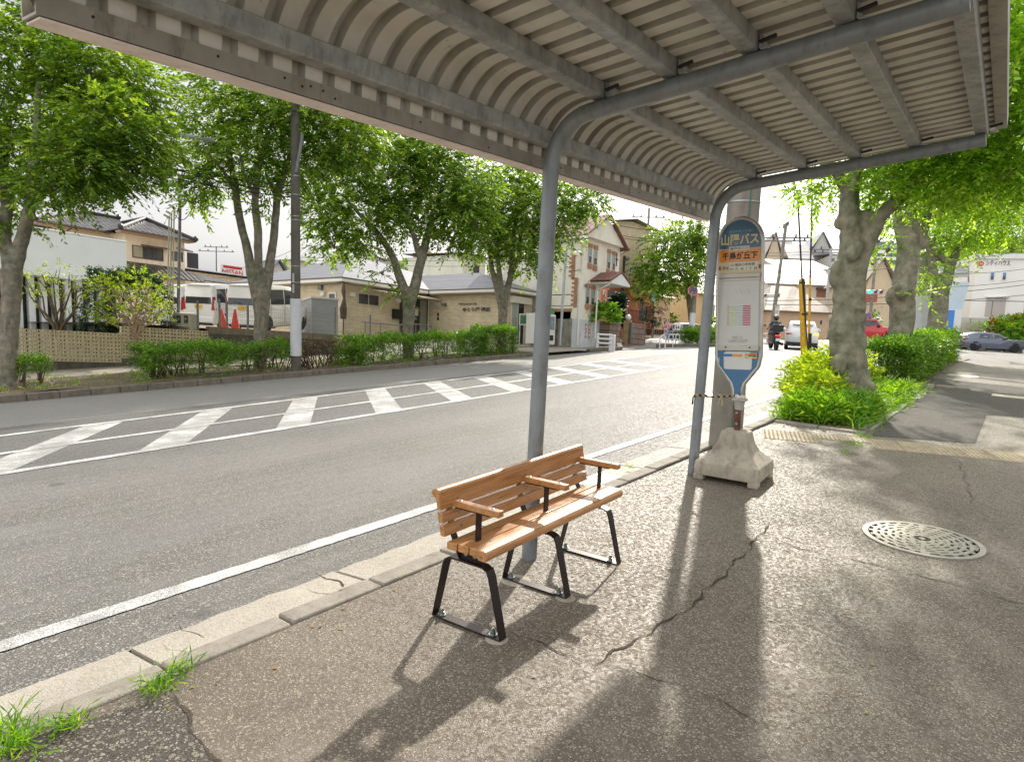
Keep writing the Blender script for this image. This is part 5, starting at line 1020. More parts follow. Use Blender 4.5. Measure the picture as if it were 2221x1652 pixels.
vX = cvc; m = MB(); m.box(0, uR, 0, vX, wS, wEl+.1); m.box(0, uG, .003, vX, wBase, wS-.003); m.box(.9, uR+.2, 1.9, vX, -1, wS-.004); m.build('wall', IV, ch, fr=FC, smooth=0)
m = MB(); m.box(-.0, uG, -.03, .25, -1, wBase-.003); m.build('base_wall', GCON, ch, fr=FC, smooth=0)
ap = cu(1277, 330, -.3); el = cu(1088, 492, -.3); er = cu(1415, 610, -.3)
g = MB(); g.prism([(el[0]+.1, -.28, el[1]+.05), (er[0]-.1, -.28, el[1]+.05), (er[0]-.1, -.28, el[1]+.12), (ap[0], -.28, ap[1]-.1), (el[0]+.1, -.28, el[1]+.12)], (0, .5, 0)); g.build('gable', IV, ch, fr=FC, smooth=0)
rf = MB(); slope(rf, [(el[0]-.1, cvc+.3, el[1]), (el[0]-.1, -.5, el[1]), (ap[0], -.5, ap[1]), (ap[0], cvc+.3, ap[1])]); slope(rf, [(er[0]+.1, -.5, el[1]-.1), (er[0]+.1, cvc+.3, el[1]-.1), (ap[0], cvc+.3, ap[1]), (ap[0], -.5, ap[1])]); rf.build('roof', REDT, ch, fr=FC, smooth=0)
m = MB(); m.box(el[0]-.15, el[0], -.5, cvc+.3, el[1]-.12, el[1]-.01); m.tube([(el[0], -.45, el[1]-.1), (.15, -.08, el[1]-.5), (.15, -.08, wS+.3)], .04, 6); m.tube([(.03, -.09, wS), (.03, -.09, 0)], .05, 8); m.build('gutter_pipe', WHITE, ch, fr=FC)
for (xa, ya, xb, yb_) in ((1118, 585, 1139, 718), (1160, 600, 1182, 735), (1270, 632, 1289, 765), (1310, 648, 1328, 775), (1097, 910, 1120, 1045), (1140, 925, 1162, 1052)):
    a, wt_ = cu(xa, ya); b, wb_ = cu(xb, yb_); w = window(FC, ch, (a, b, wb_, wt_), frame=ALU, mull=0, ft=.035)
    m = MB(); m.box(a-.02, b+.02, -.055, 0, wt_+.01, wt_+.22); m.box(a-.02, b+.02, -.06, 0, wb_-.25, wb_-.01); m.build('brick_trim', QB, w, fr=FC, smooth=0); m = MB(); m.box(a+.03, b-.03, -.026, -.014, (wt_+wb_)/2, wt_-.03); m.build('blind', M('pale_blind', '#8e9a98', .4, var=.05), w, fr=FC, smooth=0); m = MB(); m.box(a, b, -.05, -.01, (wt_+wb_)/2-.03, (wt_+wb_)/2+.01); m.build('rail', ALU, w, fr=FC, smooth=0)
for x_, y_ in ((1355, 1210), (1405, 1217), (1350, 1330), (1400, 1337)): a = FC.uw(Q('r', x_, y_), -.03); m = MB(); m.box(a[0]-.1, a[0]+.1, -.045, -.0295, a[1]-.16, a[1]+.16); o = m.build('vent_frame', QB, ch, fr=FC, smooth=0); m = MB(); m.box(a[0]-.045, a[0]+.045, -.05, -.0455, a[1]-.09, a[1]+.09); m.build('vent', WHITE, o, fr=FC, smooth=0)
a = FC.uw(Q('r', 1330, 555)); m = MB(); m.ell((a[0], -.1, a[1]), (.07, .1, .07), 8, 6); m.build('wall_lamp', GALV, ch, fr=FC)
m = MB(); a = FC.uw(Q('r', 1832, 150)); m.box(a[0]-.02, a[0]+.02, -.04, 0, a[1]-.35, a[1]+.35); m.box(a[0]-.14, a[0]+.14, -.04, -.001, a[1]-.03, a[1]+.03); m.build('wall_ornament', DARKM, ch, fr=FC, smooth=0)
def quoin(name, w0, w1, u, v0, side):
    m = MB(); z = w0; i = 0
    while z < w1: L = .34 if i % 2 else .2; m.box(u-.03, u+.0, v0, v0+L, z, z+.09) if side else m.box(u, u+L, -.03, 0, z, z+.09); z += .105; i += 1
    m.build(name, QB, ch, fr=FC, smooth=0)
vq = FC.vw(Q('r', 1180, 300), 0)[0]; quoin('quoin', wS, FC.vw(Q('r', 1180, 85), 0)[1], 0, max(.02, vq), True); quoin('quoin', FC.vw(Q('r', 1225, 900), 0)[1], wS-.05, 0, .02, True)
# balcony and garage on the left face
def box_l(name, x0, y0_, x1, y1_, mat, d=.04, z='r', parent=ch):
    a, b, c, d_ = rect_v(FC, Q(z, x0, y0_), Q(z, x1, y1_), 0); m = MB(); m.box(-d, -.004, a, b, c, d_); return m.build(name, mat, parent, fr=FC, smooth=0)
vL_ = FC.vw(Q('r', 560, 900), 0)[0]; wb1 = FC.vw(Q('r', 1190, 968), 0)[1]; wb2 = FC.vw(Q('r', 1190, 920), 0)[1]
m = MB(); m.box(0, .9, .35, vL_, wb1-.35, wb1-.003); m.build('balcony_slab', GCON, ch, fr=FC, smooth=0); m = MB(); m.box(-.05, .3, .30, vL_, wb1, wb2); m.build('brick_band', QB, ch, fr=FC, smooth=0)
m = MB(); m.box(.9, 1.0, .0, vL_+2, wb1, wS-.01); m.build('recess_wall', M('recess_render', '#b9b09b', .9, var=.06), ch, fr=FC, smooth=0); a0_, b0_, c0_, d0_ = rect_v(FC, Q('r', 835, 520), Q('r', 955, 890), .9); window(FC, ch, (a0_, b0_, c0_, d0_), v=.9, side=True, frame=WHITE, glass=M('shutter_grey', '#a19d95', .6, var=.06), mull=0)
wr = FC.vw(Q('r', 1190, 692), 0)[1]; m = MB(); m.box(.0, .04, .32, vL_, wr-.04, wr); m.box(.0, .04, .32, vL_, wb2+.12, wb2+.15); [m.box(.005, .03, v, v+.02, wb2+.15, wr-.04) for v in np.arange(.35, vL_, .14)]; m.build('balcony_rail', DARKM, ch, fr=FC, smooth=0)
m = MB(); m.box(.02, .6, .26, 1.1, -1, wb1-.36); m.box(.3, .6, 1.1, vL_, wb1-.9, wb1-.352); m.build('garage_wall', CONC, ch, fr=FC, smooth=0); m = MB(); m.box(.5, .55, 1.1, vL_, -1, wb1-.91); [m.box(.485, .5, 1.1, vL_, z, z+.05) for z in np.arange(-.5, wb1-1, .1)]; m.build('garage_shutter', M('shutter_olive', '#938f84', .5, .2, var=.06), ch, fr=FC, smooth=0)
# porch
FPo = FC; pa = cu(1215, 850, -.9); pb = cu(1455, 895, -.9); pk = cu(1400, 785, -.9); w_e = cu(1335, 868, -1.0)[1]
p0, p1 = cu(1222, 850, -.6)[0], cu(1440, 890, -1.1)[0]; um = (p0+p1)/2; hgt_ = cu(1395, 795, -1.1)[1]-w_e
rf = MB(); slope(rf, [(p0-.1, 1.8, w_e), (p0-.1, -1.25, w_e), (um, -1.25, w_e+hgt_), (um, 1.8, w_e+hgt_)]); slope(rf, [(p1+.1, -1.25, w_e), (p1+.1, 1.8, w_e), (um, 1.8, w_e+hgt_), (um, -1.25, w_e+hgt_)]); pr = rf.build('porch_roof', REDT, ch, fr=FC, smooth=0)
m = MB(); m.prism([(p0, -1.2, w_e-.12), (p1, -1.2, w_e-.12), (p1, -1.2, w_e), (um, -1.2, w_e+hgt_-.05), (p0, -1.2, w_e)], (0, .12, 0)); m.box(p0, p1, -1.07, 1.8, w_e-.12, w_e-.03); m.build('porch_gable', WHITE, pr, fr=FC, smooth=0); m = MB(); m.tube([(p0+.02, -1.1, w_e-.15), (p0+.02, -.4, w_e-.45), (p0+.02, -.4, .4)], .045, 8); m.build('downpipe', WHITE, pr, fr=FC)
vE = 1.9
a, b, c, d = rect(FC, Q('d', 1272, 940), Q('d', 1315, 1110), vE); dr = MB(); dr.box(a, b, vE-.06, vE-.003, c, d+.1); do = dr.build('door', M('dark_door', '#4a403a', .5, var=.15, sc=4), ch, fr=FC, smooth=0); m = MB(); cx_, cz_ = (a+b)/2, (c+d)/2+.25; m.prism([(cx_-.13, vE-.075, cz_), (cx_, vE-.075, cz_-.22), (cx_+.13, vE-.075, cz_), (cx_, vE-.075, cz_+.22)], (0, .013, 0)); m.build('diamond_pane', M('pale_pane', '#c4ccc8', .2, var=.1), do, fr=FC, smooth=0)
for x_, y_ in ((1247, 955), (1247, 1028), (1330, 965), (1325, 1040)): q = cu(x_, y_, vE); window(FC, ch, (q[0]-.11, q[0]+.11, q[1]-.18, q[1]+.18), v=vE, frame=WHITE, mull=0, ft=.035)
quo = MB(); z = 0.; i = 0
for uu in (cu(1238, 1000, vE-.02)[0], cu(1345, 1000, vE-.02)[0]):
    z = c-.2
    while z < w_e-.2: quo.box(uu-.1-(.05 if i % 2 else 0), uu+.1, vE-.04, vE-.004, z, z+.1); z += .115; i += 1
quo.build('quoin', QB, ch, fr=FC, smooth=0)
# stone garden wall, steps, gate pillar, railings, plants
FWL = Fr(gnd(Q('d', 1198, 1352)+np.array([0, 0])) if False else FC.p(uG+.02, -.6, 0)); STN = brickm('split_stone', '#8f7a6b', '#776457', '#57493f', .75, .3, ms=.02, bs=1., rough=.9)
sw_ = thing('stone_wall', 'split brown stone garden wall below the porch of the cream house', 'wall', FWL.O); ws = FWL.uw(Q('d', 1205, 1168))[1]; uE = FWL.uw(Q('d', 1385, 1180))[0]
m = MB(); m.box(0, uE, 0, 2.3, -1, ws); m.build('wall', STN, sw_, fr=FWL, smooth=0, uv=True, bevel=.02)
m = MB(); wz = FWL.uw(Q('d', 1220, 1060))[1]; m.box(0, uE+.1, .02, .06, wz-.04, wz); m.box(0, uE+.1, .02, .06, ws+.1, ws+.13); [m.box(u, u+.02, .03, .05, ws+.13 if k % 8 else ws, wz-.04) for k, u in enumerate(np.arange(.05, uE+.1, .16))]; m.build('railing', DARKM, sw_, fr=FWL, smooth=0)
u2, u3 = FWL.uw(Q('d', 1478, 1200))[0], FWL.uw(Q('d', 1588, 1200), .2)[0]; sw2 = thing('stone_wall', 'lower split stone wall right of the gate pillar, before the orange building', 'wall', FWL.O); ws2 = FWL.uw(Q('d', 1480, 1195))[1]
m = MB(); m.box(u2, u3, .2, .6, -1, ws2); m.build('wall', STN, sw2, fr=FWL, smooth=0, uv=True, bevel=.02); m = MB(); wz2 = FWL.uw(Q('d', 1500, 1085))[1]; m.box(uE+.15, u3, .3, .34, wz2-.04, wz2); m.box(u2, u3, .3, .34, ws2+.08, ws2+.11); [m.box(u, u+.02, .31, .33, ws2+.11, wz2-.04) for u in np.arange(u2, u3, .16)]; m.build('railing', DARKM, sw2, fr=FWL, smooth=0)
st_ = thing('steps', 'stone steps rising between the garden wall and the gate pillar', 'steps', FWL.O); m = MB()
for i in range(6): m.box(uE+.02, u2-.45, -.1+i*.3, 2.5, -1, .18+i*.19)
m.build('flight', STN, st_, fr=FWL, smooth=0, uv=True)
FGP = Fr(FWL.p(u2-.42, -.05, 0)); gp = thing('gate_pillar', 'beige gate pillar with letter slot, intercom and round globe lamp', 'gate pillar', FGP.O); wp = FGP.uw(Q('d', 1440, 1172))[1]; wpw = FGP.uw(Q('d', 1466, 1250))[0]
m = MB(); m.box(0, wpw, 0, .4, .2, wp); m.build('pillar', M('stained_plaster', '#b39a74', .9, var=.25, sc=3, dirt=('#7d6444', .6)), gp, fr=FGP, smooth=0); m = MB(); m.box(-.04, wpw+.04, -.04, .44, -1, .195); m.build('brick_foot', M('brick_red', '#9a5a40', .9, var=.2, sc=10), gp, fr=FGP, smooth=0); m = MB(); m.ell((wpw/2, .2, wp+.17), (.17, .17, .17), 16, 10); m.build('globe_lamp', M('globe_white', '#d9d6cd', .3, var=0), gp, fr=FGP); m = MB(); m.box(.12, .3, -.03, 0, wp-.75, wp-.1); m.build('intercom', GALV, gp, fr=FGP, smooth=0); m = MB(); m.box(wpw-.28, wpw-.08, -.03, 0, wp-1.3, wp-.1); m.build('letter_slot', M('slot_dark', '#3d4148', .4, var=.1), gp, fr=FGP, smooth=0)
# steel pole and vending machine at the corner
ptube('service_pole', 'slim galvanised service pole at the corner of the cream house', 'pole', [Q('d', 886, 1375), Q('d', 938, 610)], 33.3, (3.1, 2.9), M('pale_galvanised', '#a9adb0', .4, .5, var=.1))
FV = Fr(dep(Q('d', 812, 1370), 32.8), .2, 1.); vm = thing('vending_machine', 'white drinks vending machine half hidden by the shelter post', 'vending machine', FV.O); w_ = FV.uw(Q('d', 812, 1125))[1]
m = MB(); m.box(-1.0, .28, 0, .7, 0, w_); m.build('cabinet', WHITE, vm, fr=FV, smooth=0, bevel=.03); m = MB(); m.box(-.95, .2, -.02, -.001, w_*.5, w_*.93); m.build('display', M('vend_display', '#7d8a90', .2, var=.5, sc=9), vm, fr=FV, smooth=0); m = MB(); m.box(-.9, .15, -.02, -.001, .2, .45); m.build('dispenser', SBLK, vm, fr=FV, smooth=0); m = MB(); m.box(.05, .27, .1, .5, w_+.003, w_+.3); m.build('sign_top', M('green_sign', '#4f8a4a', .5, var=.1), vm, fr=FV, smooth=0)
# ------------------------------------------------------------------ orange and beige shop building
FO = Fr(dep(Q('d', 1378, 1200), 48)); ob_ = thing('shop_building', 'tall building, beige tile above and orange below, with oval yellow sign', 'building', FO.O)
ORT = brickm('orange_tile', '#c87a5a', '#bb6d4e', '#9f5d45', .3, .09, ms=.006, bs=.2); BGT = brickm('beige_tile', '#e3cdb3', '#d6bea2', '#bfa88c', .3, .09, ms=.006, bs=.2)
def ou(x, y, v=0.): return FO.uw(Q('d', x, y), v)
wM = ou(1400, 905)[1]; uX = ou(1640, 900)[0]; wT = ou(1310, 370)[1]; pkq = ou(1492, 360, -.2); eR = ou(1668, 452)[1]
uL0 = ou(1300, 700)[0]
m = MB(); m.prism([(uL0, 0, wM), (uX, 0, wM), (uX, 0, eR), (pkq[0], 0, pkq[1]-.1), (uL0, 0, wT)], (0, 9, 0)); m.build('upper_wall', BGT, ob_, fr=FO, smooth=0, uv=True); m = MB(); m.box(uL0, uX+.02, -.03, 9, -2, wM-.003); m.build('lower_wall', ORT, ob_, fr=FO, smooth=0, uv=True)
m = MB(); m.box(uL0, uX+.05, -.06, 0, wM-.35, wM+.0); m.build('band', M('rust_band', '#96503a', .7, var=.1), ob_, fr=FO, smooth=0)
rf = MB(); slope(rf, [(uL0-.3, -.4, wT-.05), (uL0-.3, 9, wT-.05), (pkq[0], 9, pkq[1]), (pkq[0], -.4, pkq[1])]); slope(rf, [(uX+.6, 9, eR-.15), (uX+.6, -.4, eR-.15), (pkq[0], -.4, pkq[1]), (pkq[0], 9, pkq[1])]); rf.build('roof', M('roof_sheet_brown', '#8a7d6c', .5, var=.1), ob_, fr=FO, smooth=0)
for x0, y0_, x1, y1_ in ((1446, 730, 1462, 800), (1478, 740, 1492, 808), (1340, 430, 1368, 480), (1540, 480, 1560, 550)): a = rect(FO, Q('d', x0, y0_), Q('d', x1, y1_)); window(FO, ob_, a, frame=WHITE, mull=0, ft=.06)
for x0, y0_, x1, y1_ in ((1536, 1020, 1548, 1180), (1574, 1055, 1588, 1180), (1560, 1080, 1567, 1180)): a = rect(FO, Q('d', x0, y0_), Q('d', x1, y1_), -.03); window(FO, ob_, a, v=-.03, frame=GALV, mull=0, ft=.05)
c_ = ou(1505, 922, -.2); rr = (ou(1560, 940, -.2)[0]-ou(1450, 905, -.2)[0])/2; m = MB(); m.prism([(c_[0]+rr*math.cos(a), -.2, c_[1]+rr*.62*math.sin(a)) for a in np.linspace(0, 2*math.pi, 33)[:-1]], (0, .14, 0)); ov = m.build('oval_sign', M('sign_amber', '#c9952f', .5, var=.04), ob_, fr=FO, smooth=20)
m = MB()
for x0, z0, x1, z1, w in ((-.15, -.1, -.12, .42, .11), (.0, -.15, .05, .36, .10), (.13, -.05, .2, .3, .08), (-.32, -.05, .1, -.28, .08), (-.1, -.3, .42, -.1, .07), (-.42, .1, -.75, .2, .11), (.4, -.12, .78, -.02, .1), (-.25, -.38, -.1, -.2, .06), (.3, -.3, .48, -.42, .06), (-.3, .0, -.2, .12, .12)):
    d_ = np.array([x1-x0, z1-z0]); d_ /= np.linalg.norm(d_); n_ = np.array([-d_[1], d_[0]])*w/2*rr; P = [np.array([x0, z0])*rr+n_, np.array([x0, z0])*rr-n_, np.array([x1, z1])*rr-n_, np.array([x1, z1])*rr+n_]; m.prism([(c_[0]+p[0], -.26, c_[1]+p[1]) for p in P], (0, .05, 0))
m.build('emblem', M('emblem_grey', '#c5c2b8', .5, .2, var=.2, sc=8), ov, fr=FO, smooth=0)
m = MB(); u = ou(1383, 900)[0]; m.tube([(u, -.12, ou(1383, 650)[1]), (u, -.12, -1)], .08, 8); u = ou(1622, 1100)[0]; m.tube([(uX-.05, -.12, eR-.3), (uX-.05, -.12, -1)], .07, 8); m.build('drain_pipe', SBLK, ob_, fr=FO)
m = MB(); a = ou(1555, 1025, -.1); b = ou(1618, 1035, -.1); m.tube([(a[0], -.2, a[1]), (b[0], -.2, b[1]), (b[0], -.2, -1)], .1, 8); m.build('orange_pipe', M('orange_paint', '#b46a4c', .5, var=.05), ob_, fr=FO)
for x_, y_ in ((1407, 992), (1423, 678), (1512, 1000), (1535, 1005)): a = ou(x_, y_, -.1); m = MB(); m.ell((a[0], -.2, a[1]), (.14, .18, .14), 8, 6); m.build('wall_lamp', GALV if x_ < 1430 else SBLK, ob_, fr=FO)
bnr = Fr(dep(Q('u', 75, 500), 46), .9, .3); m = MB(); a = bnr.uw(Q('u', 110, 270)); m.hexa([(-.12, -.02, 0), (.12, -.02, 0), (.12, .02, 0), (-.12, .02, 0), (a[0]-.3, -.02, a[1]-.15), (a[0], -.02, a[1]), (a[0], .02, a[1]), (a[0]-.3, .02, a[1]-.15)]); o = m.build('banner', M('banner_pale', '#b8d0cf', .7, var=.1, sc=4), fr=bnr, smooth=0); tag(o, 'pale narrow banner hanging beside the orange building', 'banner')
# ------------------------------------------------------------------ helper for plain houses further off
def house(name, label, q0, q1, d, ux=0., uy=1., wall='#c9bfae', roofm=SLATE, kind='gable', rh=1.2, depth_=7, wins=(), base=-6., ov=.4, frame=ALU, group=None):
    """q0 lower left, q1 upper right corner of the front, seen from the stop"""
    f = Fr(dep(q0, d), ux, uy); t = thing(name, label, 'house', f.O, group); u1, w1 = f.uw(q1)
    wm = M('render'+wall, wall, .9, var=.06, sc=.8, dirt=('#8d857a', .25))
    m = MB(); m.box(0, u1, 0, depth_, base, w1); m.build('wall', wm, t, fr=f, smooth=0)
    r = MB()
    if kind == 'gable_front': slope(r, [(-ov, depth_+ov, w1-.1), (-ov, -ov, w1-.1), (u1/2, -ov, w1+rh), (u1/2, depth_+ov, w1+rh)]); slope(r, [(u1+ov, -ov, w1-.1), (u1+ov, depth_+ov, w1-.1), (u1/2, depth_+ov, w1+rh), (u1/2, -ov, w1+rh)]); g = MB(); g.prism([(0.02, .01, w1), (u1-.02, .01, w1), (u1/2, .01, w1+rh-.05)], (0, depth_-.02, 0)); g.build('gable', wm, t, fr=f, smooth=0)
    elif kind == 'hip': hip(r, -ov, u1+ov, -ov, depth_+ov, w1-.02, u1*.3, u1*.7, depth_/2, rh)
    elif kind == 'shed': slope(r, [(-ov, -ov, w1), (u1+ov, -ov, w1), (u1+ov, depth_+ov, w1+rh), (-ov, depth_+ov, w1+rh)])
    else: slope(r, [(-ov, -ov, w1-.1), (u1+ov, -ov, w1-.1), (u1+ov, depth_/2, w1+rh), (-ov, depth_/2, w1+rh)]); slope(r, [(u1+ov, depth_+ov, w1-.1), (-ov, depth_+ov, w1-.1), (-ov, depth_/2, w1+rh), (u1+ov, depth_/2, w1+rh)]); g = MB(); [g.prism([(x, 0, w1-.1), (x, depth_, w1-.1), (x, depth_/2, w1+rh-.05)], (.02, 0, 0)) for x in (0, u1-.02)]; g.build('gable', wm, t, fr=f, smooth=0)
    r.build('roof', roofm, t, fr=f, smooth=0)
    for a, b, k in wins:
        rr = rect(f, a, b); window(f, t, rr, frame=frame, mull=k, ft=.07)
    return t, f
PALER = tilem('pale_roof_tiles', '#b7aa9a', '#c9bdae', .35, .3, rough=.6); TANR = tilem('tan_roof_tiles', '#93877a', '#a69a8c', .4, .25, rough=.6, wave=False); WHITER = M('pale_metal_roof', '#cfcac2', .5, var=.05)
house('house', 'windowless looking beige house with pale tiled hip roof left of the walkers', Q('u', 20, 1030), Q('u', 390, 450), 56, .35, 1., '#c9aa8a', PALER, 'hip', 1.2, 7, [(Q('u', 283, 705), Q('u', 303, 540), 0)], -4)
th, fth = house('house', 'two storey house with balcony and brown door behind the far tree', Q('u', 400, 900), Q('u', 960, 340), 66, .35, 1., '#cdc4b0', TANR, 'gable', 1.5, 7, [(Q('u', 440, 520), Q('u', 600, 375), 1), (Q('u', 620, 470), Q('u', 720, 370), 1), (Q('u', 400, 830), Q('u', 560, 700), 1), (Q('u', 900, 800), Q('u', 960, 730), 0)], -4, frame=BRN)
a = rect(fth, Q('u', 615, 890), Q('u', 735, 690)); m = MB(); m.box(a[0], a[1], -.06, 0, a[2], a[3]); m.build('door', M('brown_door', '#8a6a4c', .6, var=.1), th, fr=fth, smooth=0); a = rect(fth, Q('u', 405, 620), Q('u', 740, 580)); m = MB(); m.box(a[0], a[1], -.9, -.02, a[2], a[3]); m.build('canopy', WHITE, th, fr=fth, smooth=0)
a = rect(fth, Q('u', 515, 660), Q('u', 735, 632)); m = MB(); m.box(a[0], a[1], -.8, -.02, a[2], a[3]); m.build('door_hood', M('maroon', '#6d4a48', .6, var=.1), th, fr=fth, smooth=0); a = rect(fth, Q('u', 430, 575), Q('u', 740, 470)); m = MB(); [m.box(u, u+.06, -.8, -.75, a[2], a[3]) for u in np.arange(a[0], a[1], .3)]; m.box(a[0], a[1], -.82, -.76, a[3], a[3]+.1); m.build('balcony_rail', GALV, th, fr=fth, smooth=0)
house('house', 'yellow ochre gabled house mostly hidden behind the shelter post', Q('u', 880, 900), Q('u', 1220, 380), 62, .35, 1., '#d3b585', TANR, 'gable', 1.3, 6, [(Q('u', 1170, 800), Q('u', 1225, 560), 1)], -4)
FG_ = Fr(dep(Q('u', 10, 1180), 46), .55, .85); fg = thing('low_fence', 'dark slatted gate and pale rail beside the walkers', 'fence', FG_.O); u1, w1 = FG_.uw(Q('u', 255, 1035)); m = MB(); w0_ = FG_.uw(Q('u', 20, 1120))[1]; [m.box(u, u+.1, 0, .04, w0_, w1) for u in np.arange(-1.5, u1, .14)]; m.build('slat_panel', DARKM, fg, fr=FG_, smooth=0); m = MB(); [m.tube([(-1.5, -.05, w0_-k), (u1, -.05, w0_-k)], .05, 6) for k in (.15, .45)]; m.build('rail', WHITE, fg, fr=FG_)
# houses stepping up the hill
house('house', 'low beige roadside shop with tan hipped roof behind the white car', Q('m', 60, 1240), Q('m', 1100, 1045), 60, .8, .6, '#c6a98a', TANR, 'hip', 2.6, 8, [(Q('m', 930, 1240), Q('m', 1000, 1150), 0)], -2)
t2, f2 = house('house', 'pale two storey house with blue tiled gable and brown shutters', Q('m', 60, 960), Q('m', 1180, 590), 74, .8, .6, '#d2c9bb', BLUET, 'gable', 2.2, 8, [(Q('m', 360, 810), Q('m', 480, 690), 0), (Q('m', 1090, 780), Q('m', 1180, 668), 0)], -3)
for x0, y0_, x1, y1_ in ((250, 690, 355, 812), (895, 668, 1085, 782)): a = rect(f2, Q('m', x0, y0_), Q('m', x1, y1_)); m = MB(); m.box(a[0], a[1], -.12, -.01, a[2], a[3]); m.build('shutter', M('shutter_brown', '#8a6554', .6, var=.08), t2, fr=f2, smooth=0)
for x0, y0_, x1, y1_ in ((150, 672, 500, 655), (880, 655, 1180, 638)): a = rect(f2, Q('m', x0, y0_), Q('m', x1, y1_)); m = MB(); m.box(a[0], a[1], -.6, -.01, a[2], a[3]); m.build('hood', BRN, t2, fr=f2, smooth=0)
TEAL = M('teal_glass', '#4f8286', .2, var=.15)
t3, f3 = house('house', 'white modern house with teal windows and broad white roof', Q('m', 300, 520), Q('m', 1090, 335), 92, .85, .5, '#d6d0c4', WHITER, 'shed', 2.4, 8, [], -5)
for x0, y0_, x1, y1_, k in ((410, 480, 612, 352, 1), (800, 425, 878, 345, 1)): window(f3, t3, rect(f3, Q('m', x0, y0_), Q('m', x1, y1_)), frame=WHITE, glass=TEAL, mull=k, ft=.12)
house('house', 'grey house with dark window strip on the hill, left of the white roof', Q('m', 75, 440), Q('m', 270, 290), 100, .85, .5, '#bdbbb4', PALER, 'shed', 1.5, 8, [(Q('m', 80, 390), Q('m', 180, 335), 2)], -6)
house('house', 'tan hill house with brown gable behind the leaning pole', Q('m', 60, 230), Q('m', 300, 110), 118, .85, .5, '#bfae98', TANR, 'gable_front', 4., 9, [(Q('m', 115, 205), Q('m', 180, 150), 1)], -8)
house('house', 'small white hill house with pale flat roof behind the power lines', Q('m', 320, 230), Q('m', 450, 120), 124, .85, .5, '#cfccc4', PALER, 'shed', 1.2, 8, [(Q('m', 340, 165), Q('m', 400, 135), 1)], -8)
house('house', 'hill house with grey sloping roof in the middle of the slope', Q('m', 450, 230), Q('m', 800, 150), 122, .85, .5, '#c2b7a6', SLATE, 'gable', 3.2, 9, [(Q('m', 480, 215), Q('m', 560, 180), 1)], -8)
house('house', 'tall grey house with slanting roofline at the top of the hill', Q('m', 815, 230), Q('m', 1110, -20), 128, .85, .5, '#b3b1ac', M('far_roof', '#9a9a98', .6, var=.1), 'gable_front', 3., 9, [(Q('m', 980, 145), Q('m', 1060, 105), 1), (Q('m', 865, 30), Q('m', 895, 5), 0)], -10)
house('house', 'white house with dark roof edge behind the big tree trunk', Q('m', 1110, 330), Q('m', 1330, 80), 120, .85, .5, '#c8c4ba', SLATE, 'shed', 1.2, 9, [(Q('m', 1130, 200), Q('m', 1200, 130), 1)], -9)
house('house', 'hill top house with curved looking pale roof', Q('v', 100, 1340), Q('v', 520, 1290), 150, .85, .5, '#bdb6a8', M('far_pale_roof', '#b9b4a8', .6, var=.1), 'gable', 3.4, 9, [], -12)
house('house', 'cream corner house with red panel and square vents beyond the signals', Q('n', 200, 1270), Q('n', 620, 650), 66, .75, .65, '#d0bd9e', TANR, 'gable_front', 2.2, 7, [(Q('n', 340, 1095), Q('n', 385, 1045), 0), (Q('n', 455, 1030), Q('n', 485, 1005), 0), (Q('n', 438, 1235), Q('n', 468, 1210), 0)], -3)
FRP = Fr(dep(Q('n', 185, 935), 64), .75, .65); m = MB(); u1, w1 = FRP.uw(Q('n', 408, 830)); m.box(0, u1, 0, .6, 0, w1); t = m.build('shop_canopy', M('brick_red_panel', '#a85c4a', .7, var=.1), fr=FRP, smooth=0); tag(t, 'red canopy panel jutting from the cream corner house', 'canopy')
FAP = Fr(dep(Q('n', 210, 560), 120), .9, .45); apb = thing('apartment_block', 'long white apartment block with stacked balconies on the slope', 'building', FAP.O); u1, w1 = FAP.uw(Q('n', 1080, 150)); m = MB(); m.box(-2, u1, 0, 10, -10, w1); m.build('wall', M('block_white', '#c9c8c4', .8, var=.06), apb, fr=FAP, smooth=0)
for yt, yb_ in ((200, 250), (300, 345), (430, 500)):
    a = FAP.uw(Q('n', 600, yt))[1]; b = FAP.uw(Q('n', 600, yb_))[1]; m = MB(); m.box(-2.2, u1+.2, -1.2, -.01, b, a); m.build('balcony', WHITE, apb, fr=FAP, smooth=0)
    m = MB(); m.box(-1.8, u1-.3, -.08, -.012, a+.02, a+1.6); m.build('window_band', M('block_glass', '#6f7a80', .2, var=.4, sc=.8), apb, fr=FAP, smooth=0)
house('house', 'mauve grey house with small balcony left of the white office', Q('p', 215, 960), Q('p', 505, 540), 68, .8, .6, '#a8958c', PALER, 'shed', 1., 7, [(Q('p', 340, 690), Q('p', 395, 620), 0), (Q('p', 250, 865), Q('p', 320, 825), 0), (Q('p', 335, 875), Q('p', 390, 830), 0)], -3)
house('house', 'low grey roofed hut between the two far trunks', Q('g', 735, 780), Q('g', 860, 610), 70, .8, .6, '#c4c2bb', SLATE, 'shed', .8, 6, [(Q('g', 745, 690), Q('g', 780, 640), 0)], -4)
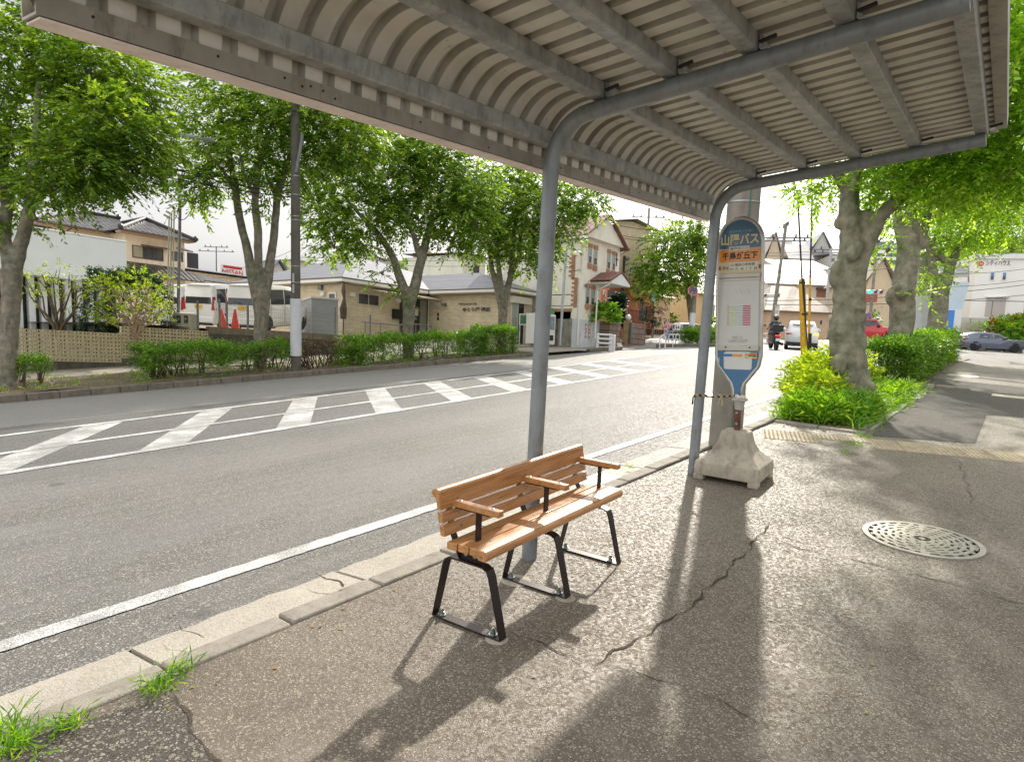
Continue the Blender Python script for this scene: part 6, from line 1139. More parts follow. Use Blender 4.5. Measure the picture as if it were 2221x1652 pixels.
# roofs beyond the single-storey building
for (nm, q0, q1, d, wall, rm, kd, rh) in (('white gabled house edge behind the slim pole', Q('c', 150, 410), Q('c', 262, 365), 70, '#d0ccc4', SLATE, 'gable_front', 1.3), ('beige flat roofed block behind the grey roof', Q('c', 330, 330), Q('c', 430, 275), 100, '#c5bfa8', M('far_roof', ''), 'shed', .2), ('cream hill house above the tiled building roof', Q('c', 1420, 330), Q('c', 1555, 280), 110, '#cbb993', TANR, 'gable', 1.8), ('grey hill house behind the leafy tree fork', Q('c', 960, 320), Q('c', 1140, 275), 120, '#b5b3ae', SLATE, 'gable', 2.0), ('pale upstairs house with railing left of the cream house', Q('c', 1575, 390), Q('c', 1745, 250), 62, '#cfd0bf', M('roof_brown', '#5d4a42', .6, var=.1), 'shed', .3)):
    house('house', nm, q0, q1, d, 0., 1., wall, rm, kd, rh, 2.5 if 'slim' in nm else 7, [(Q('c', 1648, 360), Q('c', 1700, 293), 0)] if 'railing' in nm else [], -7)
# ------------------------------------------------------------------ white office on its retaining wall, right edge
FCI = Fr(dep(Q('p', 470, 980), 64), .93, .37); ci = thing('office_building', 'white rendered office with shutter, two blue windows and shop lettering', 'building', FCI.O)
def iu(x, y): return FCI.uw(Q('p', x, y))
wT = iu(530, 130)[1]; OFW = M('office_white', '#e6e3dc', .85, var=.04, sc=.5); m = MB(); m.box(0, 26, 0, 12, -.5, wT); m.build('wall', OFW, ci, fr=FCI, smooth=0); m = MB(); m.box(-.15, 26.2, -.2, 12.2, wT+.004, wT+.45); m.build('parapet', WHITE, ci, fr=FCI, smooth=0)
for x0, x1 in ((752, 855), (928, 1030)): a = iu(x0, 455); b = iu(x1, 318); w = window(FCI, ci, (a[0], b[0], a[1], b[1]), frame=WHITE, mull=0, ft=.1); m = MB(); m.box(a[0]+.1, b[0]-.1, -.03, -.013, (a[1]+b[1])/2, b[1]-.1); m.build('blue_blind', M('blue_blind', '#4f88b8', .4, var=.05), w, fr=FCI, smooth=0)
a = iu(690, 972); b = iu(1008, 705); m = MB(); m.box(a[0], b[0], -.06, -.003, a[1], b[1]); [m.box(a[0], b[0], -.07, -.06, z, z+.05) for z in np.arange(a[1], b[1], .3)]; m.build('shutter', M('roller_shutter', '#b3aca2', .6, var=.05), ci, fr=FCI, smooth=0); c = iu(700, 682); m = MB(); m.box(a[0]-.1, b[0]+.2, -.3, -.003, b[1]+.004, c[1]); m.build('shutter_box', WHITE, ci, fr=FCI, smooth=0)
a = iu(1258, 965); b = iu(1400, 705); window(FCI, ci, (a[0], b[0], a[1], b[1]), frame=SBLK, mull=2, ft=.08)
SGY_ = M('office_letters', '#4d4842', .5, var=0); a = iu(706, 222); b = iu(1068, 160); text('シティハウス', 'lettering', SGY_, ci, FCI, a[0], b[0], a[1]-.05, b[1]+.05, -.08, bold=.015)
c = iu(625, 200); r0 = (iu(678, 200)[0]-iu(572, 200)[0])/2; m = MB(); m.prism([(c[0]-.12*r0+.88*r0*math.cos(t), -.05, c[1]+.78*r0*math.sin(t)) for t in np.linspace(0, 2*math.pi, 25)[:-1]], (0, .046, 0)); lg = m.build('logo_disc', M('logo_yellow', '#d6a045', .5, var=0), ci, fr=FCI, smooth=0)
m = MB(); m.prism([(c[0]+.25*r0+.75*r0*math.cos(t), -.07, c[1]+.76*r0*math.sin(t)) for t in np.linspace(0, 2*math.pi, 25)[:-1]], (0, .018, 0)); m.build('logo_disc', M('logo_red', '#c2483a', .5, var=0), lg, fr=FCI, smooth=0); m = MB(); x = c[0]+.25*r0; z = c[1]; [m.box(x+s*.28*r0-.06*r0, x+s*.28*r0+.06*r0, -.085, -.071, z-.42*r0, z+.42*r0) for s in (-1, 1)]; m.box(x-.21*r0, x+.21*r0, -.085, -.071, z-.06*r0, z+.06*r0); m.build('logo_letter', WHITE, lg, fr=FCI, smooth=0)
FRW = Fr(dep(Q('p', 175, 1400), 60), .93, .37); rw2 = thing('retaining_wall', 'grey stained concrete retaining wall under the white office', 'wall', FRW.O); wt2 = FRW.uw(Q('p', 200, 1045))[1]; wt3 = FRW.uw(Q('p', 200, 985))[1]; wm2 = FRW.uw(Q('p', 200, 1250))[1]
m = MB(); m.box(-.5, 30, 0, 1.2, wm2, wt2); m.build('wall', M('pale_wall_concrete', '#b4ab9b', .9, var=.15, sc=.6, dirt=('#8a8069', .6)), rw2, fr=FRW, smooth=0); m = MB(); m.box(-.5, 30, -.04, 1.2, -1.5, wm2-.003); m.build('lower_course', CONC, rw2, fr=FRW, smooth=0); m = MB(); [m.box(x, x+1.9, .1, 1.5, wt2+.003, wt3) for x in np.arange(-.5, 29, 1.95)]; m.build('block_course', M('pale_blocks', '#bab6ae', .9, var=.1, sc=1), rw2, fr=FRW, smooth=0); m = MB(); [m.tube([(x, .4, wt3), (x, .4, wt3+1.5)], .04, 6) for x in np.arange(0, 29, 3.)]; m.tube([(0, .4, wt3+1.5), (28, .4, wt3+1.5)], .04, 6); m.build('railing', GALV, rw2, fr=FRW)
# ------------------------------------------------------------------ street poles, signs and signals
UPM = POLEC
def upole(name, label, qb, qt, d, rpx, mat=UPM, arms=(), group=None):
    t = ptube(name, label, 'utility pole', [qb, qt], d, rpx, mat, group); P0 = np.array(t.location); top = dep(qt, d)-P0; base_ = np.zeros(3)
    for f_, L, az in arms:
        p = top*f_; m = MB(); dx = np.array([math.cos(az), math.sin(az), 0])*L; m.tube([p-dx, p+dx], .06, 6); ao = m.build('crossarm', GALV, t)
        m = MB(); [m.lathe([(.05, 0), (.09, .1), (.05, .14), (.08, .22), (.03, .28)], tuple(p+dx*s_), 8) for s_ in (-.9, -.45, .45, .9)]; m.build('insulator', M('insulator', '#4d4a48', .4, var=.1), ao)
    return t
upole('utility_pole', 'leaning concrete utility pole beside the motorcycle', Q('m', 158, 1260), Q('v', 392, 800), 52, (4.4, 3.2), arms=((.97, 1.1, 2.), (.86, 1.8, .3), (.83, 1.6, .3)))
upole('utility_pole', 'pale straight pole in front of the blue tiled house', Q('m', 1045, 1050), Q('v', 1135, 1210), 62, (3.2, 2.6), M('pale_pole', '#a3a5a6', .6, var=.1), arms=((.98, 1.8, .3), (.93, 1.5, .3)))
upole('utility_pole', 'concrete pole carrying the traffic signals', Q('n', 285, 1300), Q('n', 395, 100), 56, (3.2, 2.6))
upole('utility_pole', 'grey pole with pale wrapped foot beside the far tree, carrying a no parking sign', Q('u', 790, 1060), Q('D', 1517, 480), 46, (5.6, 4.6))
upole('utility_pole', 'bare utility pole rising over the cream house roof', Q('d', 1600, 430), Q('d', 1608, 270), 75, (2.6, 2.5), arms=((.55, 1.8, .6),))
upole('utility_pole', 'thin dark pole with crossarms far behind the shop board', Q('b', 549, 860), Q('b', 547, 590), 90, (1.1, 1.0), WIRE, arms=((.98, 1.6, .6), (.85, 2.4, .6)))
upole('utility_pole', 'far pole above the roof ridge left of the tree fork', Q('c', 1335, 380), Q('c', 1332, 225), 80, (2, 2), arms=((.9, 1., .6),))
t = ptube('pole_wrap', 'x', 'pole', [Q('u', 780, 1075), Q('u', 810, 718)], 45.7, (6.8, 6.6), M('pole_sheet', '')); t['label'] = 'white cover wrapped round the foot of the no parking pole'; t['category'] = 'pole cover'
sg2 = thing('no_parking_sign', 'round blue and red no parking sign on the pole by the far tree', 'sign', dep(Q('u', 812, 293), 44.9)); RW = ROT[:, 2]
def disc_sign(t, rpx, d, simple=False):
    r = rpx*d/FPX; T_ = Matrix(np.stack([ROT[:, 0], ROT[:, 1], ROT[:, 2]], 1).tolist()).to_4x4()
    for nm, r0, z, c in (('plate', r, 0, '#d5d2cc'), ('red_ring', r*.93, .012, '#c23a36'), ('blue_disc', r*.66, .024, '#2a63b8')):
        m = MB(); m.T = T_; m.lathe([(r0, z), (r0, z+.011)], n=28); m.build(nm, M('sign'+c, c, .4, var=0), t, smooth=20)
    m = MB(); m.T = T_ @ Matrix.Rotation(R_(-42), 4, 'Z'); m.box(-r*.7, r*.7, -r*.09, r*.09, .036, .04); m.build('red_bar', M('sign#c23a36', ''), t, smooth=0)
disc_sign(sg2, 11.0, 44.9); sg3 = thing('no_parking_sign', 'smaller no parking sign below the traffic signal', 'sign', dep(Q('n', 272, 1140), 54)); disc_sign(sg3, 6.8, 54)
m = MB(); r_ = .1; [m.box(-.12, .12, -.02, 0, z, z+.5) for z in ()]
def lampm(name, c, em, s): return M(name, c, .3, var=0, em=em, ems=s)
def signal(q, d, label, hpx, wpx, lit):
    t = thing('traffic_signal', label, 'traffic signal', dep(q, d)); k = d/FPX; T_ = Matrix(ROT.tolist()).to_4x4(); L, h = wpx*k/2, hpx*k/2
    m = MB(); m.T = T_; P = [(-L+h*(1-math.cos(a)), h*math.sin(a)) for a in np.linspace(-1.57, 1.57, 2)]; m.box(-L, L, -h, h, -.2, 0); m.build('housing', M('signal_white', '#c9cbcb', .4, var=.03), t, bevel=h*.6, seg=3)
    for i, (c, em) in enumerate(lit):
        x = (-L+h*1.25)+i*(2*L-2.5*h)/max(1, len(lit)-1) if len(lit) > 1 else L*.1
        m = MB(); m.T = T_; m.lathe([(h*.78, .003), (h*.7, .03), (.01, .06)], (x, 0, 0), 18); m.build('lens', lampm('lens'+c, c, em or c, 2.2 if em else 0.), t)
        m = MB(); m.T = T_; A = np.linspace(.3, 2.84, 9); m._add([(x+h*.85*math.cos(a), h*.85*math.sin(a), z) for a in A for z in (.01, .22)], [(2*j, 2*j+1, 2*j+3, 2*j+2) for j in range(8)]); m.build('visor', M('signal_white', ''), t)
    return t
signal(Q('n', 375, 797), 55, 'horizontal traffic signal showing green beside the big trunk', 10, 37, (('#0f8f6a', '#17d79a'), ('#7a4a1c', None), ('#8c1f2b', None)))
signal(Q('n', 330, 365), 57, 'unlit red signal lamp high behind yellow leaves', 16, 24, (('#6d1620', None),))
signal(Q('m', 150, 750), 54, 'pale signal head on the leaning pole, seen edge on', 8, 38, (('#5a5a52', None), ('#5a5a52', None)))
t = thing('pedestrian_signal', 'white pedestrian signal on the leaning pole above the rider', 'traffic signal', dep(Q('m', 240, 1045), 51)); k = 51/FPX
for z in (0, .42): m = MB(); m.box(-.14, .14, -.12, .1, z-.2, z+.2); m.build('lamp_box', WHITE, t, bevel=.02); m = MB(); m.box(-.16, .16, -.3, -.125, z+.16, z+.2); m.build('visor', WHITE, t)
t = ptube('road_sign_board', 'back of a grey road sign board beside the office', 'sign', [Q('p', 455, 480), Q('p', 455, 250)], 58, (1.5, 1.5), GALV); 
FSB = Fr(dep(Q('p', 262, 395), 58), .95, .3); o_ = np.array(t.location)-FSB.O
for y0_, y1_ in ((395, 325), (318, 240)): a = FSB.uw(Q('p', 240, y0_)); b = FSB.uw(Q('p', 462, y1_)); m = MB(); m.box(a[0]-1, b[0], 0, .06, a[1], b[1]); o = m.build('board', M('sign_back', '#a9aaa8', .5, .2, var=.08), t, fr=FSB, smooth=0); o.location = -o_
# pale service poles beside the far trees
upole('utility_pole', 'thick pole with white sleeve standing between the two far trunks', Q('g', 790, 960), Q('g', 830, 230), 25.5, (14, 11), M('grey_pole', '#86827b', .8, var=.15, sc=2))
t = ptube('pole_sleeve', 'white sleeve round the pole between the far trunks', 'pole cover', [Q('g', 795, 940), Q('g', 815, 583)], 25.2, (15, 14.6), M('pole_sheet', '')); m = MB(); 
FWP = Fr(dep(Q('p', 100, 1440), 46), .95, .3); wp_ = thing('sign_pole', 'pale blue advertising pole with white boards right of the far trees', 'sign', FWP.O); u1 = FWP.uw(Q('p', 165, 1440))[0]; w1 = FWP.uw(Q('p', 215, 470))[1]; w2 = FWP.uw(Q('p', 130, 880))[1]
m = MB(); m.hexa([(-.35, 0, -1), (u1, 0, -1), (u1, .5, -1), (-.35, .5, -1), (.1, 0, w1), (u1+.75, 0, w1), (u1+.75, .5, w1), (.1, .5, w1)]); m.build('pylon', M('pale_blue_panel', '#b9c8d0', .5, var=.06), wp_, fr=FWP, smooth=0); m = MB(); m.box(-.55, u1+.5, -.08, -.005, w2-2, w2); m.build('board', WHITE, wp_, fr=FWP, smooth=0)
FBB = Fr(dep(Q('p', 55, 1280), 45), .95, .3); m = MB(); w1 = FBB.uw(Q('p', 95, 880))[1]; m.box(-.15, .6, 0, .05, 0, w1); t = m.build('banner', M('banner_blue', '#4583c9', .6, var=.1), fr=FBB, smooth=0); tag(t, 'tall blue banner with yellow patch leaning by the last trunk', 'banner'); m = MB(); m.box(-.15, .3, -.02, -.003, w1*.42, w1*.6); m.build('patch', M('patch_yellow', '#d0b13d', .6, var=0), t, fr=FBB, smooth=0).location = (0, 0, 0)
# yellow and black guard posts with their stay wires, glass insulators
YEL = M('guard_yellow', '#d3a01c', .45, var=.12, sc=12, dirt=('#4a3a18', .7))
def guy(label, qb, qt, d, rpx, qtop, group, qi):
    P = [dep(q, d) for q in (qb, qt, qi, qtop)]; t = thing('stay_wire', label, 'stay wire', P[0], group); L = [p-P[0] for p in P]; k = d/FPX
    m = MB(); m.tube([L[0]-[0, 0, .5], L[1]], rpx*k, 16); m.build('guard_tube', YEL, t); m = MB(); dv = (L[1]-L[0]); 
    fwd = np.array(ROT[:, 2])*rpx*k*.94; sdw = np.array(ROT[:, 0])*rpx*k
    if rpx > 4: m.tube([L[0]+fwd*1.0+sdw*.35, L[0]+dv*.45+fwd*1.02, L[1]+fwd*.97-sdw*.1], [.018, .012, .03], 6); [m.lathe([(rpx*k*1.02, -.02), (rpx*k*1.04, 0), (rpx*k*1.02, .02)], tuple(L[0]+dv*f), 14) for f in (.12, .62, .96)]; m.build('black_strap', BLACK, t)
    else: [m.tube([L[0]+dv*f, L[0]+dv*(f+.03)], rpx*k*1.15, 12) for f in (.33, .74)]; m.tube([L[0]-[0, 0, .5], L[0]+dv*.36], rpx*k*1.35, 14); m.build('collar', BLACK, t)
    m = MB(); m.tube([L[1]-dv*.02, L[2]], .02, 6); m.tube([L[2], L[3]], .018, 6); m.build('wire', WIRE, t); 
    e = (L[2]-L[1]); e /= np.linalg.norm(e); m = MB(); m.ell(tuple(L[2]), (.10, .10, .11), 12, 8); m.ell(tuple(L[2]+e*.09), (.05, .05, .05), 8, 6); m.build('insulator', M('porcelain', '#8c8a86', .35, var=.15, sc=10), t); return t
guy('thick yellow stay guard with black edge, left one by the big trunk', D(1751, 805), Q('m', 652, 480), 15.5, 6.9, D(1722, 395), 'yellow guarded stay wires', Q('v', 580, 340)); guy('thin yellow stay guard close to the big trunk, right one', D(1757, 790), Q('m', 788, 470), 16., 2.6, D(1760, 395), 'yellow guarded stay wires', Q('v', 822, 235))
# guard rails and arch bollards
WPT = M('white_rail_paint', '#d5d5d6', .4, var=.04, sc=6)
def rail_thing(name, label, cat, fr, us, h, L0, L1, bars, r=.05, group=None):
    t = thing(name, label, cat, fr.O, group)
    for u in us: m = MB(); m.tube([(u, 0, -.5), (u, 0, h)], r*1.5, 12); m.build('post', WPT, t, fr=fr)
    for b in bars: m = MB(); m.tube([(L0, -.08, b), (L1, -.08, b)], r, 10); m.build('rail', WPT, t, fr=fr)
    return t
FGR = Fr(gnd(Q('q', 175, 1540)), .62, .78); u1 = FGR.uw(Q('q', 410, 1500))[0]; u2 = FGR.uw(Q('q', 480, 1490))[0]; h_ = FGR.uw(Q('q', 185, 1262))[1]; rail_thing('guard_pipe', 'short white pipe guard rail at the kerb corner across the road', 'guard rail', FGR, (0, u1), h_, -.03, u2-.2, (h_*.93, h_*.66, h_*.38), .045)
t = thing('bollard', 'flat white bollard at the right end of the short guard rail', 'bollard', FGR.p(u2-.12, 0, 0)); m = MB(); m.box(-.16, .16, -.06, .06, -.3, h_*.97); m.build('body', WPT, t, bevel=.04, seg=3)
for i, (x0, x1, yb_, yt) in enumerate(((180, 285, 1350, 1135), (345, 432, 1312, 1122), (477, 548, 1308, 1115))):
    A = gnd(Q('u', x0, yb_), .1); k = cdepth(A)/FPX*400/1888*W0/4096; w = (x1-x0)*k; h = (yb_-yt)*k; t = thing('arch_bollard', ('largest of three white arch bollards, nearest the side street', 'middle one of three white arch bollards', 'smallest white arch bollard, beside the small hedge')[i], 'bollard', A, 'white arch bollards'); X = ROT[:, 0]*[1, 1, 0]
    m = MB(); P = [X*0+[0, 0, -.2], X*0+[0, 0, h-w/2]]+[X*(w/2-w/2*math.cos(a))+[0, 0, h-w/2+w/2*math.sin(a)] for a in np.linspace(.2, math.pi-.2, 9)]+[X*w+[0, 0, h-w/2], X*w+[0, 0, -.2]]; m.tube(P, w*.11, 12); m.build('hoop', WPT, t)
FGR2 = Fr(gnd(Q('p', 945, 1490)), .93, .37); h_ = FGR2.uw(Q('p', 950, 1312))[1]; u1 = FGR2.uw(Q('p', 1262, 1490))[0]; rail_thing('guard_pipe', 'white pipe guard rail by the grey hatchback at the right edge', 'guard rail', FGR2, (0, u1, u1*2), h_, -.25, u1*2.5, (h_*.93, h_*.70, h_*.48), .055)
FGR3 = Fr(gnd(Q('u', 1150, 1290)), .8, .6); rail_thing('guard_pipe', 'low white rail seen between shelter post and bus sign', 'guard rail', FGR3, (0.3, 3.5), .8, -3, 4, (.75, .45, .15), .05)
# corner kerbs across the road
m = MB(); k0 = gnd(Q('q', 20, 1590)); k1 = gnd(Q('q', 580, 1560)); k2 = gnd(Q('q', 560, 1490)); m.sweep([k0+[0, 0, -.05], gnd(Q('q', 180, 1575)), gnd(Q('q', 400, 1560)), k1, k2], [(-.12, -.3), (.12, -.3), (.12, .16), (-.12, .16)]); struct(m.build('corner_kerb', KERBD))
m = MB(); m.sweep([gnd(Q('u', 150, 1360)), gnd(Q('u', 400, 1352)), gnd(Q('u', 900, 1352)), gnd(Q('u', 1240, 1352))], [(-.12, -.3), (.12, -.3), (.12, .16), (-.12, .16)]); struct(m.build('corner_kerb', KERBD))
# ------------------------------------------------------------------ cars
def car(name, label, cat, loc, rz, st, paint, s, glass_side, rear, wheels, r, rim, tail=None, plate='white', extra=None):
    t = thing(name, label, cat, loc, rz=rz); t.scale = (s, s, s); carbody(st, t, paint)
    for p in glass_side: sidepane(st, t, p, 'side_window', CARGLASS)
    (x0, y0, z0), (x1, y1, z1) = rear; m = MB(); m.hexa([(x0, -y0, z0), (x0, y0, z0), (x0+.1, y0, z0), (x0+.1, -y0, z0), (x1, -y1, z1), (x1, y1, z1), (x1+.1, y1, z1), (x1+.1, -y1, z1)]); m.build('rear_window', CARGLASS, t, smooth=0)
    arches(st, t, wheels, r*1.2, BLACK)
    for x in wheels:
        for s_ in (-1, 1): wheel(t, x, s_*(st[3][1]-.10), r, .2, rim, 5, -s_)
    return t
suv = [(-2.27, .70, .45, .92, .55, 1.12), (-2.2, .86, .34, .98, .60, 1.20), (-1.95, .91, .26, 1.02, .64, 1.52), (-1.5, .92, .22, 1.04, .69, 1.66), (-.4, .92, .2, 1.03, .70, 1.69), (.3, .92, .2, 1.02, .66, 1.62), (1.05, .92, .2, 1.0, .62, 1.10), (1.9, .88, .24, .92, .6, .97), (2.28, .72, .36, .75, .5, .82)]
P = gnd(Q('m', 505, 1615)); hd = math.atan2(ROT[1, 0], ROT[0, 0])
sv = car('parked_suv', 'white crossover car seen from behind with its amber indicator lit', 'car', gnd(Q('m', 620, 1625)), R_(106), suv, M('pearl_white', '#d9d9d8', .22, var=.02, coat=.7), .86, [[(-1.75, 1.08), (-1.05, 1.06), (-1.05, 1.52), (-1.5, 1.5)], [(-.98, 1.06), (-.15, 1.05), (-.15, 1.56), (-.98, 1.55)], [(-.08, 1.05), (.85, 1.06), (.35, 1.5), (-.08, 1.56)]], ((-2.22, .62, 1.06), (-1.93, .57, 1.50)), (-1.38, 1.4), .36, RIMM)
def add(t, name, mat, b, bev=.0): m = MB(); m.box(*b); return m.build(name, mat, t, bevel=bev)
for s_ in (-1, 1):
    a, b = sorted((s_*.52, s_*.88)); add(sv, 'tail_lamp', TAILR if s_ > 0 else M('amber_lit', '#e08a1c', .3, var=0, em='#ff9a20', ems=2.5), (-2.27, -2.0, a, b, .93, 1.02), .02); add(sv, 'mirror', VANW, (.65, .8, s_*1.0-.1, s_*1.0+.1, 1.05, 1.2), .03)
    m = MB(); m.tube([(-2.26, s_*.55, .27), (-2.34, s_*.55, .27)], .045, 10); m.build('exhaust', CHROME, sv)
add(sv, 'bumper', DKPL, (-2.31, -2.05, -.84, .84, .30, .50), .03); pl = add(sv, 'number_plate', PLW, (-2.3, -2.27, -.17, .17, .72, .86)); text('30-03', 'lettering', M('plate_green', '#2f5a48', .5, var=0), pl, None, -.13, .13, .74, .82, 0, T=Matrix.Translation((-2.305, 0, 0)) @ Matrix.Rotation(R_(-90), 4, 'Z')); add(sv, 'roof_spoiler', VANW, (-2.12, -1.8, -.56, .56, 1.52, 1.56), .01); m = MB(); m.hexa([(-1.5, -.02, 1.67), (-1.3, -.02, 1.69), (-1.3, .02, 1.69), (-1.5, .02, 1.67), (-1.52, -.01, 1.74), (-1.46, -.01, 1.74), (-1.46, .01, 1.74), (-1.52, .01, 1.74)]); m.build('roof_fin', VANW, sv)
hat = [(-2.1, .66, .42, .82, .5, .95), (-2.05, .82, .3, .90, .56, 1.08), (-1.75, .89, .22, .95, .58, 1.28), (-1.1, .90, .18, .97, .64, 1.42), (-.1, .90, .17, .96, .65, 1.44), (.4, .90, .17, .95, .62, 1.36), (1.05, .90, .18, .93, .6, 1.0), (1.9, .86, .22, .84, .58, .88), (2.3, .7, .32, .68, .5, .72)]
gc = car('parked_hatchback', 'dark grey hatchback at the right edge, tail to the tree', 'car', gnd(Q('p', 740, 1484)), R_(28), hat, M('grey_metallic', '#5d6470', .25, .5, var=.03, coat=.7), 1.0, [[(-1.15, 1.0), (-.35, .98), (-.35, 1.32), (-.95, 1.33)], [(-.28, .98), (.85, .97), (.4, 1.28), (-.28, 1.34)]], ((-2.0, .56, 1.0), (-1.55, .52, 1.33)), (-1.32, 1.38), .33, RIMD)
for s_ in (-1, 1): a, b = sorted((s_*.45, s_*.86)); add(gc, 'tail_lamp', TAILR, (-2.11, -1.75, a, b, .88, .97), .03); add(gc, 'mirror', DKPL, (.6, .75, s_*.98-.09, s_*.98+.09, .98, 1.1), .03)
add(gc, 'number_plate', PLW, (-2.14, -2.11, -.17, .17, .58, .73)); add(gc, 'bumper', DKPL, (-2.13, -1.9, -.78, .78, .24, .42), .04)
red = [(-2.1, .70, .4, .95, .6, 1.45), (-2.02, .86, .3, 1.0, .68, 1.62), (-1.6, .90, .22, 1.03, .72, 1.68), (-.4, .90, .2, 1.03, .73, 1.69), (.5, .90, .2, 1.02, .70, 1.64), (1.0, .90, .2, 1.01, .66, 1.1), (1.85, .88, .24, .98, .66, 1.02), (2.1, .8, .34, .86, .6, .95)]
rc = car('red_car', 'bright red boxy car with roof rack partly hidden by hedge and trunk', 'car', dep(Q('n', 225, 1500), 46), R_(24), red, M('red_paint', '#c01a24', .25, var=.03, coat=.7), .85, [[(-1.3, 1.08), (-.5, 1.06), (-.5, 1.55), (-1.25, 1.55)], [(-.42, 1.06), (.8, 1.06), (.5, 1.52), (-.42, 1.56)]], ((-2.11, .6, 1.05), (-2.04, .55, 1.5)), (-1.25, 1.3), .35, RIMD)
m = MB(); [m.tube([(-1.4, y, 1.74), (.3, y, 1.74)], .025, 6) for y in (-.6, .6)]; [m.tube([(x, -.62, 1.74), (x, .62, 1.74)], .02, 6) for x in (-1.2, -.6, 0)]; m.build('roof_rack', BLACK, rc); add(rc, 'mirror', DKPL, (.55, .7, -1.08, -.88, 1.08, 1.22), .03)
add(rc, 'window_frame', WHITE, (-.5, .5, -.60, .6, 1.702, 1.716), .005)
t = car('parked_car', 'brown car behind the small hedge and no parking pole', 'car', dep(Q('u', 780, 1270), 52), R_(38), hat, M('dark_bronze', '#4e4138', .3, .3, var=.05, coat=.5), 1.0, [[(-1.15, 1.0), (-.35, .98), (-.35, 1.32), (-.95, 1.33)], [(-.28, .98), (.85, .97), (.4, 1.28), (-.28, 1.34)]], ((-2.0, .56, 1.0), (-1.55, .52, 1.33)), (-1.32, 1.38), .33, RIMM)
# ------------------------------------------------------------------ people
SKIN = M('skin', '#b98a6c', .6, var=.05); HAIR = M('hair', '#2b2320', .7, var=.1)
def skin_body(name, mat, parent, joints, edges, sub=2):
    me = bpy.data.meshes.new(name); me.from_pydata([j[0] for j in joints], edges, []); me.materials.append(mat); o = bpy.data.objects.new(name, me); COL.objects.link(o); o.parent = parent
    o.modifiers.new('skin', 'SKIN'); 
    me.skin_vertices[0].data
    for v, j in zip(me.skin_vertices[0].data, joints): v.radius = (j[1], j[2] if len(j) > 2 else j[1])
    me.skin_vertices[0].data[0].use_root = True
    sm = o.modifiers.new('sub', 'SUBSURF'); sm.levels = sub; sm.render_levels = sub; return o
def head(parent, c, fwd, hair=None, r=.1, mask=True, glasses=False):
    """a head with nose, ears and eyes, looking along fwd"""
    f = Vector(fwd).normalized(); rot = f.to_track_quat('Y', 'Z').to_matrix().to_4x4(); T_ = Matrix.Translation(c) @ rot
    m = MB(); m.T = T_; m.ell((0, 0, .02), (r*.78, r*.95, r*1.15), 14, 10); m.ell((0, r*.25, -r*.55), (r*.58, r*.62, r*.6), 10, 8); m.ell((0, r*.98, -.01), (.014, .02, .022), 6, 5); [m.ell((s_*r*.8, 0, 0), (.012, .025, .034), 6, 5) for s_ in (-1, 1)]; h = m.build('head', SKIN, parent, smooth=60)
    m = MB(); m.T = T_; [m.ell((s_*.033, r*.87, .022), (.013, .008, .008), 6, 5) for s_ in (-1, 1)]; m.build('eyes', BLACK, h)
    if hair: m = MB(); m.T = T_; m.ell((0, -r*.12, r*.42), (r*.85, r*.95, r*.86), 14, 10); m.build('hair', hair, h)
    if mask: m = MB(); m.T = T_; m.ell((0, r*.45, -r*.42), (r*.62, r*.62, r*.42), 10, 8); m.build('face_mask', M('mask_white', '#d9d6cf', .8, var=0), h)
    if glasses: m = MB(); m.T = T_; m.box(-.07, .07, r*.9, r*.93, .012, .036); m.build('glasses', BLACK, h)
    return h
def hand(parent, c, d, s=1.):
    """palm, five fingers curled a little"""
    d = Vector(d).normalized(); T_ = Matrix.Translation(c) @ d.to_track_quat('-Z', 'Y').to_matrix().to_4x4(); m = MB(); m.T = T_; m.box(-.04*s, .04*s, -.014*s, .014*s, -.09*s, 0)
    for i, L in enumerate((.075, .085, .08, .06)): x = (-.03+i*.02)*s; m.tube([(x, 0, -.085*s), (x, .01*s, -.085*s-L*.5*s), (x, .03*s, -.085*s-L*.9*s)], .009*s, 6)
    m.tube([(-.04*s, 0, -.03*s), (-.065*s, .015*s, -.06*s), (-.06*s, .03*s, -.085*s)], .010*s, 6); return m.build('hand', SKIN, parent)
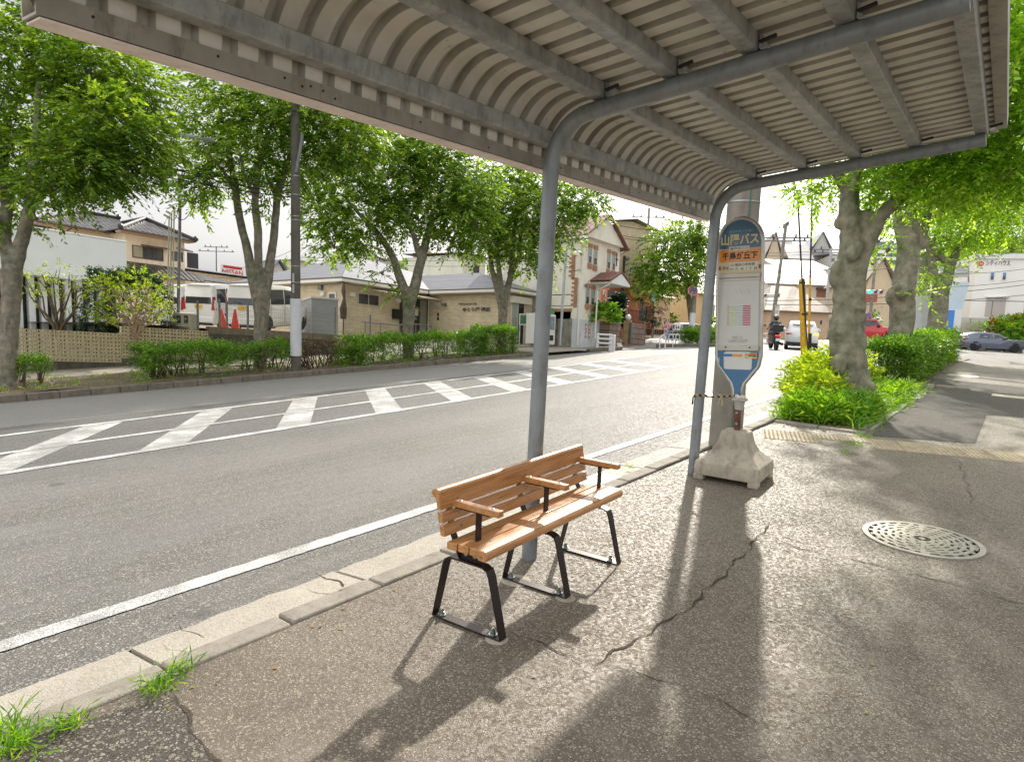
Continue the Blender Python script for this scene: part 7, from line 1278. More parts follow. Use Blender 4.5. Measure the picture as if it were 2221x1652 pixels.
def walker(loc, rz, s, label, shirt, trousers, hair, mask=True, glasses=False, vest=None, armsfwd=False, bag=False):
    t = thing('person', label, 'person', loc, rz=rz); t.scale = (s,)*3    # faces local -Y
    J = [((0, 0, .92), .13, .11), ((0, 0, 1.12), .14, .105), ((0, .01, 1.34), .165, .11), ((0, .015, 1.46), .07, .07), ((0, .0, 1.53), .05, .05)]; E = [(0, 1), (1, 2), (2, 3), (3, 4)]
    skin_body('body', SKIN, t, [(j[0], j[1]*.8, j[2]*.8) for j in J], E)
    sl_ = [((0, 0, .93), .155, .115), ((0, 0, 1.12), .155, .12), ((0, .01, 1.36), .165, .12), ((0, .01, 1.45), .09, .085), ((-.2, .01, 1.40), .065), ((.2, .01, 1.40), .065)]
    e_ = [(0, 1), (1, 2), (2, 3), (2, 4), (2, 5)]
    for k, x in ((4, -1), (5, 1)): sl_.append(((x*.27, .02, 1.2), .055)); e_.append((k, len(sl_)-1))
    skin_body('shirt', shirt, t, sl_, e_)
    for x in (-1, 1):
        ha = (x*.24, -.30, 1.02) if armsfwd else (x*.31, -.08, .83)
        el_ = (x*.29, .0, 1.10) if armsfwd else (x*.30, .02, 1.10)
        skin_body('forearm', shirt if armsfwd else SKIN, t, [((x*.27, .02, 1.22), .045), (el_, .042), (ha, .030)], [(0, 1), (1, 2)], 1); hand(t, ha, Vector(ha)-Vector(el_))
    skin_body('trousers', trousers, t, [((0, 0, .95), .14, .11), ((0, 0, .86), .13, .11), ((-.09, -.02, .8), .085), ((-.10, -.08, .46), .06), ((-.10, -.06, .1), .048), ((.09, .02, .8), .085), ((.10, .06, .46), .06), ((.10, .16, .12), .048)], [(0, 1), (1, 2), (2, 3), (3, 4), (1, 5), (5, 6), (6, 7)])
    for x, y, z in ((-.10, -.06, 0), (.10, .17, .02)): m = MB(); m.ell((x, y-.06, z+.045), (.048, .13, .05), 10, 8); m.build('shoe', M('shoe_white', '#c9c7c2', .6, var=.05), t)
    head(t, (0, -.02, 1.63), (0, -1, -.05), hair, .1, mask, glasses)
    if vest: skin_body('vest', vest, t, [((0, 0, .95), .165, .125), ((0, 0, 1.12), .165, .13), ((0, .0, 1.32), .165, .13)], [(0, 1), (1, 2)], 1)
    if bag: m = MB(); m.tube([(-.12, -.1, 1.43), (0, -.14, 1.2), (.16, -.13, 1.02)], .014, 6); m.tube([(-.12, -.1, 1.43), (-.05, .12, 1.35), (.16, .1, 1.0)], .014, 6); b = m.build('strap', BLACK, t); m = MB(); m.box(.04, .26, -.22, -.12, .9, 1.05); m.build('shoulder_bag', M('bag_black', '#22232a', .6, var=.1), t, bevel=.025)
    return t
A = gnd(Q('u', 335, 1258)); sA = 420*400/1888*W0/4096*cdepth(A)/FPX/1.74; toC = math.atan2(-A[1], -A[0])+math.pi/2
walker(tuple(A), toC+.2, sA, 'person in pink shirt and blue jeans wearing a mask and shoulder bag', M('pink_shirt', '#d8a0a8', .8, var=.06), M('light_jeans', '#8ea3b8', .8, var=.12, sc=8), HAIR, True, True, bag=True)
Bq = dep(Q('u', 525, 1230), cdepth(A)+1.2); pB = walker((Bq[0], Bq[1], gz(Bq[0], Bq[1])), toC-.1, sA, 'balding person in white shirt and navy vest pushing a bicycle', M('white_shirt', '#d4d4d6', .8, var=.04), M('grey_trousers', '#6d6e72', .8, var=.08), None, True, True, vest=M('navy_vest', '#20263a', .8, var=.1), armsfwd=True)
bk_ = thing('bicycle', 'bicycle with front basket pushed by the person in the vest', 'bicycle', (Bq[0]-.0, Bq[1]-.0, gz(Bq[0], Bq[1])), rz=toC-.05); bk_.scale = (sA,)*3
bk_.location = Vector(bk_.location)+Vector((ROT[0, 0], ROT[1, 0], 0))*-.45*sA
def bw(y): 
    m = MB(); m.tube([(0, y+.33*math.cos(a), .34+.33*math.sin(a)) for a in np.linspace(0, 2*math.pi, 25)[:-1]], .018, 6, closed=True); w = m.build('wheel', TYRE, bk_); m = MB(); [m.tube([(0, y, .34), (0, y+.32*math.cos(a), .34+.32*math.sin(a))], .004, 4) for a in np.linspace(0, 2*math.pi, 15)[:-1]]; m.build('spokes', GALV, w)
bw(-.55); bw(.52); m = MB(); [m.tube(p, .018, 6) for p in ([(0, -.55, .34), (0, -.40, .85), (0, -.38, 1.0)], [(0, -.42, .78), (0, .05, .32), (0, .52, .34)], [(0, .05, .32), (0, .18, .85)], [(0, -.42, .74), (0, .15, .55)], [(0, .52, .34), (0, .16, .72)])]; m.build('frame', M('bike_silver', '#9aa0a3', .4, .5, var=.05), bk_); m = MB(); m.tube([(-.26, -.22, 1.02), (-.2, -.36, 1.03), (.2, -.36, 1.03), (.26, -.22, 1.02)], .014, 6); m.build('handlebar', GALV, bk_); m = MB(); m.hexa([(-.14, -.78, .78), (.14, -.78, .78), (.14, -.5, .78), (-.14, -.5, .78), (-.19, -.85, 1.02), (.19, -.85, 1.02), (.19, -.48, 1.02), (-.19, -.48, 1.02)]); m.build('basket', M('basket_white', '#c9cac8', .6, var=.1), bk_); m = MB(); m.ell((0, .2, .88), (.1, .15, .05), 10, 6); m.build('saddle', BLACK, bk_)
# motor scooter and rider, seen from behind
A = gnd(Q('m', 175, 1640)); sM = 70*cdepth(A)/FPX/1.70; hz = R_(118)-math.pi/2
sc_ = thing('motor_scooter', 'black scooter with top case and lit red tail lamp at the junction', 'motorcycle', tuple(A), rz=hz); sc_.scale = (sM,)*3     # faces +Y
MBK = M('scooter_black', '#1c1d20', .3, var=.1, coat=.4)
for y in (-.68, .68): m = MB(); m.T = Matrix.Translation((0, y, .29)) @ Matrix.Rotation(R_(90), 4, 'Y'); m.lathe([(.17, -.06), (.26, -.075), (.29, -.045), (.29, .045), (.26, .075), (.17, .06)], n=22); w = m.build('wheel', TYRE, sc_); m = MB(); m.T = Matrix.Translation((0, y, .29)) @ Matrix.Rotation(R_(90), 4, 'Y'); m.lathe([(.02, -.05), (.17, -.04), (.17, .04), (.02, .05)], n=18); m.build('rim', RIMD, w)
def loft(name, secs, mat, parent):
    m = MB(); n = 12; vs = [(w*math.cos(2*math.pi*k/n), y, z+h*math.sin(2*math.pi*k/n)) for y, z, w, h in secs for k in range(n)]; fs = [(i*n+k, i*n+(k+1) % n, (i+1)*n+(k+1) % n, (i+1)*n+k) for i in range(len(secs)-1) for k in range(n)]+[tuple(range(n))[::-1], tuple((len(secs)-1)*n+k for k in range(n))]; m._add(vs, fs); return m.build(name, mat, parent, smooth=60)
loft('body', [(-.92, .80, .06, .04), (-.80, .74, .15, .12), (-.5, .62, .20, .20), (-.1, .50, .19, .20), (.15, .38, .19, .11), (.38, .45, .20, .14), (.55, .80, .22, .26), (.72, .85, .12, .16)], MBK, sc_)
loft('seat', [(-.75, .86, .10, .05), (-.5, .86, .16, .06), (-.1, .80, .17, .06), (.1, .78, .1, .05)], BLACK, sc_)
m = MB(); m.hexa([(-.18, .60, .95), (.18, .60, .95), (.18, .62, .95), (-.18, .62, .95), (-.13, .42, 1.35), (.13, .42, 1.35), (.13, .44, 1.36), (-.13, .44, 1.36)]); m.build('windscreen', M('smoke_screen', '#7d8285', .1, var=0), sc_)
m = MB(); m.tube([(-.36, .32, 1.02), (-.12, .45, 1.05), (.12, .45, 1.05), (.36, .32, 1.02)], .02, 8); m.build('handlebar', BLACK, sc_); m = MB(); m.box(-.12, .12, -.955, -.90, .74, .81); m.build('tail_lamp', M('lit_tail', '#c01818', .3, var=0, em='#ff2a20', ems=2.), sc_, bevel=.015); add(sc_, 'number_plate', PLW, (-.11, .11, -.97, -.955, .50, .64)); add(sc_, 'rear_fender', MBK, (-.09, .09, -.96, -.75, .42, .72), .02); add(sc_, 'exhaust', DARKM, (.16, .30, -.95, -.25, .28, .43), .05)
m = MB(); [m.tube([(s_*.3, .38, 1.04), (s_*.42, .42, 1.2)], .008, 5) for s_ in (-1, 1)]; [m.ell((s_*.43, .42, 1.23), (.07, .02, .045), 10, 6) for s_ in (-1, 1)]; m.build('mirror', BLACK, sc_)
add(sc_, 'top_case', M('case_black', '#232427', .6, var=.1), (-.24, .24, -.98, -.58, .98, 1.34), .03); add(sc_, 'rack', GALV, (-.12, .12, -.9, -.5, .94, .975), .005)
rd_ = thing('person', 'rider in dark tee, grey shorts and black helmet on the scooter', 'person', tuple(A), rz=hz); rd_.scale = (sM,)*3; DT = M('dark_tee', '#3c4048', .85, var=.08); SH = M('grey_shorts', '#5a5860', .85, var=.08)
skin_body('body', SKIN, rd_, [((0, -.28, .98), .12), ((0, -.26, 1.2), .12), ((0, -.2, 1.42), .10), ((0, -.16, 1.52), .055)], [(0, 1), (1, 2), (2, 3)])
skin_body('shirt', DT, rd_, [((0, -.30, .95), .16, .13), ((0, -.30, 1.15), .165, .13), ((0, -.22, 1.38), .17, .12), ((0, -.18, 1.46), .09), ((-.2, -.2, 1.40), .07), ((.2, -.2, 1.40), .07), ((-.30, -.1, 1.25), .06), ((.30, -.1, 1.25), .06)], [(0, 1), (1, 2), (2, 3), (2, 4), (2, 5), (4, 6), (5, 7)])
for s_ in (-1, 1):
    skin_body('forearm', SKIN, rd_, [((s_*.30, -.1, 1.25), .045), ((s_*.34, .04, 1.12), .042), ((s_*.33, .28, 1.06), .03)], [(0, 1), (1, 2)], 1); hand(rd_, (s_*.33, .28, 1.05), (0, 1, -.15))
    skin_body('shorts_leg', SH, rd_, [((s_*.05, -.30, .93), .12), ((s_*.16, -.1, .9), .10), ((s_*.24, .18, .84), .085)], [(0, 1), (1, 2)], 1)
    skin_body('shin', SKIN, rd_, [((s_*.24, .14, .84), .065), ((s_*.26, .22, .78), .06), ((s_*.26, .17, .5), .05), ((s_*.26, .12, .30), .036)], [(0, 1), (1, 2), (2, 3)], 1); m = MB(); m.ell((s_*.26, .17, .27), (.05, .14, .055), 10, 8); m.build('shoe', M('shoe_white', ''), rd_)
hd_ = head(rd_, (0, -.12, 1.62), (0, 1, 0), None, .1, False); m = MB(); m.ell((0, -.14, 1.66), (.145, .165, .155), 16, 10); m.build('helmet', M('helmet_black', '#222326', .25, var=.05, coat=.6), hd_)
# ------------------------------------------------------------------ blue bin by the wall
FBI = Fr(dep(Q('p', 730, 1260), 58.6), .93, .37); t = thing('bin', 'blue plastic bin with open lid by the retaining wall', 'bin', FBI.O); u1, w1 = FBI.uw(Q('p', 850, 1195)); m = MB(); m.box(0, u1, 0, 1, -1, w1); BLU = M('bin_blue', '#3a74c9', .5, var=.08); m.build('body', BLU, t, fr=FBI, smooth=0, bevel=.05); a = FBI.uw(Q('p', 960, 1178)); m = MB(); m.hexa([(-.2, -.05, w1+.02), (a[0], -.05, a[1]), (a[0], 1, a[1]), (-.2, 1, w1+.02), (-.2, -.05, w1+.12), (a[0], -.05, a[1]+.1), (a[0], 1, a[1]+.1), (-.2, 1, w1+.12)]); m.build('lid', BLU, t, fr=FBI, smooth=0)
# ------------------------------------------------------------------ wires
def wires(label, pts, d, r, group, sag=.4):
    for (q0, q1, d0, d1) in pts:
        a, b = dep(q0, d0), dep(q1, d1); P = [a+(b-a)*t-np.array([0, 0, sag*4*t*(1-t)]) for t in np.linspace(0, 1, 12)]; m = MB(); m.tube([p-P[0] for p in P], r, 4); o = m.build('power_line', WIRE, loc=P[0]); tag(o, label, 'power line', group)
wires('thin high wire crossing the sky behind the bus stop sign', [(D(1420, y), D(1830, y-dy), 55, 75) for y, dy in ((463, 8), (470, 10), (507, 8), (514, 12), (553, 10), (560, 12))], 55, .024, 'high wires over the junction', .1)
wires('dark cable hanging low across the hillside houses', [(D(1560, 610), D(1850, 570), 40, 52), (D(1560, 612), D(2221, 545), 42, 60), (D(1600, 588), D(1850, 575), 44, 52), (D(1660, 652), D(2221, 618), 42, 48), (D(1660, 660), D(2221, 640), 42, 48)], 0, .028, 'low cables over the junction', .25)
wires('cable strung before the white office', [(D(2000, 593), D(2240, 581), 40, 44), (D(2000, 622), D(2240, 605), 40, 44)], 0, .02, 'cables before the office', .15)
wires('white line strung from the cream house to the far tree', [(Q('d', 1130, 345), Q('d', 1890, 440), 36, 48), (Q('d', 1100, 420), Q('d', 1890, 510), 36, 48), (Q('d', 1060, 430), Q('d', 1870, 530), 36, 48), (Q('d', 975, 640), Q('d', 1420, 600), 33, 45), (Q('d', 940, 745), Q('d', 1420, 510), 33, 50), (Q('d', 1000, 775), Q('d', 1500, 560), 33, 50)], 0, .02, 'service lines at the cream house', .3)
wires('thin wire behind the left utility pole', [(D(480, 588), D(640, 540), 60, 60), (D(430, 600), D(640, 585), 60, 60), (D(500, 600), D(700, 596), 70, 60), (D(650, 556), D(1100, 560), 55, 60), (D(650, 562), D(1100, 575), 55, 60), (D(640, 520), D(1300, 430), 50, 60), (D(640, 560), D(1060, 520), 50, 60)], 0, .02, 'wires behind the left pole', .3)
wires('black cable with pale sleeve running through the left tree crowns', [(D(-20, 268), D(645, 405), 17, 20), (D(-20, 285), D(645, 430), 17, 20), (D(250, 320), D(645, 420), 18, 20)], 0, .02, 'cables through the left trees', .2)
for q0, q1 in ((Q('y', 545, 700), Q('y', 780, 745)), (Q('y', 1075, 800), Q('y', 1270, 835))): a, b = dep(q0, 18.2), dep(q1, 18.6); m = MB(); m.tube([a-a, b-a], .06, 8); o = m.build('cable_sleeve', M('sleeve_grey', '#9fa4a5', .5, var=.1), loc=a); tag(o, 'pale sleeve clipped round the cable in the leftmost crown' if q0[0] < 300 else 'pale sleeve clipped round the cable, next to the pole', 'cable sleeve')
wires('loop of cable between service pole and conduits', [(Q('b', 160, 345), Q('b', 245, 250), 21.5, 21.6), (Q('b', 205, 330), Q('b', 350, 270), 21.5, 21.6), (Q('b', 250, 200), Q('b', 480, 0), 21.6, 20.5), (Q('b', 250, 215), Q('b', 470, 10), 21.6, 20.5), (Q('b', 195, 270), Q('b', 250, 190), 21.5, 21.6)], 0, .014, 'cables at the service pole', .25)
# ------------------------------------------------------------------ hillside
def hillz(x, y): 
    d = cdepth((x, y, 0)); s_ = max(0, (d-62)/80); return -2.2+min(s_, 1.6)**1.15*10.5+max(0, s_-1.6)*4+lv(0, 1)*0
HILL = aggregate('hill_ground', '#8f8b78', '#6d6f55', '#a9a594', stone=2, bs=0, patch=.3, psc=.06)
mb = MB(); nx, ny = 40, 30; vs = []
for j in range(ny+1):
    for i in range(nx+1):
        px = 1150+1500*i/nx; d = 58+3.2*j+.11*j*j*1.3; p = dep(D(px, 700), d); vs.append((p[0], p[1], hillz(p[0], p[1])))
mb._add(vs, [(j*(nx+1)+i, j*(nx+1)+i+1, (j+1)*(nx+1)+i+1, (j+1)*(nx+1)+i) for j in range(ny) for i in range(nx)]); struct(mb.build('hillside', HILL))
# ------------------------------------------------------------------ foliage
ZR['h'] = (3000, 500, 1096/1280); ZR['f'] = (3000, 1250, 900/1280)
def leafmesh(name, P, A, Bv, mat, parent=None, loc=None):
    """diamond leaves: P base, A length vector, Bv half width vector (arrays n x 3)"""
    n = len(P); nn = np.cross(A, Bv); nn /= np.linalg.norm(nn, axis=1, keepdims=True)+1e-9; ln = np.linalg.norm(A, axis=1, keepdims=True)
    V = np.empty((n, 4, 3), np.float32); V[:, 0] = P; V[:, 1] = P+A*.45+Bv+nn*ln*.06; V[:, 2] = P+A; V[:, 3] = P+A*.45-Bv+nn*ln*.06
    me = bpy.data.meshes.new(name); me.vertices.add(4*n); me.vertices.foreach_set('co', V.ravel()); me.loops.add(4*n); me.loops.foreach_set('vertex_index', np.arange(4*n, dtype=np.int32))
    me.polygons.add(n); me.polygons.foreach_set('loop_start', np.arange(0, 4*n, 4, dtype=np.int32)); me.polygons.foreach_set('loop_total', np.full(n, 4, np.int32)); me.update(calc_edges=True)
    me.materials.append(mat); o = bpy.data.objects.new(name, me); COL.objects.link(o)
    if parent is not None: o.parent = parent
    elif loc is not None: o.location = loc
    return o
def unit(a): return a/(np.linalg.norm(a, axis=1, keepdims=True)+1e-9)
def sprays(C_, Dr, L, nl, ll, lw, droop=.35):
    """twigs with leaves set alternately along them"""
    n = len(C_); t = np.linspace(.08, 1, nl)[None, :, None]; Dr = unit(Dr); Lr = (L*rng.uniform(.6, 1.3, (n, 1)))[:, None, :]
    side = unit(np.cross(Dr, np.array([0, 0, 1.])+rng.normal(0, .25, (n, 3)))); up = np.cross(side, Dr)
    base = C_[:, None, :]+Dr[:, None, :]*t*Lr+np.array([0, 0, -1.])*(t**2)*Lr*droop
    sg_ = np.where(np.arange(nl) % 2 == 0, 1., -1.)[None, :, None]
    d = Dr[:, None, :]*.75+side[:, None, :]*sg_*.8+np.array([0, 0, -.35])+rng.normal(0, .22, (n, nl, 3)); d /= np.linalg.norm(d, axis=2, keepdims=True)
    w = np.cross(d, up[:, None, :]+rng.normal(0, .3, (n, nl, 3))); w /= np.linalg.norm(w, axis=2, keepdims=True)+1e-9
    s_ = rng.uniform(.7, 1.25, (n, nl, 1)); return base.reshape(-1, 3), (d*ll*s_).reshape(-1, 3), (w*lw*.5*s_).reshape(-1, 3)
def cloud(c, r, n, shell=.45):
    v = unit(rng.normal(0, 1, (n, 3))); k = rng.uniform(0, 1, (n, 1))**shell; return np.array(c)+v*k*np.array(r), v
LEAF_L = leafm('leaf_dark_tree', '#33521a', '#5e842d', '#a8bf4e', .46); LEAF_R = leafm('leaf_sunny_tree', '#4f7a24', '#7fab38', '#bcd65c', .55); LEAF_H = leafm('leaf_hedge', '#2f5420', '#527f2a', '#96b944', .38); LEAF_Y = leafm('leaf_young', '#5c7f22', '#86a52e', '#c0c84e', .5); LEAF_D = leafm('leaf_conifer', '#15251a', '#223a24', '#3c5a34', .2); LEAF_G = leafm('leaf_grass', '#3c6a1a', '#5f942a', '#a3bd4a', .45); LEAF_RED = leafm('leaf_red', '#5c2a20', '#7d4230', '#9a6a44', .35); LEAF_F = leafm('leaf_forest', '#4f7034', '#6f8f40', '#a3b45a', .3); LEAF_B = leafm('twig_brown', '#3f3424', '#5a4a33', '#77683f', .1)
BARK = barkm('bark', '#454238', '#777160', '#9d9784', 7.); BARKR = barkm('bark_flaking', '#4d4b3e', '#87826f', '#aea792', 5.); TWIG = M('twig', '#5a4b3a', .9, var=.25, sc=20)
def tree(name, label, d, limbs, clumps, leaf, bark, ll, nl, L, group, voxel=.035, base=None, knobs=(), cat='tree', more=(), dens=1.):
    """limbs: lists of (point seen, radius px, depth offset); clumps: (point seen, depth offset, rx px, ry px, r depth m, twigs)"""
    b = dep(limbs[0][0][0], d) if base is None else np.array(base, float); t = thing(name, label, cat, b, group); m = MB()
    for lm in limbs:
        pts = [dep(q, d+o) for q, r, o in lm]; rs = [r*(d+o)/FPX for q, r, o in lm]
        fine = []; fr_ = []
        for i in range(len(pts)-1):
            for k in np.linspace(0, 1, 5)[:-1]: fine.append(pts[i]+(pts[i+1]-pts[i])*k-b+rng.normal(0, .07, 3)*rs[i]*(.6 if k else 0)); fr_.append((rs[i]+(rs[i+1]-rs[i])*k)*rng.uniform(.985, 1.015))
        fine.append(pts[-1]-b); fr_.append(rs[-1]); m.tube(fine, fr_, 12)
    for q, o, r in knobs: p = dep(q, d+o)-b; k = (d+o)/FPX*r; m.ell(tuple(p), (k*.85, k*.85, k*1.25), 12, 10)
    tr = m.build('trunk', bark, t, smooth=60); rm = tr.modifiers.new('merge', 'REMESH'); rm.mode = 'VOXEL'; rm.voxel_size = voxel; rm.use_smooth_shade = True; sm = tr.modifiers.new('smooth', 'SMOOTH'); sm.iterations = 3; sm.factor = .5
    tx = bpy.data.textures.new('lumps', 'CLOUDS'); tx.noise_scale = .4; dp_ = tr.modifiers.new('lumps', 'DISPLACE'); dp_.texture = tx; dp_.strength = voxel*.9; dp_.mid_level = .5
    PP, AA, BB = [], [], []; tw = MB()
    for c, r, n in more:
        pos, v = cloud(c, r, n, .4); a_, b_, c_ = sprays(pos, v*[1, 1, .3]+rng.normal(0, .4, (n, 3)), L, nl, ll, ll*.42); PP.append(a_); AA.append(b_); BB.append(c_)
    for q, o, rx, ry, rz, n in clumps:
        n = int(n*dens); dd = d+o; k = dd/FPX; c = dep(q, dd)-b; X = ROT[:, 0]*rx*k; Z = np.array([0, 0, 1.])*ry*k; Y = -ROT[:, 2]*rz
        v = unit(rng.normal(0, 1, (n, 3))); kk = rng.uniform(.05, 1, (n, 1))**.5; pos = c+(v[:, :1]*X+v[:, 1:2]*Y+v[:, 2:]*Z)*kk
        dr = v[:, :1]*unit(X[None, :])+v[:, 1:2]*unit(Y[None, :])+v[:, 2:]*np.array([[0, 0, .35]])+rng.normal(0, .35, (n, 3))
        a_, b_, c_ = sprays(pos, dr, L, nl, ll, ll*.42); PP.append(a_); AA.append(b_); BB.append(c_)
        for i in range(min(n, 9)):      # a few twigs reaching into the clump
            p = c+(pos[i]-c)*.9; tw.tube([c-(Z*.3), c+(p-c)*.5+[0, 0, .05], p], [.02, .013, .006], 4)
    leafmesh('crown', np.concatenate(PP), np.concatenate(AA), np.concatenate(BB), leaf, t); tw.build('twigs', bark, t, smooth=40); return t
E_ = lambda x, y: (x, y)
G1 = 'street trees across the road'
tree('street_tree', 'leftmost street tree across the road with forked mottled trunk', 15.2, [[(D(18, 845), 20, 0), (D(20, 740), 18, 0), (D(25, 640), 19, 0), (D(24, 585), 22, 0)], [(D(24, 590), 16, 0), (D(10, 520), 13, 0), (D(14, 450), 12, .2), (D(8, 370), 9, .5), (D(20, 260), 6, .8)], [(D(28, 590), 17, 0), (D(48, 520), 14, 0), (D(64, 455), 12, -.2), (D(70, 370), 10, -.4), (D(80, 280), 8, -.6), (D(85, 150), 5, -.6)], [(D(70, 370), 6, -.4), (D(105, 310), 5, -.8), (D(140, 270), 3, -1.2)], [(D(64, 455), 5, -.2), (D(110, 400), 4, .4), (D(170, 350), 2.5, .8)]],
     [(D(60, 110), 0, 130, 75, 1.4, 260), (D(190, 150), -.4, 120, 65, 1.3, 260), (D(285, 190), .4, 90, 60, 1.2, 220), (D(110, 240), .8, 130, 70, 1.3, 260), (D(245, 270), -.6, 110, 55, 1.2, 240), (D(315, 310), 0, 55, 50, 1., 130), (D(40, 340), .4, 90, 50, 1.2, 170), (D(180, 350), -.8, 100, 45, 1.1, 200), (D(120, 410), -.5, 70, 28, .8, 90), (D(230, 385), 0, 80, 30, .9, 120), (D(-90, 180), 0, 120, 140, 1.6, 200), (D(-60, 380), 0, 90, 70, 1.2, 120), (D(120, 20), 0, 180, 70, 1.6, 260), (D(20, 470), .2, 40, 18, .5, 30)], LEAF_L, BARK, .135, 14, .5, G1, base=gnd(D(18, 838)), dens=1.35)
tree('street_tree', 'street tree in front of the white vans, trunk splitting in three', 19.9, [[(D(563, 806), 15, 0), (D(565, 740), 14, 0), (D(568, 680), 16, 0), (D(566, 645), 19, 0)], [(D(560, 650), 13, 0), (D(544, 590), 11, 0), (D(536, 540), 9.5, 0), (D(519, 470), 8.5, 0), (D(509, 395), 8, .1), (D(495, 320), 5, .3)], [(D(566, 645), 9, 0), (D(560, 570), 9, -.1), (D(560, 500), 9, -.2), (D(553, 440), 8, -.2), (D(560, 370), 7, -.2), (D(578, 300), 5, -.3)], [(D(573, 650), 12, 0), (D(583, 590), 10, .1), (D(592, 530), 9, .2), (D(599, 460), 8, .3), (D(602, 420), 8, .3), (D(622, 360), 5.5, .4), (D(640, 300), 4, .6)], [(D(512, 420), 5, .1), (D(485, 372), 4, -.3), (D(450, 330), 3, -.6)], [(D(553, 430), 4.5, -.2), (D(528, 372), 4, -.6), (D(520, 330), 3, -.8)], [(D(600, 430), 5, .3), (D(583, 395), 4, .1), (D(575, 370), 3, 0)], [(D(615, 375), 3.5, .4), (D(670, 345), 3, .8), (D(720, 330), 2, 1.)]],
     [(D(480, 250), 0, 95, 55, 1.5, 230), (D(590, 250), -.3, 110, 65, 1.5, 280), (D(700, 285), .3, 95, 55, 1.5, 240), (D(430, 320), .3, 65, 40, 1.2, 140), (D(530, 330), -.5, 85, 40, 1.2, 170), (D(640, 350), .5, 80, 38, 1.2, 150), (D(765, 310), .4, 65, 48, 1.3, 170), (D(395, 385), -.2, 45, 25, .8, 70), (D(455, 395), -.4, 50, 24, .8, 80), (D(590, 405), 0, 50, 20, .7, 50), (D(510, 185), 0, 120, 50, 1.6, 220), (D(650, 205), 0, 120, 60, 1.6, 240), (D(770, 250), 0, 80, 60, 1.4, 170), (D(420, 440), 0, 25, 14, .5, 18), (D(560, 455), -.3, 16, 10, .3, 7)], LEAF_L, BARK, .15, 14, .52, G1, base=gnd(D(563, 800)), dens=1.0)
tree('street_tree', 'street tree in front of the tiled building with wide spreading crown', 24.3, [[(D(886, 800), 13, 0), (D(884, 730), 12, 0), (D(887, 680), 13, 0), (D(888, 645), 15, 0)], [(D(884, 650), 11, 0), (D(868, 605), 9.5, 0), (D(855, 565), 8.5, 0), (D(842, 538), 7.5, 0), (D(815, 500), 6, -.3), (D(780, 465), 4.5, -.6), (D(750, 430), 3, -.8)], [(D(892, 650), 12, 0), (D(905, 600), 11, 0), (D(915, 560), 10, 0), (D(926, 515), 8.5, .1), (D(938, 470), 7, .2), (D(960, 410), 5, .4)], [(D(912, 560), 7, 0), (D(900, 520), 6.5, -.2), (D(885, 480), 5, -.4), (D(870, 420), 4, -.6)], [(D(938, 480), 4, .2), (D(980, 450), 3, .6), (D(1010, 430), 2, .8)]],
     [(D(735, 390), 0, 80, 55, 1.6, 190), (D(840, 370), -.4, 115, 65, 1.7, 290), (D(950, 390), .3, 105, 65, 1.7, 280), (D(705, 465), .2, 55, 45, 1.3, 130), (D(800, 470), -.5, 90, 45, 1.4, 190), (D(910, 465), .5, 95, 45, 1.4, 200), (D(1010, 465), 0, 65, 45, 1.3, 150), (D(1035, 410), 0, 50, 45, 1.3, 120), (D(725, 530), 0, 45, 28, .9, 60), (D(790, 530), -.4, 40, 18, .7, 40), (D(985, 520), 0, 50, 22, .8, 55), (D(860, 310), 0, 110, 50, 1.6, 220), (D(950, 330), 0, 90, 50, 1.6, 180), (D(830, 590), -.6, 18, 22, .4, 9), (D(865, 640), -.7, 20, 10, .3, 9)], LEAF_L, BARK, .17, 13, .55, G1, base=gnd(D(886, 795)), dens=1.35)
tree('street_tree', 'street tree left of the front shelter post, at the end of the long hedge', 28.5, [[(D(1087, 775), 10.5, 0), (D(1089, 720), 10, 0), (D(1091, 680), 10.5, 0), (D(1091, 655), 12, 0)], [(D(1087, 660), 8, 0), (D(1076, 620), 6.5, 0), (D(1066, 580), 5.5, 0), (D(1060, 520), 4, 0)], [(D(1091, 650), 7, 0), (D(1084, 600), 6, -.1), (D(1077, 545), 5, -.2), (D(1085, 480), 4, -.2)], [(D(1095, 655), 8, 0), (D(1105, 610), 7, 0), (D(1112, 560), 6, .1), (D(1115, 500), 5, .2), (D(1130, 440), 4, .3)], [(D(1107, 600), 5, 0), (D(1125, 560), 5, .3), (D(1130, 500), 4, .5)]],
     [(D(1085, 455), 0, 80, 60, 1.7, 210), (D(1160, 440), -.4, 85, 55, 1.7, 220), (D(1235, 435), .3, 60, 40, 1.4, 140), (D(1050, 520), .2, 55, 40, 1.3, 110), (D(1130, 530), -.4, 65, 38, 1.3, 130), (D(1200, 495), .2, 65, 38, 1.3, 120), (D(1285, 440), 0, 32, 20, .8, 45), (D(1100, 390), 0, 100, 45, 1.6, 200), (D(1180, 560), 0, 30, 20, .6, 25), (D(1145, 585), 0, 26, 12, .5, 16), (D(1030, 450), .4, 55, 50, 1.4, 120)], LEAF_L, BARK, .19, 13, .6, G1, base=gnd(D(1088, 768)), dens=1.35)
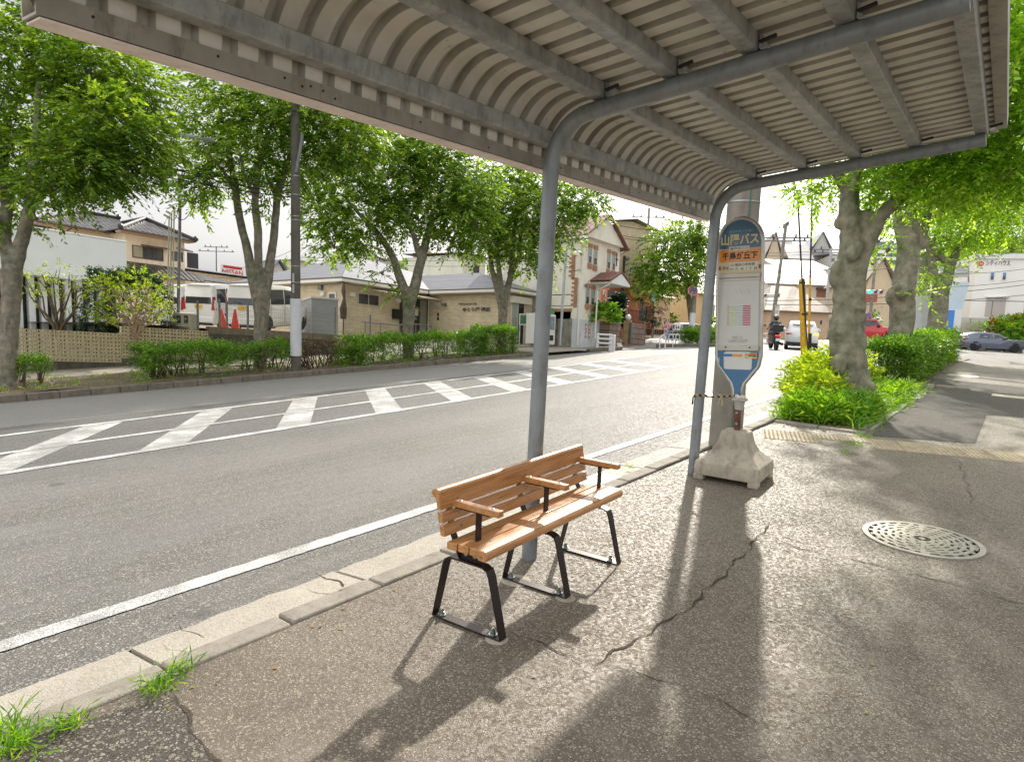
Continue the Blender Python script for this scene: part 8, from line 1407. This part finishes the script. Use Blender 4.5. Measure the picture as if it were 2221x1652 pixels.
tree('street_tree', 'distant street tree behind the no parking sign at the far corner', 46.5, [[(D(1500, 745), 7, 0), (D(1499, 690), 6, 0), (D(1493, 640), 6, 0), (D(1492, 600), 5, 0)], [(D(1493, 630), 4, 0), (D(1475, 590), 3, 0), (D(1455, 560), 2, 0)], [(D(1495, 620), 4, 0), (D(1505, 570), 3, 0)]],
     [(D(1462, 520), 0, 60, 35, 2., 200), (D(1428, 575), -.4, 48, 32, 1.8, 150), (D(1495, 585), -.5, 45, 38, 1.8, 160), (D(1412, 622), -.3, 34, 14, 1.2, 60), (D(1498, 510), 0, 40, 25, 1.6, 110), (D(1455, 618), -.5, 40, 16, 1.2, 70), (D(1405, 590), 0, 30, 18, 1., 50), (D(1520, 540), 0, 30, 40, 1.3, 90)], LEAF_L, BARK, .27, 11, .8, G1, voxel=.06, dens=1.3)
H = lambda x, y: Q('h', x, y); F_ = lambda x, y: Q('f', x, y); k1 = .4643; k2 = .3812
G2 = 'sidewalk trees beyond the bus stop sign'
B1 = gnd(D(1852, 868))
tree('street_tree', 'nearest big sidewalk tree with knobbly flaking trunk and flared root', 12.0, [[(F_(640, 640), 150*k2, -.15), (F_(610, 520), 135*k2, 0), (F_(570, 400), 112*k2, 0), (F_(555, 250), 100*k2, 0), (F_(545, 120), 98*k2, 0), (H(460, 870), 72*k1, 0), (H(462, 740), 70*k1, 0), (H(470, 640), 62*k1, 0), (H(475, 560), 58*k1, 0), (H(468, 470), 47*k1, 0), (H(462, 380), 44*k1, 0), (H(465, 310), 42*k1, 0)], [(H(455, 320), 28*k1, 0), (H(425, 250), 24*k1, .1), (H(380, 190), 20*k1, .3), (H(330, 100), 15*k1, .5)], [(H(475, 320), 28*k1, 0), (H(490, 250), 24*k1, -.1), (H(500, 150), 20*k1, -.2), (H(490, 50), 14*k1, -.2)], [(H(500, 760), 35*k1, -.2), (H(515, 640), 40*k1, -.1), (H(560, 520), 38*k1, -.1), (H(610, 425), 32*k1, -.2), (H(690, 350), 30*k1, -.3), (H(760, 260), 27*k1, -.4), (H(850, 170), 24*k1, -.6), (H(960, 80), 18*k1, -.8)], [(F_(690, 600), 70*k2, -.3), (F_(770, 690), 38*k2, -.5)], [(H(500, 870), 40*k1, -.2), (H(512, 740), 28*k1, -.2)]],
     [(H(340, 235), .8, 80, 18, .9, 70), (H(330, 310), .8, 66, 22, .7, 50), (H(600, 200), .7, 55, 60, .8, 110), (H(650, 150), -.2, 55, 30, .8, 80), (H(625, 290), -.7, 36, 26, .5, 40), (H(720, 130), -.6, 100, 55, 1.1, 170), (H(940, 130), -1., 110, 65, 1.1, 190), (H(1090, 90), -1.4, 110, 75, 1.2, 210), (H(690, 360), .9, 50, 30, .7, 60), (H(1200, 200), -1.6, 70, 70, 1., 140), (H(1220, 20), -1.8, 100, 90, 1.2, 220), (H(1250, -180), -1.6, 110, 110, 1.3, 230), (H(1280, -420), -1.5, 110, 120, 1.3, 200), (H(600, 40), 0, 130, 60, 1.3, 160), (H(900, -100), 0, 190, 100, 1.6, 260), (H(500, -160), .8, 160, 90, 1.6, 180), (H(900, -380), .5, 250, 120, 1.8, 260), (H(1050, 260), -1., 90, 50, .9, 130), (H(870, 260), -.8, 60, 40, .8, 90)], LEAF_R, BARKR, .105, 13, .42, G2, voxel=.03, base=B1, more=[((.15, -1.4, 5.5), (1.35, 1.9, .8), 950), ((1.6, -.8, 5.7), (1.6, 2.2, 1.0), 650), ((2.2, -1.8, 5.2), (1.9, 1.8, 1.0), 520), ((2.6, .8, 6.6), (2.2, 2., 1.2), 520)],
     knobs=[(H(408, 675), -.1, 17), (H(404, 715), -.05, 19), (H(412, 460), 0, 11), (H(425, 445), .1, 12), (H(500, 580), -.28, 17), (H(478, 600), -.25, 16), (H(520, 560), -.25, 12), (H(545, 450), -.05, 22), (H(535, 500), 0, 24), (H(430, 690), 0, 26), (F_(500, 300), -.35, 20), (F_(590, 520), -.45, 24)])
tree('street_tree', 'second sidewalk tree with an oval hollow in its trunk', 18.3, [[(F_(860, 260), 72*k2, 0), (F_(857, 160), 64*k2, 0), (H(712, 870), 57*k1, 0), (H(712, 800), 54*k1, 0), (H(722, 720), 52*k1, 0), (H(738, 620), 50*k1, 0), (H(748, 540), 48*k1, 0), (H(762, 470), 40*k1, 0), (H(768, 400), 34*k1, 0), (H(760, 300), 30*k1, 0), (H(775, 200), 22*k1, 0)], [(H(720, 580), 26*k1, .1), (H(703, 510), 24*k1, .1), (H(690, 460), 22*k1, .2), (H(690, 380), 16*k1, .2)], [(H(785, 560), 26*k1, 0), (H(812, 500), 20*k1, 0), (H(828, 430), 18*k1, .1), (H(840, 340), 14*k1, .2)]],
     [(H(940, 290), 0, 95, 55, 1.4, 210), (H(1120, 300), -.4, 100, 65, 1.4, 240), (H(1240, 330), -.6, 70, 55, 1.2, 150), (H(830, 290), .3, 60, 45, 1.1, 110), (H(640, 480), .6, 30, 18, .6, 30), (H(640, 590), .4, 26, 10, .4, 16), (H(1000, 180), 0, 130, 60, 1.6, 240), (H(780, 180), 0, 100, 50, 1.5, 150), (H(1200, 180), 0, 90, 70, 1.5, 180), (H(900, 380), -.3, 60, 25, .8, 70), (H(790, 790), -.7, 32, 6, .3, 9), (H(600, 540), .2, 22, 16, .3, 14)], LEAF_R, BARKR, .12, 12, .52, G2, voxel=.04, base=gnd(F_(860, 255)),
     knobs=[(H(708, 770), -.35, 18), (H(668, 800), 0, 18), (H(812, 545), -.1, 14)])
tree('street_tree', 'third sidewalk tree with a Y shaped fork before the white office', 24.0, [[(F_(1040, 200), 44*k2, 0), (H(880, 880), 42*k1, 0), (H(885, 800), 38*k1, 0), (H(895, 750), 36*k1, 0)], [(H(880, 770), 24*k1, 0), (H(858, 690), 19*k1, 0), (H(850, 630), 17*k1, 0), (H(830, 560), 13*k1, 0)], [(H(905, 760), 28*k1, 0), (H(928, 690), 25*k1, 0), (H(942, 640), 22*k1, 0), (H(965, 595), 17*k1, .1), (H(1000, 545), 14*k1, .2), (H(1060, 480), 10*k1, .4)], [(H(935, 660), 18*k1, 0), (H(900, 625), 16*k1, -.1), (H(872, 590), 13*k1, -.2), (H(860, 520), 9*k1, -.2)]],
     [(H(930, 520), 0, 75, 32, 1.5, 170), (H(1060, 480), -.4, 90, 42, 1.6, 210), (H(1170, 450), -.2, 80, 40, 1.5, 180), (H(1000, 410), 0, 110, 45, 1.7, 240), (H(1130, 380), 0, 100, 50, 1.7, 230), (H(870, 470), .3, 45, 35, 1.1, 90), (H(830, 680), -.8, 22, 30, .5, 26), (H(880, 705), -1., 45, 12, .5, 22), (H(990, 570), .2, 40, 12, .8, 35)], LEAF_R, BARKR, .135, 11, .56, G2, voxel=.05, base=dep(F_(1040, 200), 24.))
# ------------------------------------------------------------------ hedges and shrubs
def shrub(name, label, box, n, leaf, ll, cat='hedge', group=None, stems=0, top=.5, bare=0., fr=None, twig_mat=None, nl=7, L=.22, round_=.0, noise=.06):
    """clipped shrub filling a box (cx, cy, halfx, halfy, z0, z1): twigs of leaves over its faces, stems below"""
    cx_, cy_, hx_, hy_, z0, z1 = box; zg = z0; t = thing(name, label, cat, (cx_, cy_, zg), group); H_ = z1-z0; zb = bare*H_
    m_ = int(n); f = rng.uniform(0, 1, m_); P = np.stack([rng.uniform(-1, 1, m_), rng.uniform(-1, 1, m_), rng.uniform(0, 1, m_)], 1); v = np.zeros((m_, 3)); v[:, 2] = .3
    tp_ = f < top; P[tp_, 2] = 1-np.abs(rng.normal(0, .07, tp_.sum())); v[tp_] = [0, 0, 1]
    s1 = (f >= top) & (f < top+(1-top)*.42); P[s1, 0] = np.sign(P[s1, 0])*(1-np.abs(rng.normal(0, .12, s1.sum()))); v[s1, 0] = np.sign(P[s1, 0])
    s2 = (f >= top+(1-top)*.42) & (f < top+(1-top)*.84); P[s2, 1] = np.sign(P[s2, 1])*(1-np.abs(rng.normal(0, .12, s2.sum()))); v[s2, 1] = np.sign(P[s2, 1])
    if round_: 
        rr = np.hypot(P[:, 0], P[:, 1]); kz = np.sqrt(np.clip(1-(P[:, 2]*.95)**2, .05, 1)); P[:, :2] *= (1-round_)+round_*kz[:, None]/np.maximum(1, rr)[:, None]
    lump = 1+noise*2*np.sin(P[:, :1]*hx_*5+cx_)*np.cos(P[:, 1:2]*hy_*4.3+cy_)
    pos = np.stack([P[:, 0]*hx_*lump[:, 0], P[:, 1]*hy_*lump[:, 0], zb+P[:, 2]*(H_-zb)*(1+noise*np.sin(P[:, 1]*hy_*3+P[:, 0]*hx_*4))], 1)-v*L*.5
    dr = v*1.1+rng.normal(0, .5, (m_, 3))+[0, 0, .3]
    a_, b_, c_ = sprays(pos, dr, L, nl, ll, ll*.45, droop=.1); fo = leafmesh('foliage', a_, b_, c_, leaf, t)
    if stems:
        m = MB()
        for i in range(stems):
            x, y = rng.uniform(-.8, .8)*hx_, rng.uniform(-.8, .8)*hy_
            for j in range(3):
                e = np.array([x+rng.normal(0, .15), y+rng.normal(0, .18), H_*rng.uniform(.7, .95)]); m.tube([(x, y, -.05), (x+(e[0]-x)*.3+rng.normal(0, .03), y+(e[1]-y)*.4+rng.normal(0, .03), H_*.35), tuple(e)], [.016, .012, .006], 5)
        m.build('stems', TWIG, t)
    return t
def hz(x, y): return gz(x, y)
def hedge_px(label, x0, x1, yb, yt, n, width=.5, leaf=LEAF_H, ll=.055, **k):
    a, b = gnd(D(x0, yb[0])), gnd(D(x1, yb[1])); cy = (a[1]+b[1])/2; cx = -17.3; h = (yb[0]-yt)*cdepth(a)/FPX
    return shrub('hedge', label, (cx, cy, width, abs(b[1]-a[1])/2, gz(cx, cy)-.03, gz(cx, cy)+h), n, leaf, ll, **k)
G3 = 'clipped shrubs in the far planting strip'
p = gnd(D(65, 832)); shrub('shrub', 'small round shrub beside the leftmost trunk', (p[0], p[1], .38, .38, p[2]-.03, p[2]+.58), 420, LEAF_H, .05, cat='shrub', group=G3, stems=5, top=.4, bare=.4, round_=.4)
hedge_px('clipped hedge with bare twiggy foot before the block wall', 300, 492, (822, 810), 752, 2400, .5, group=G3, stems=16, top=.42, bare=.28)
hedge_px('ragged hedge round the foot of the trunk by the vans', 505, 640, (808, 800), 748, 1100, .45, group=G3, stems=12, top=.4, bare=.3, noise=.15)
hedge_px('sparse half bare brown hedge right of the slim utility pole', 655, 775, (801, 794), 752, 380, .4, group=G3, stems=22, top=.8, bare=.6, leaf=LEAF_B)
hedge_px('bright leafy bush at the left end of the long hedge', 772, 830, (795, 792), 757, 420, .4, group=G3, stems=4, top=.3, leaf=LEAF_G, ll=.08, round_=.5)
hedge_px('long dense hedge below the tiled building', 800, 1085, (792, 776), 735, 4600, .62, group=G3, stems=14, top=.42, bare=.08, ll=.065)
hedge_px('taller hedge block at the right end of the planting strip', 1088, 1150, (775, 768), 718, 1900, .62, group=G3, stems=4, top=.42, ll=.07)
a = gnd(Q('u', 600, 1310)); hh_ = 270*400/1888*W0/4096*cdepth(a)/FPX; shrub('hedge', 'small box hedge beside the white arch bollards', (a[0]+.55, a[1]+1.4, .75, 1.3, a[2], a[2]+hh_), 1500, LEAF_H, .11, stems=0, top=.4, L=.35)
# right hand strip: soil, edging, groundcover, hedges
struct(sheet('tree_strip', -2.72, -1.72, 9.6, 16.0, 4, 12, .012, SOIL, zf=lambda x, y: .03*math.sin(x*5)*math.sin(y*3))); struct(sheet('tree_strip', -2.72, -1.85, 16.6, 30, 4, 20, .012, SOIL, zf=lambda x, y: gz(x, y)))
m = MB()
for i in range(9): m.box(-1.70+random.uniform(-.02, .02), -1.57, 9.75+i*.62, 10.35+i*.62, -.1, .02+random.uniform(0, .012))
for i in range(2): m.box(-2.7+i*.56, -2.16+i*.56, 9.42, 9.56, -.1, .025)
for i in range(3): m.box(-2.75+i*.6, -2.17+i*.6, 16.25, 16.4, -.1, .05)
struct(m.build('edging', KERBM, bevel=.012))
def grassblades(name, C_, n, h, mat, spread, parent=None, loc=None, w=.008):
    """arching blades in clumps round the points C_"""
    k = rng.integers(0, len(C_), n); P = C_[k]+np.concatenate([rng.normal(0, spread, (n, 2)), np.zeros((n, 1))], 1); d = np.concatenate([rng.normal(0, .55, (n, 2)), np.ones((n, 1))], 1); d = unit(d); hh = h*rng.uniform(.5, 1.3, (n, 1)); s_ = unit(np.cross(d, rng.normal(0, 1, (n, 3))))
    P2 = P+d*hh*.55; d2 = unit(d*[1.8, 1.8, .35]); A = np.concatenate([P, P2-d*hh*.05]); L_ = np.concatenate([d*hh*.62, d2*hh*.6]); S_ = np.concatenate([s_*w, s_*w*.9]); return leafmesh(name, A, L_, S_, mat, parent, loc)
gcv = np.array([[rng.uniform(-2.78, -1.66), rng.uniform(9.6, 15.5), .0] for _ in range(260)]); o = grassblades('ground_cover', gcv, 5200, .26, LEAF_G, .07); o['kind'] = 'stuff'; tag(o, 'rough grass and weeds in the tree strip', 'ground cover', kind='stuff')
def mound(label, c, r, h, n, leaf, ll, group=None, L=.24, nl=8):
    t = thing('shrub', label, 'shrub', (c[0], c[1], gz(c[0], c[1])), group); v = unit(rng.normal(0, 1, (n, 3))); v[:, 2] = np.abs(v[:, 2]); k = rng.uniform(.25, 1, (n, 1))**.5; pos = v*k*[r[0], r[1], h*.85]; dr = v*[1, 1, .6]+[0, 0, .9]+rng.normal(0, .35, (n, 3)); a_, b_, c_ = sprays(pos, dr, L, nl, ll, ll*.32, droop=.3); leafmesh('foliage', a_, b_, c_, leaf, t)
    m = MB(); [m.tube([(0, 0, 0), tuple(pos[i]*.6), tuple(pos[i])], [.012, .009, .005], 5) for i in range(min(n, 14))]; m.build('stems', TWIG, t); return t
G4 = 'weeds and shrubs round the big trunk'
mound('leafy weeds nearest the concrete pole in the tree strip', (-2.4, 10.15), (.36, .42), .30, 420, LEAF_G, .085, G4); mound('spreading bamboo grass before the big trunk', (-2.1, 10.5), (.34, .55), .26, 400, LEAF_G, .10, G4, nl=8); mound('bright young shrub round the yellow stay guards', (-3.0, 12.6), (.42, .9), .80, 480, LEAF_Y, .10, G4); mound('yellow green shrub left of the big trunk foot', (-2.62, 11.3), (.36, .6), .58, 420, LEAF_Y, .095, G4); mound('low grass tuft right of the big trunk root', (-1.9, 13.6), (.2, .7), .15, 160, LEAF_G, .08, G4); mound('dark leafy weeds at the root of the big trunk', (-1.95, 11.3), (.2, .5), .2, 200, LEAF_G, .09, G4); mound('wild shrub behind the big trunk beside the road', (-3.0, 15.2), (.5, .9), .9, 300, LEAF_Y, .12, G4)
G5 = 'hedges along the sidewalk trees'
shrub('hedge', 'box hedge in front of the second sidewalk tree', (-2.42, 17.9, .48, 1.35, 0, .78), 2600, LEAF_H, .07, group=G5, stems=6, top=.45, L=.26); shrub('hedge', 'hedge corner right of the second trunk, nearest the walkway', (-2.22, 20.4, .28, 1.1, 0, .8), 1500, LEAF_H, .07, group=G5, stems=5, top=.4, L=.26); shrub('hedge', 'pale loose hedge running on to the third sidewalk tree', (-2.45, 24, .35, 2.4, gz(-2, 24), gz(-2, 24)+.8), 1900, LEAF_G, .10, group=G5, stems=5, top=.5, L=.32)
mound('loose grass at the far end of the hedge by the driveway', (-2.35, 25.5), (.3, 1.6), .4, 220, LEAF_G, .10, G4)
# garden shrubs behind the block wall
def fan_shrub(label, root, tips, d, leaf, n, ll, r, mat, group):
    b = dep(root, d); t = thing('shrub', label, 'shrub', b, group); m = MB(); PP = []; AA = []; BB = []
    for (q, o, rp) in tips:
        e = dep(q, d+o)-b; mid = e*.5+rng.normal(0, .06, 3)+[0, 0, -.08*np.linalg.norm(e)]; m.tube([np.array([0, 0, -.4]), mid*.4, mid, e*.8+rng.normal(0, .04, 3), e], [.04, .034, .026, .018, .008], 6)
        rr = rp*d/FPX; pos, v = cloud(e, (rr, rr, rr*.75), n, .5); a_, b_, c_ = sprays(pos, v+[0, 0, .3], .22, 8, ll, ll*.42, .2); PP.append(a_); AA.append(b_); BB.append(c_)
        for j in range(3): f = e*.75; m.tube([f, f+(pos[j]-f)*.6, pos[j]], [.012, .009, .005], 4)
    leafmesh('foliage', np.concatenate(PP), np.concatenate(AA), np.concatenate(BB), leaf, t); m.build('stems', mat, t); return t
A_ = lambda x, y: Q('a', x, y)
fan_shrub('sparse yellow green shrub with dark fanned stems before the shop columns', A_(410, 1085), [(A_(190, 760), .2, 22), (A_(290, 690), -.3, 22), (A_(395, 660), 0, 22), (A_(500, 690), .3, 24), (A_(545, 760), -.2, 24), (A_(600, 800), .3, 18), (A_(220, 850), .2, 18), (A_(560, 880), -.2, 24), (A_(450, 790), .2, 20), (A_(260, 780), -.3, 18), (A_(420, 880), 0, 14), (A_(520, 950), .2, 14), (A_(330, 760), .2, 16)], 19.9, LEAF_Y, 9, .075, 1, M('dark_stem', '#5b4d3a', .9, var=.2, sc=20), 'shop garden shrubs')
fan_shrub('bushy shrub with pale branching stems beside the dark clipped evergreen', A_(930, 1075), [(A_(690, 760), .2, 24), (A_(760, 770), -.3, 28), (A_(850, 720), 0, 34), (A_(950, 740), .3, 38), (A_(1050, 760), -.2, 36), (A_(1110, 830), .3, 34), (A_(1010, 830), -.4, 34), (A_(880, 820), -.3, 34), (A_(760, 900), .2, 24), (A_(700, 950), .1, 16), (A_(1130, 930), -.2, 24), (A_(1060, 900), .2, 28), (A_(830, 960), -.2, 18), (A_(730, 1000), 0, 12)], 19.9, LEAF_Y, 24, .085, 1, M('pale_stem', '#97826a', .9, var=.2, sc=20), 'shop garden shrubs')
p = dep(A_(880, 1080), 21.6); shrub('shrub', 'dark clipped evergreen behind the pale stemmed shrub', (p[0], p[1], 1.35, 1.2, p[2]-.5, p[2]+1.75), 3000, LEAF_D, .08, cat='shrub', top=.3, round_=.5)
# plants at the corner house
Dd = lambda x, y: Q('d', x, y)
p = FWL.p(FWL.uw(Dd(1470, 1180))[0], .9, 0); dd = cdepth(p); wb_ = Dd(1470, 1190); hC = 205*1100/2221*W0/4096*dd/FPX; z0 = dep(wb_, dd)[2]; shrub('conifer', 'columnar dark conifer in front of the orange wall', (p[0], p[1], 46*.2685*dd/FPX, 46*.2685*dd/FPX, z0-.2, z0+hC), 1500, LEAF_D, .13, cat='conifer', top=.12, round_=.15, L=.3)
p = FWL.p(FWL.uw(Dd(1285, 1130))[0], .4, 0); z0 = p[2]+ws; shrub('shrub', 'broad leaved bush behind the porch railing', (p[0], p[1], .75, .9, z0, z0+.75), 260, LEAF_G, .22, cat='shrub', top=.4, round_=.5, L=.35)
p = dep(Q('q', 1165, 1190), 45); t = thing('pine', 'small cloud pruned pine beside the orange building', 'tree', p); m = MB(); m.tube([(0, 0, -.6), (.05, 0, .35), (-.1, 0, .7), (.05, 0, 1.15)], [.07, .06, .05, .03], 6); m.build('trunk', BARK, t); a_ = [sprays(*cloud(c, (.5, .45, .14), 60), .2, 8, .14, .03) for c in ((-.35, 0, .75), (.35, .1, .55), (.1, 0, 1.25), (-.1, 0, .35))]; leafmesh('crown', *[np.concatenate([x[i] for x in a_]) for i in range(3)], LEAF_D, t)
# greenery between the houses and on the hill
def farbush(label, q, d, rx, ry, n, leaf, ll=.4, name='tree', group=None, trunk=True):
    p = dep(q, d); t = thing(name, label, 'tree', p, group); k = d/FPX; pos, v = cloud((0, 0, 0), (rx*k, rx*k, ry*k), n, .45); pos = pos*(1+.25*np.sin(pos[:, :1]*1.7)*np.cos(pos[:, 2:]*2.1)); a_, b_, c_ = sprays(pos, v+[0, 0, .2], ll*1.6, 7, ll, ll*.5, .2); leafmesh('crown', a_, b_, c_, leaf, t)
    if trunk: m = MB(); m.tube([(0, 0, -ry*k-2.5), (0, 0, 0)], [.18, .08], 6); m.build('trunk', BARK, t)
    return t
Cc = lambda x, y: Q('c', x, y)
farbush('bright tree seen through the fork of the tree before the tiled building', Cc(1150, 310), 75, 16, 11, 90, LEAF_F, .35); farbush('light green tree behind the wing roof, right of the fork', Cc(1470, 345), 72, 20, 17, 130, LEAF_F, .35); farbush('slim young tree over the grey roof near the slim pole', Cc(245, 290), 85, 8, 6, 40, LEAF_F, .35); farbush('small conifer top over the grey hipped roof', Cc(690, 220), 80, 7, 11, 40, LEAF_D, .3); farbush('thin tree top left of the small conifer', Cc(470, 285), 85, 7, 8, 36, LEAF_F, .3); farbush('shaded tree between the rooftops behind the wing', Cc(1370, 345), 90, 13, 8, 50, LEAF_L, .35)
farbush('green bush on the slope between the white houses', Q('m', 205, 415), 88, 8, 4.5, 50, LEAF_H, .3, trunk=False, name='bush'); farbush('bush by the shop roof at the leaning pole', Q('m', 240, 890), 66, 12, 5, 50, LEAF_H, .25, trunk=False, name='bush'); farbush('leafy tree beyond the orange building edge', Q('u', 110, 440), 62, 10, 18, 70, LEAF_G, .3); farbush('garden bush before the house with the brown door', Q('u', 430, 850), 60, 6, 9, 40, LEAF_H, .25, trunk=False, name='bush'); farbush('bright shrub between shelter post and sign', Q('u', 1195, 960), 50, 7, 14, 60, LEAF_G, .25, trunk=False, name='bush'); farbush('bush beneath the lower no parking sign', Q('n', 330, 1210), 58, 10, 13, 60, LEAF_H, .25, trunk=False, name='bush')
FGs = 'wooded hill above the white office'
PP, AA, BB = [], [], []
for i in range(70):
    q = Q('p', rng.uniform(200, 1500), rng.uniform(-20, 330)); d = rng.uniform(150, 190); d = 150+max(0, 300-(q[1]-505)*4)*.12; p = dep(q, d); rr = rng.uniform(2.2, 4.2); pos, v = cloud(p, (rr, rr, rr*.8), 55, .4); a_, b_, c_ = sprays(pos, v+[0, 0, .3], 1.6, 7, .9, .5, .2); PP.append(a_); AA.append(b_); BB.append(c_)
o = leafmesh('woodland', np.concatenate(PP), np.concatenate(AA), np.concatenate(BB), LEAF_F); tag(o, 'pale green wooded hillside beyond the white office', 'woodland', kind='stuff')
for (q, rx, ry, n, leaf, lab) in ((Q('p', 1040, 1170), 62, 20, 420, LEAF_G, 'bright green shrub mass on the bank below the white office'), (Q('p', 1200, 1130), 60, 26, 380, LEAF_G, 'clipped green bank at the right edge behind the hatchback'), (Q('p', 1190, 1035), 34, 8, 90, LEAF_RED, 'reddish maple drooping over the retaining wall'), (Q('p', 830, 1110), 14, 12, 40, LEAF_RED, 'thin reddish weeds left of the green bank')):
    farbush(lab, q, 57, rx, ry, n, leaf, .22, name='shrub', trunk=False)
for x in (262, 300): farbush('small weed at the foot of the office wall, ' + ('left one' if x == 262 else 'right one'), Q('p', x, 1350), 58, 5, 6.5, 30, LEAF_H, .18, name='shrub', trunk=False)
# weeds by the near kerb, moss and weeds on the far strip, fallen leaves
G6 = 'weeds in the kerb joint'
for q, lab, n, h, sp_ in ((Q('l', 90, 1150), 'grass tuft in the kerb joint at the lower left corner', 130, .12, .05), (Q('l', 410, 1035), 'small grass tuft on the kerb, second from the corner', 40, .08, .025), (Q('l', 935, 820), 'grass tuft where the pavement crack meets the kerb', 70, .09, .03), (Q('l', 1080, 715), 'thin grass running along the kerb edge', 40, .10, .03), (Q('w', 1215, 415), 'weeds growing across the tactile paving', 70, .07, .07), (Q('w', 1290, 370), 'weeds between tactile paving and edging', 60, .08, .08), (Q('k', 1590, 300), 'weed sprout in the gutter behind the bench', 14, .07, .015), (Q('w', 1170, 465), 'sparse weeds below the tactile paving', 30, .05, .06)):
    p = gnd(q); t = thing('weed', lab, 'weed', p, G6); grassblades('blades', np.zeros((1, 3)), n, h, LEAF_G, sp_, t, w=.0035)
pts = np.array([[rng.uniform(-18.7, -16.5), rng.uniform(-4, 23), 0] for _ in range(230)]); pts[:, 2] = [gz(a, b)+.01 for a, b, _ in pts]; o = grassblades('ground_cover', pts, 3000, .10, LEAF_G, .12, w=.012); tag(o, 'thin grass and moss on the far planting strip', 'ground cover', kind='stuff')
n = 150; P = np.stack([rng.uniform(FKX+.03, FKX+.35, n), rng.uniform(0, 22, n)], 1); P3 = np.array([[a, b, roadz(a, b)+.012] for a, b in P]); dr = rng.normal(0, 1, (n, 3)); dr[:, 2] *= .1; dr = unit(dr); o = leafmesh('fallen_leaves', P3, dr*.06, unit(np.cross(dr, [0, 0, 1.]))*.016, leafm('leaf_fallen', '#7a4a22', '#9a6a30', '#5a4028', .1)); tag(o, 'brown fallen leaves along the far kerb', 'fallen leaves', kind='stuff')

n = 90; P = np.stack([rng.uniform(-2.6, 3, n), rng.uniform(.6, 12, n)], 1); P[:40, 0] = -2.62+np.abs(rng.normal(0, .12, 40)); P3 = np.array([[a, b, .006] for a, b in P]); dr = rng.normal(0, 1, (n, 3)); dr[:, 2] *= .12; dr = unit(dr); o = leafmesh('fallen_leaves', P3, dr*.03, unit(np.cross(dr, [0, 0, 1.]))*.008, leafm('leaf_dry', '#5f4a2c', '#8f7a3a', '#a0702c', .1)); tag(o, 'small dry leaves scattered on the near sidewalk', 'fallen leaves', kind='stuff')
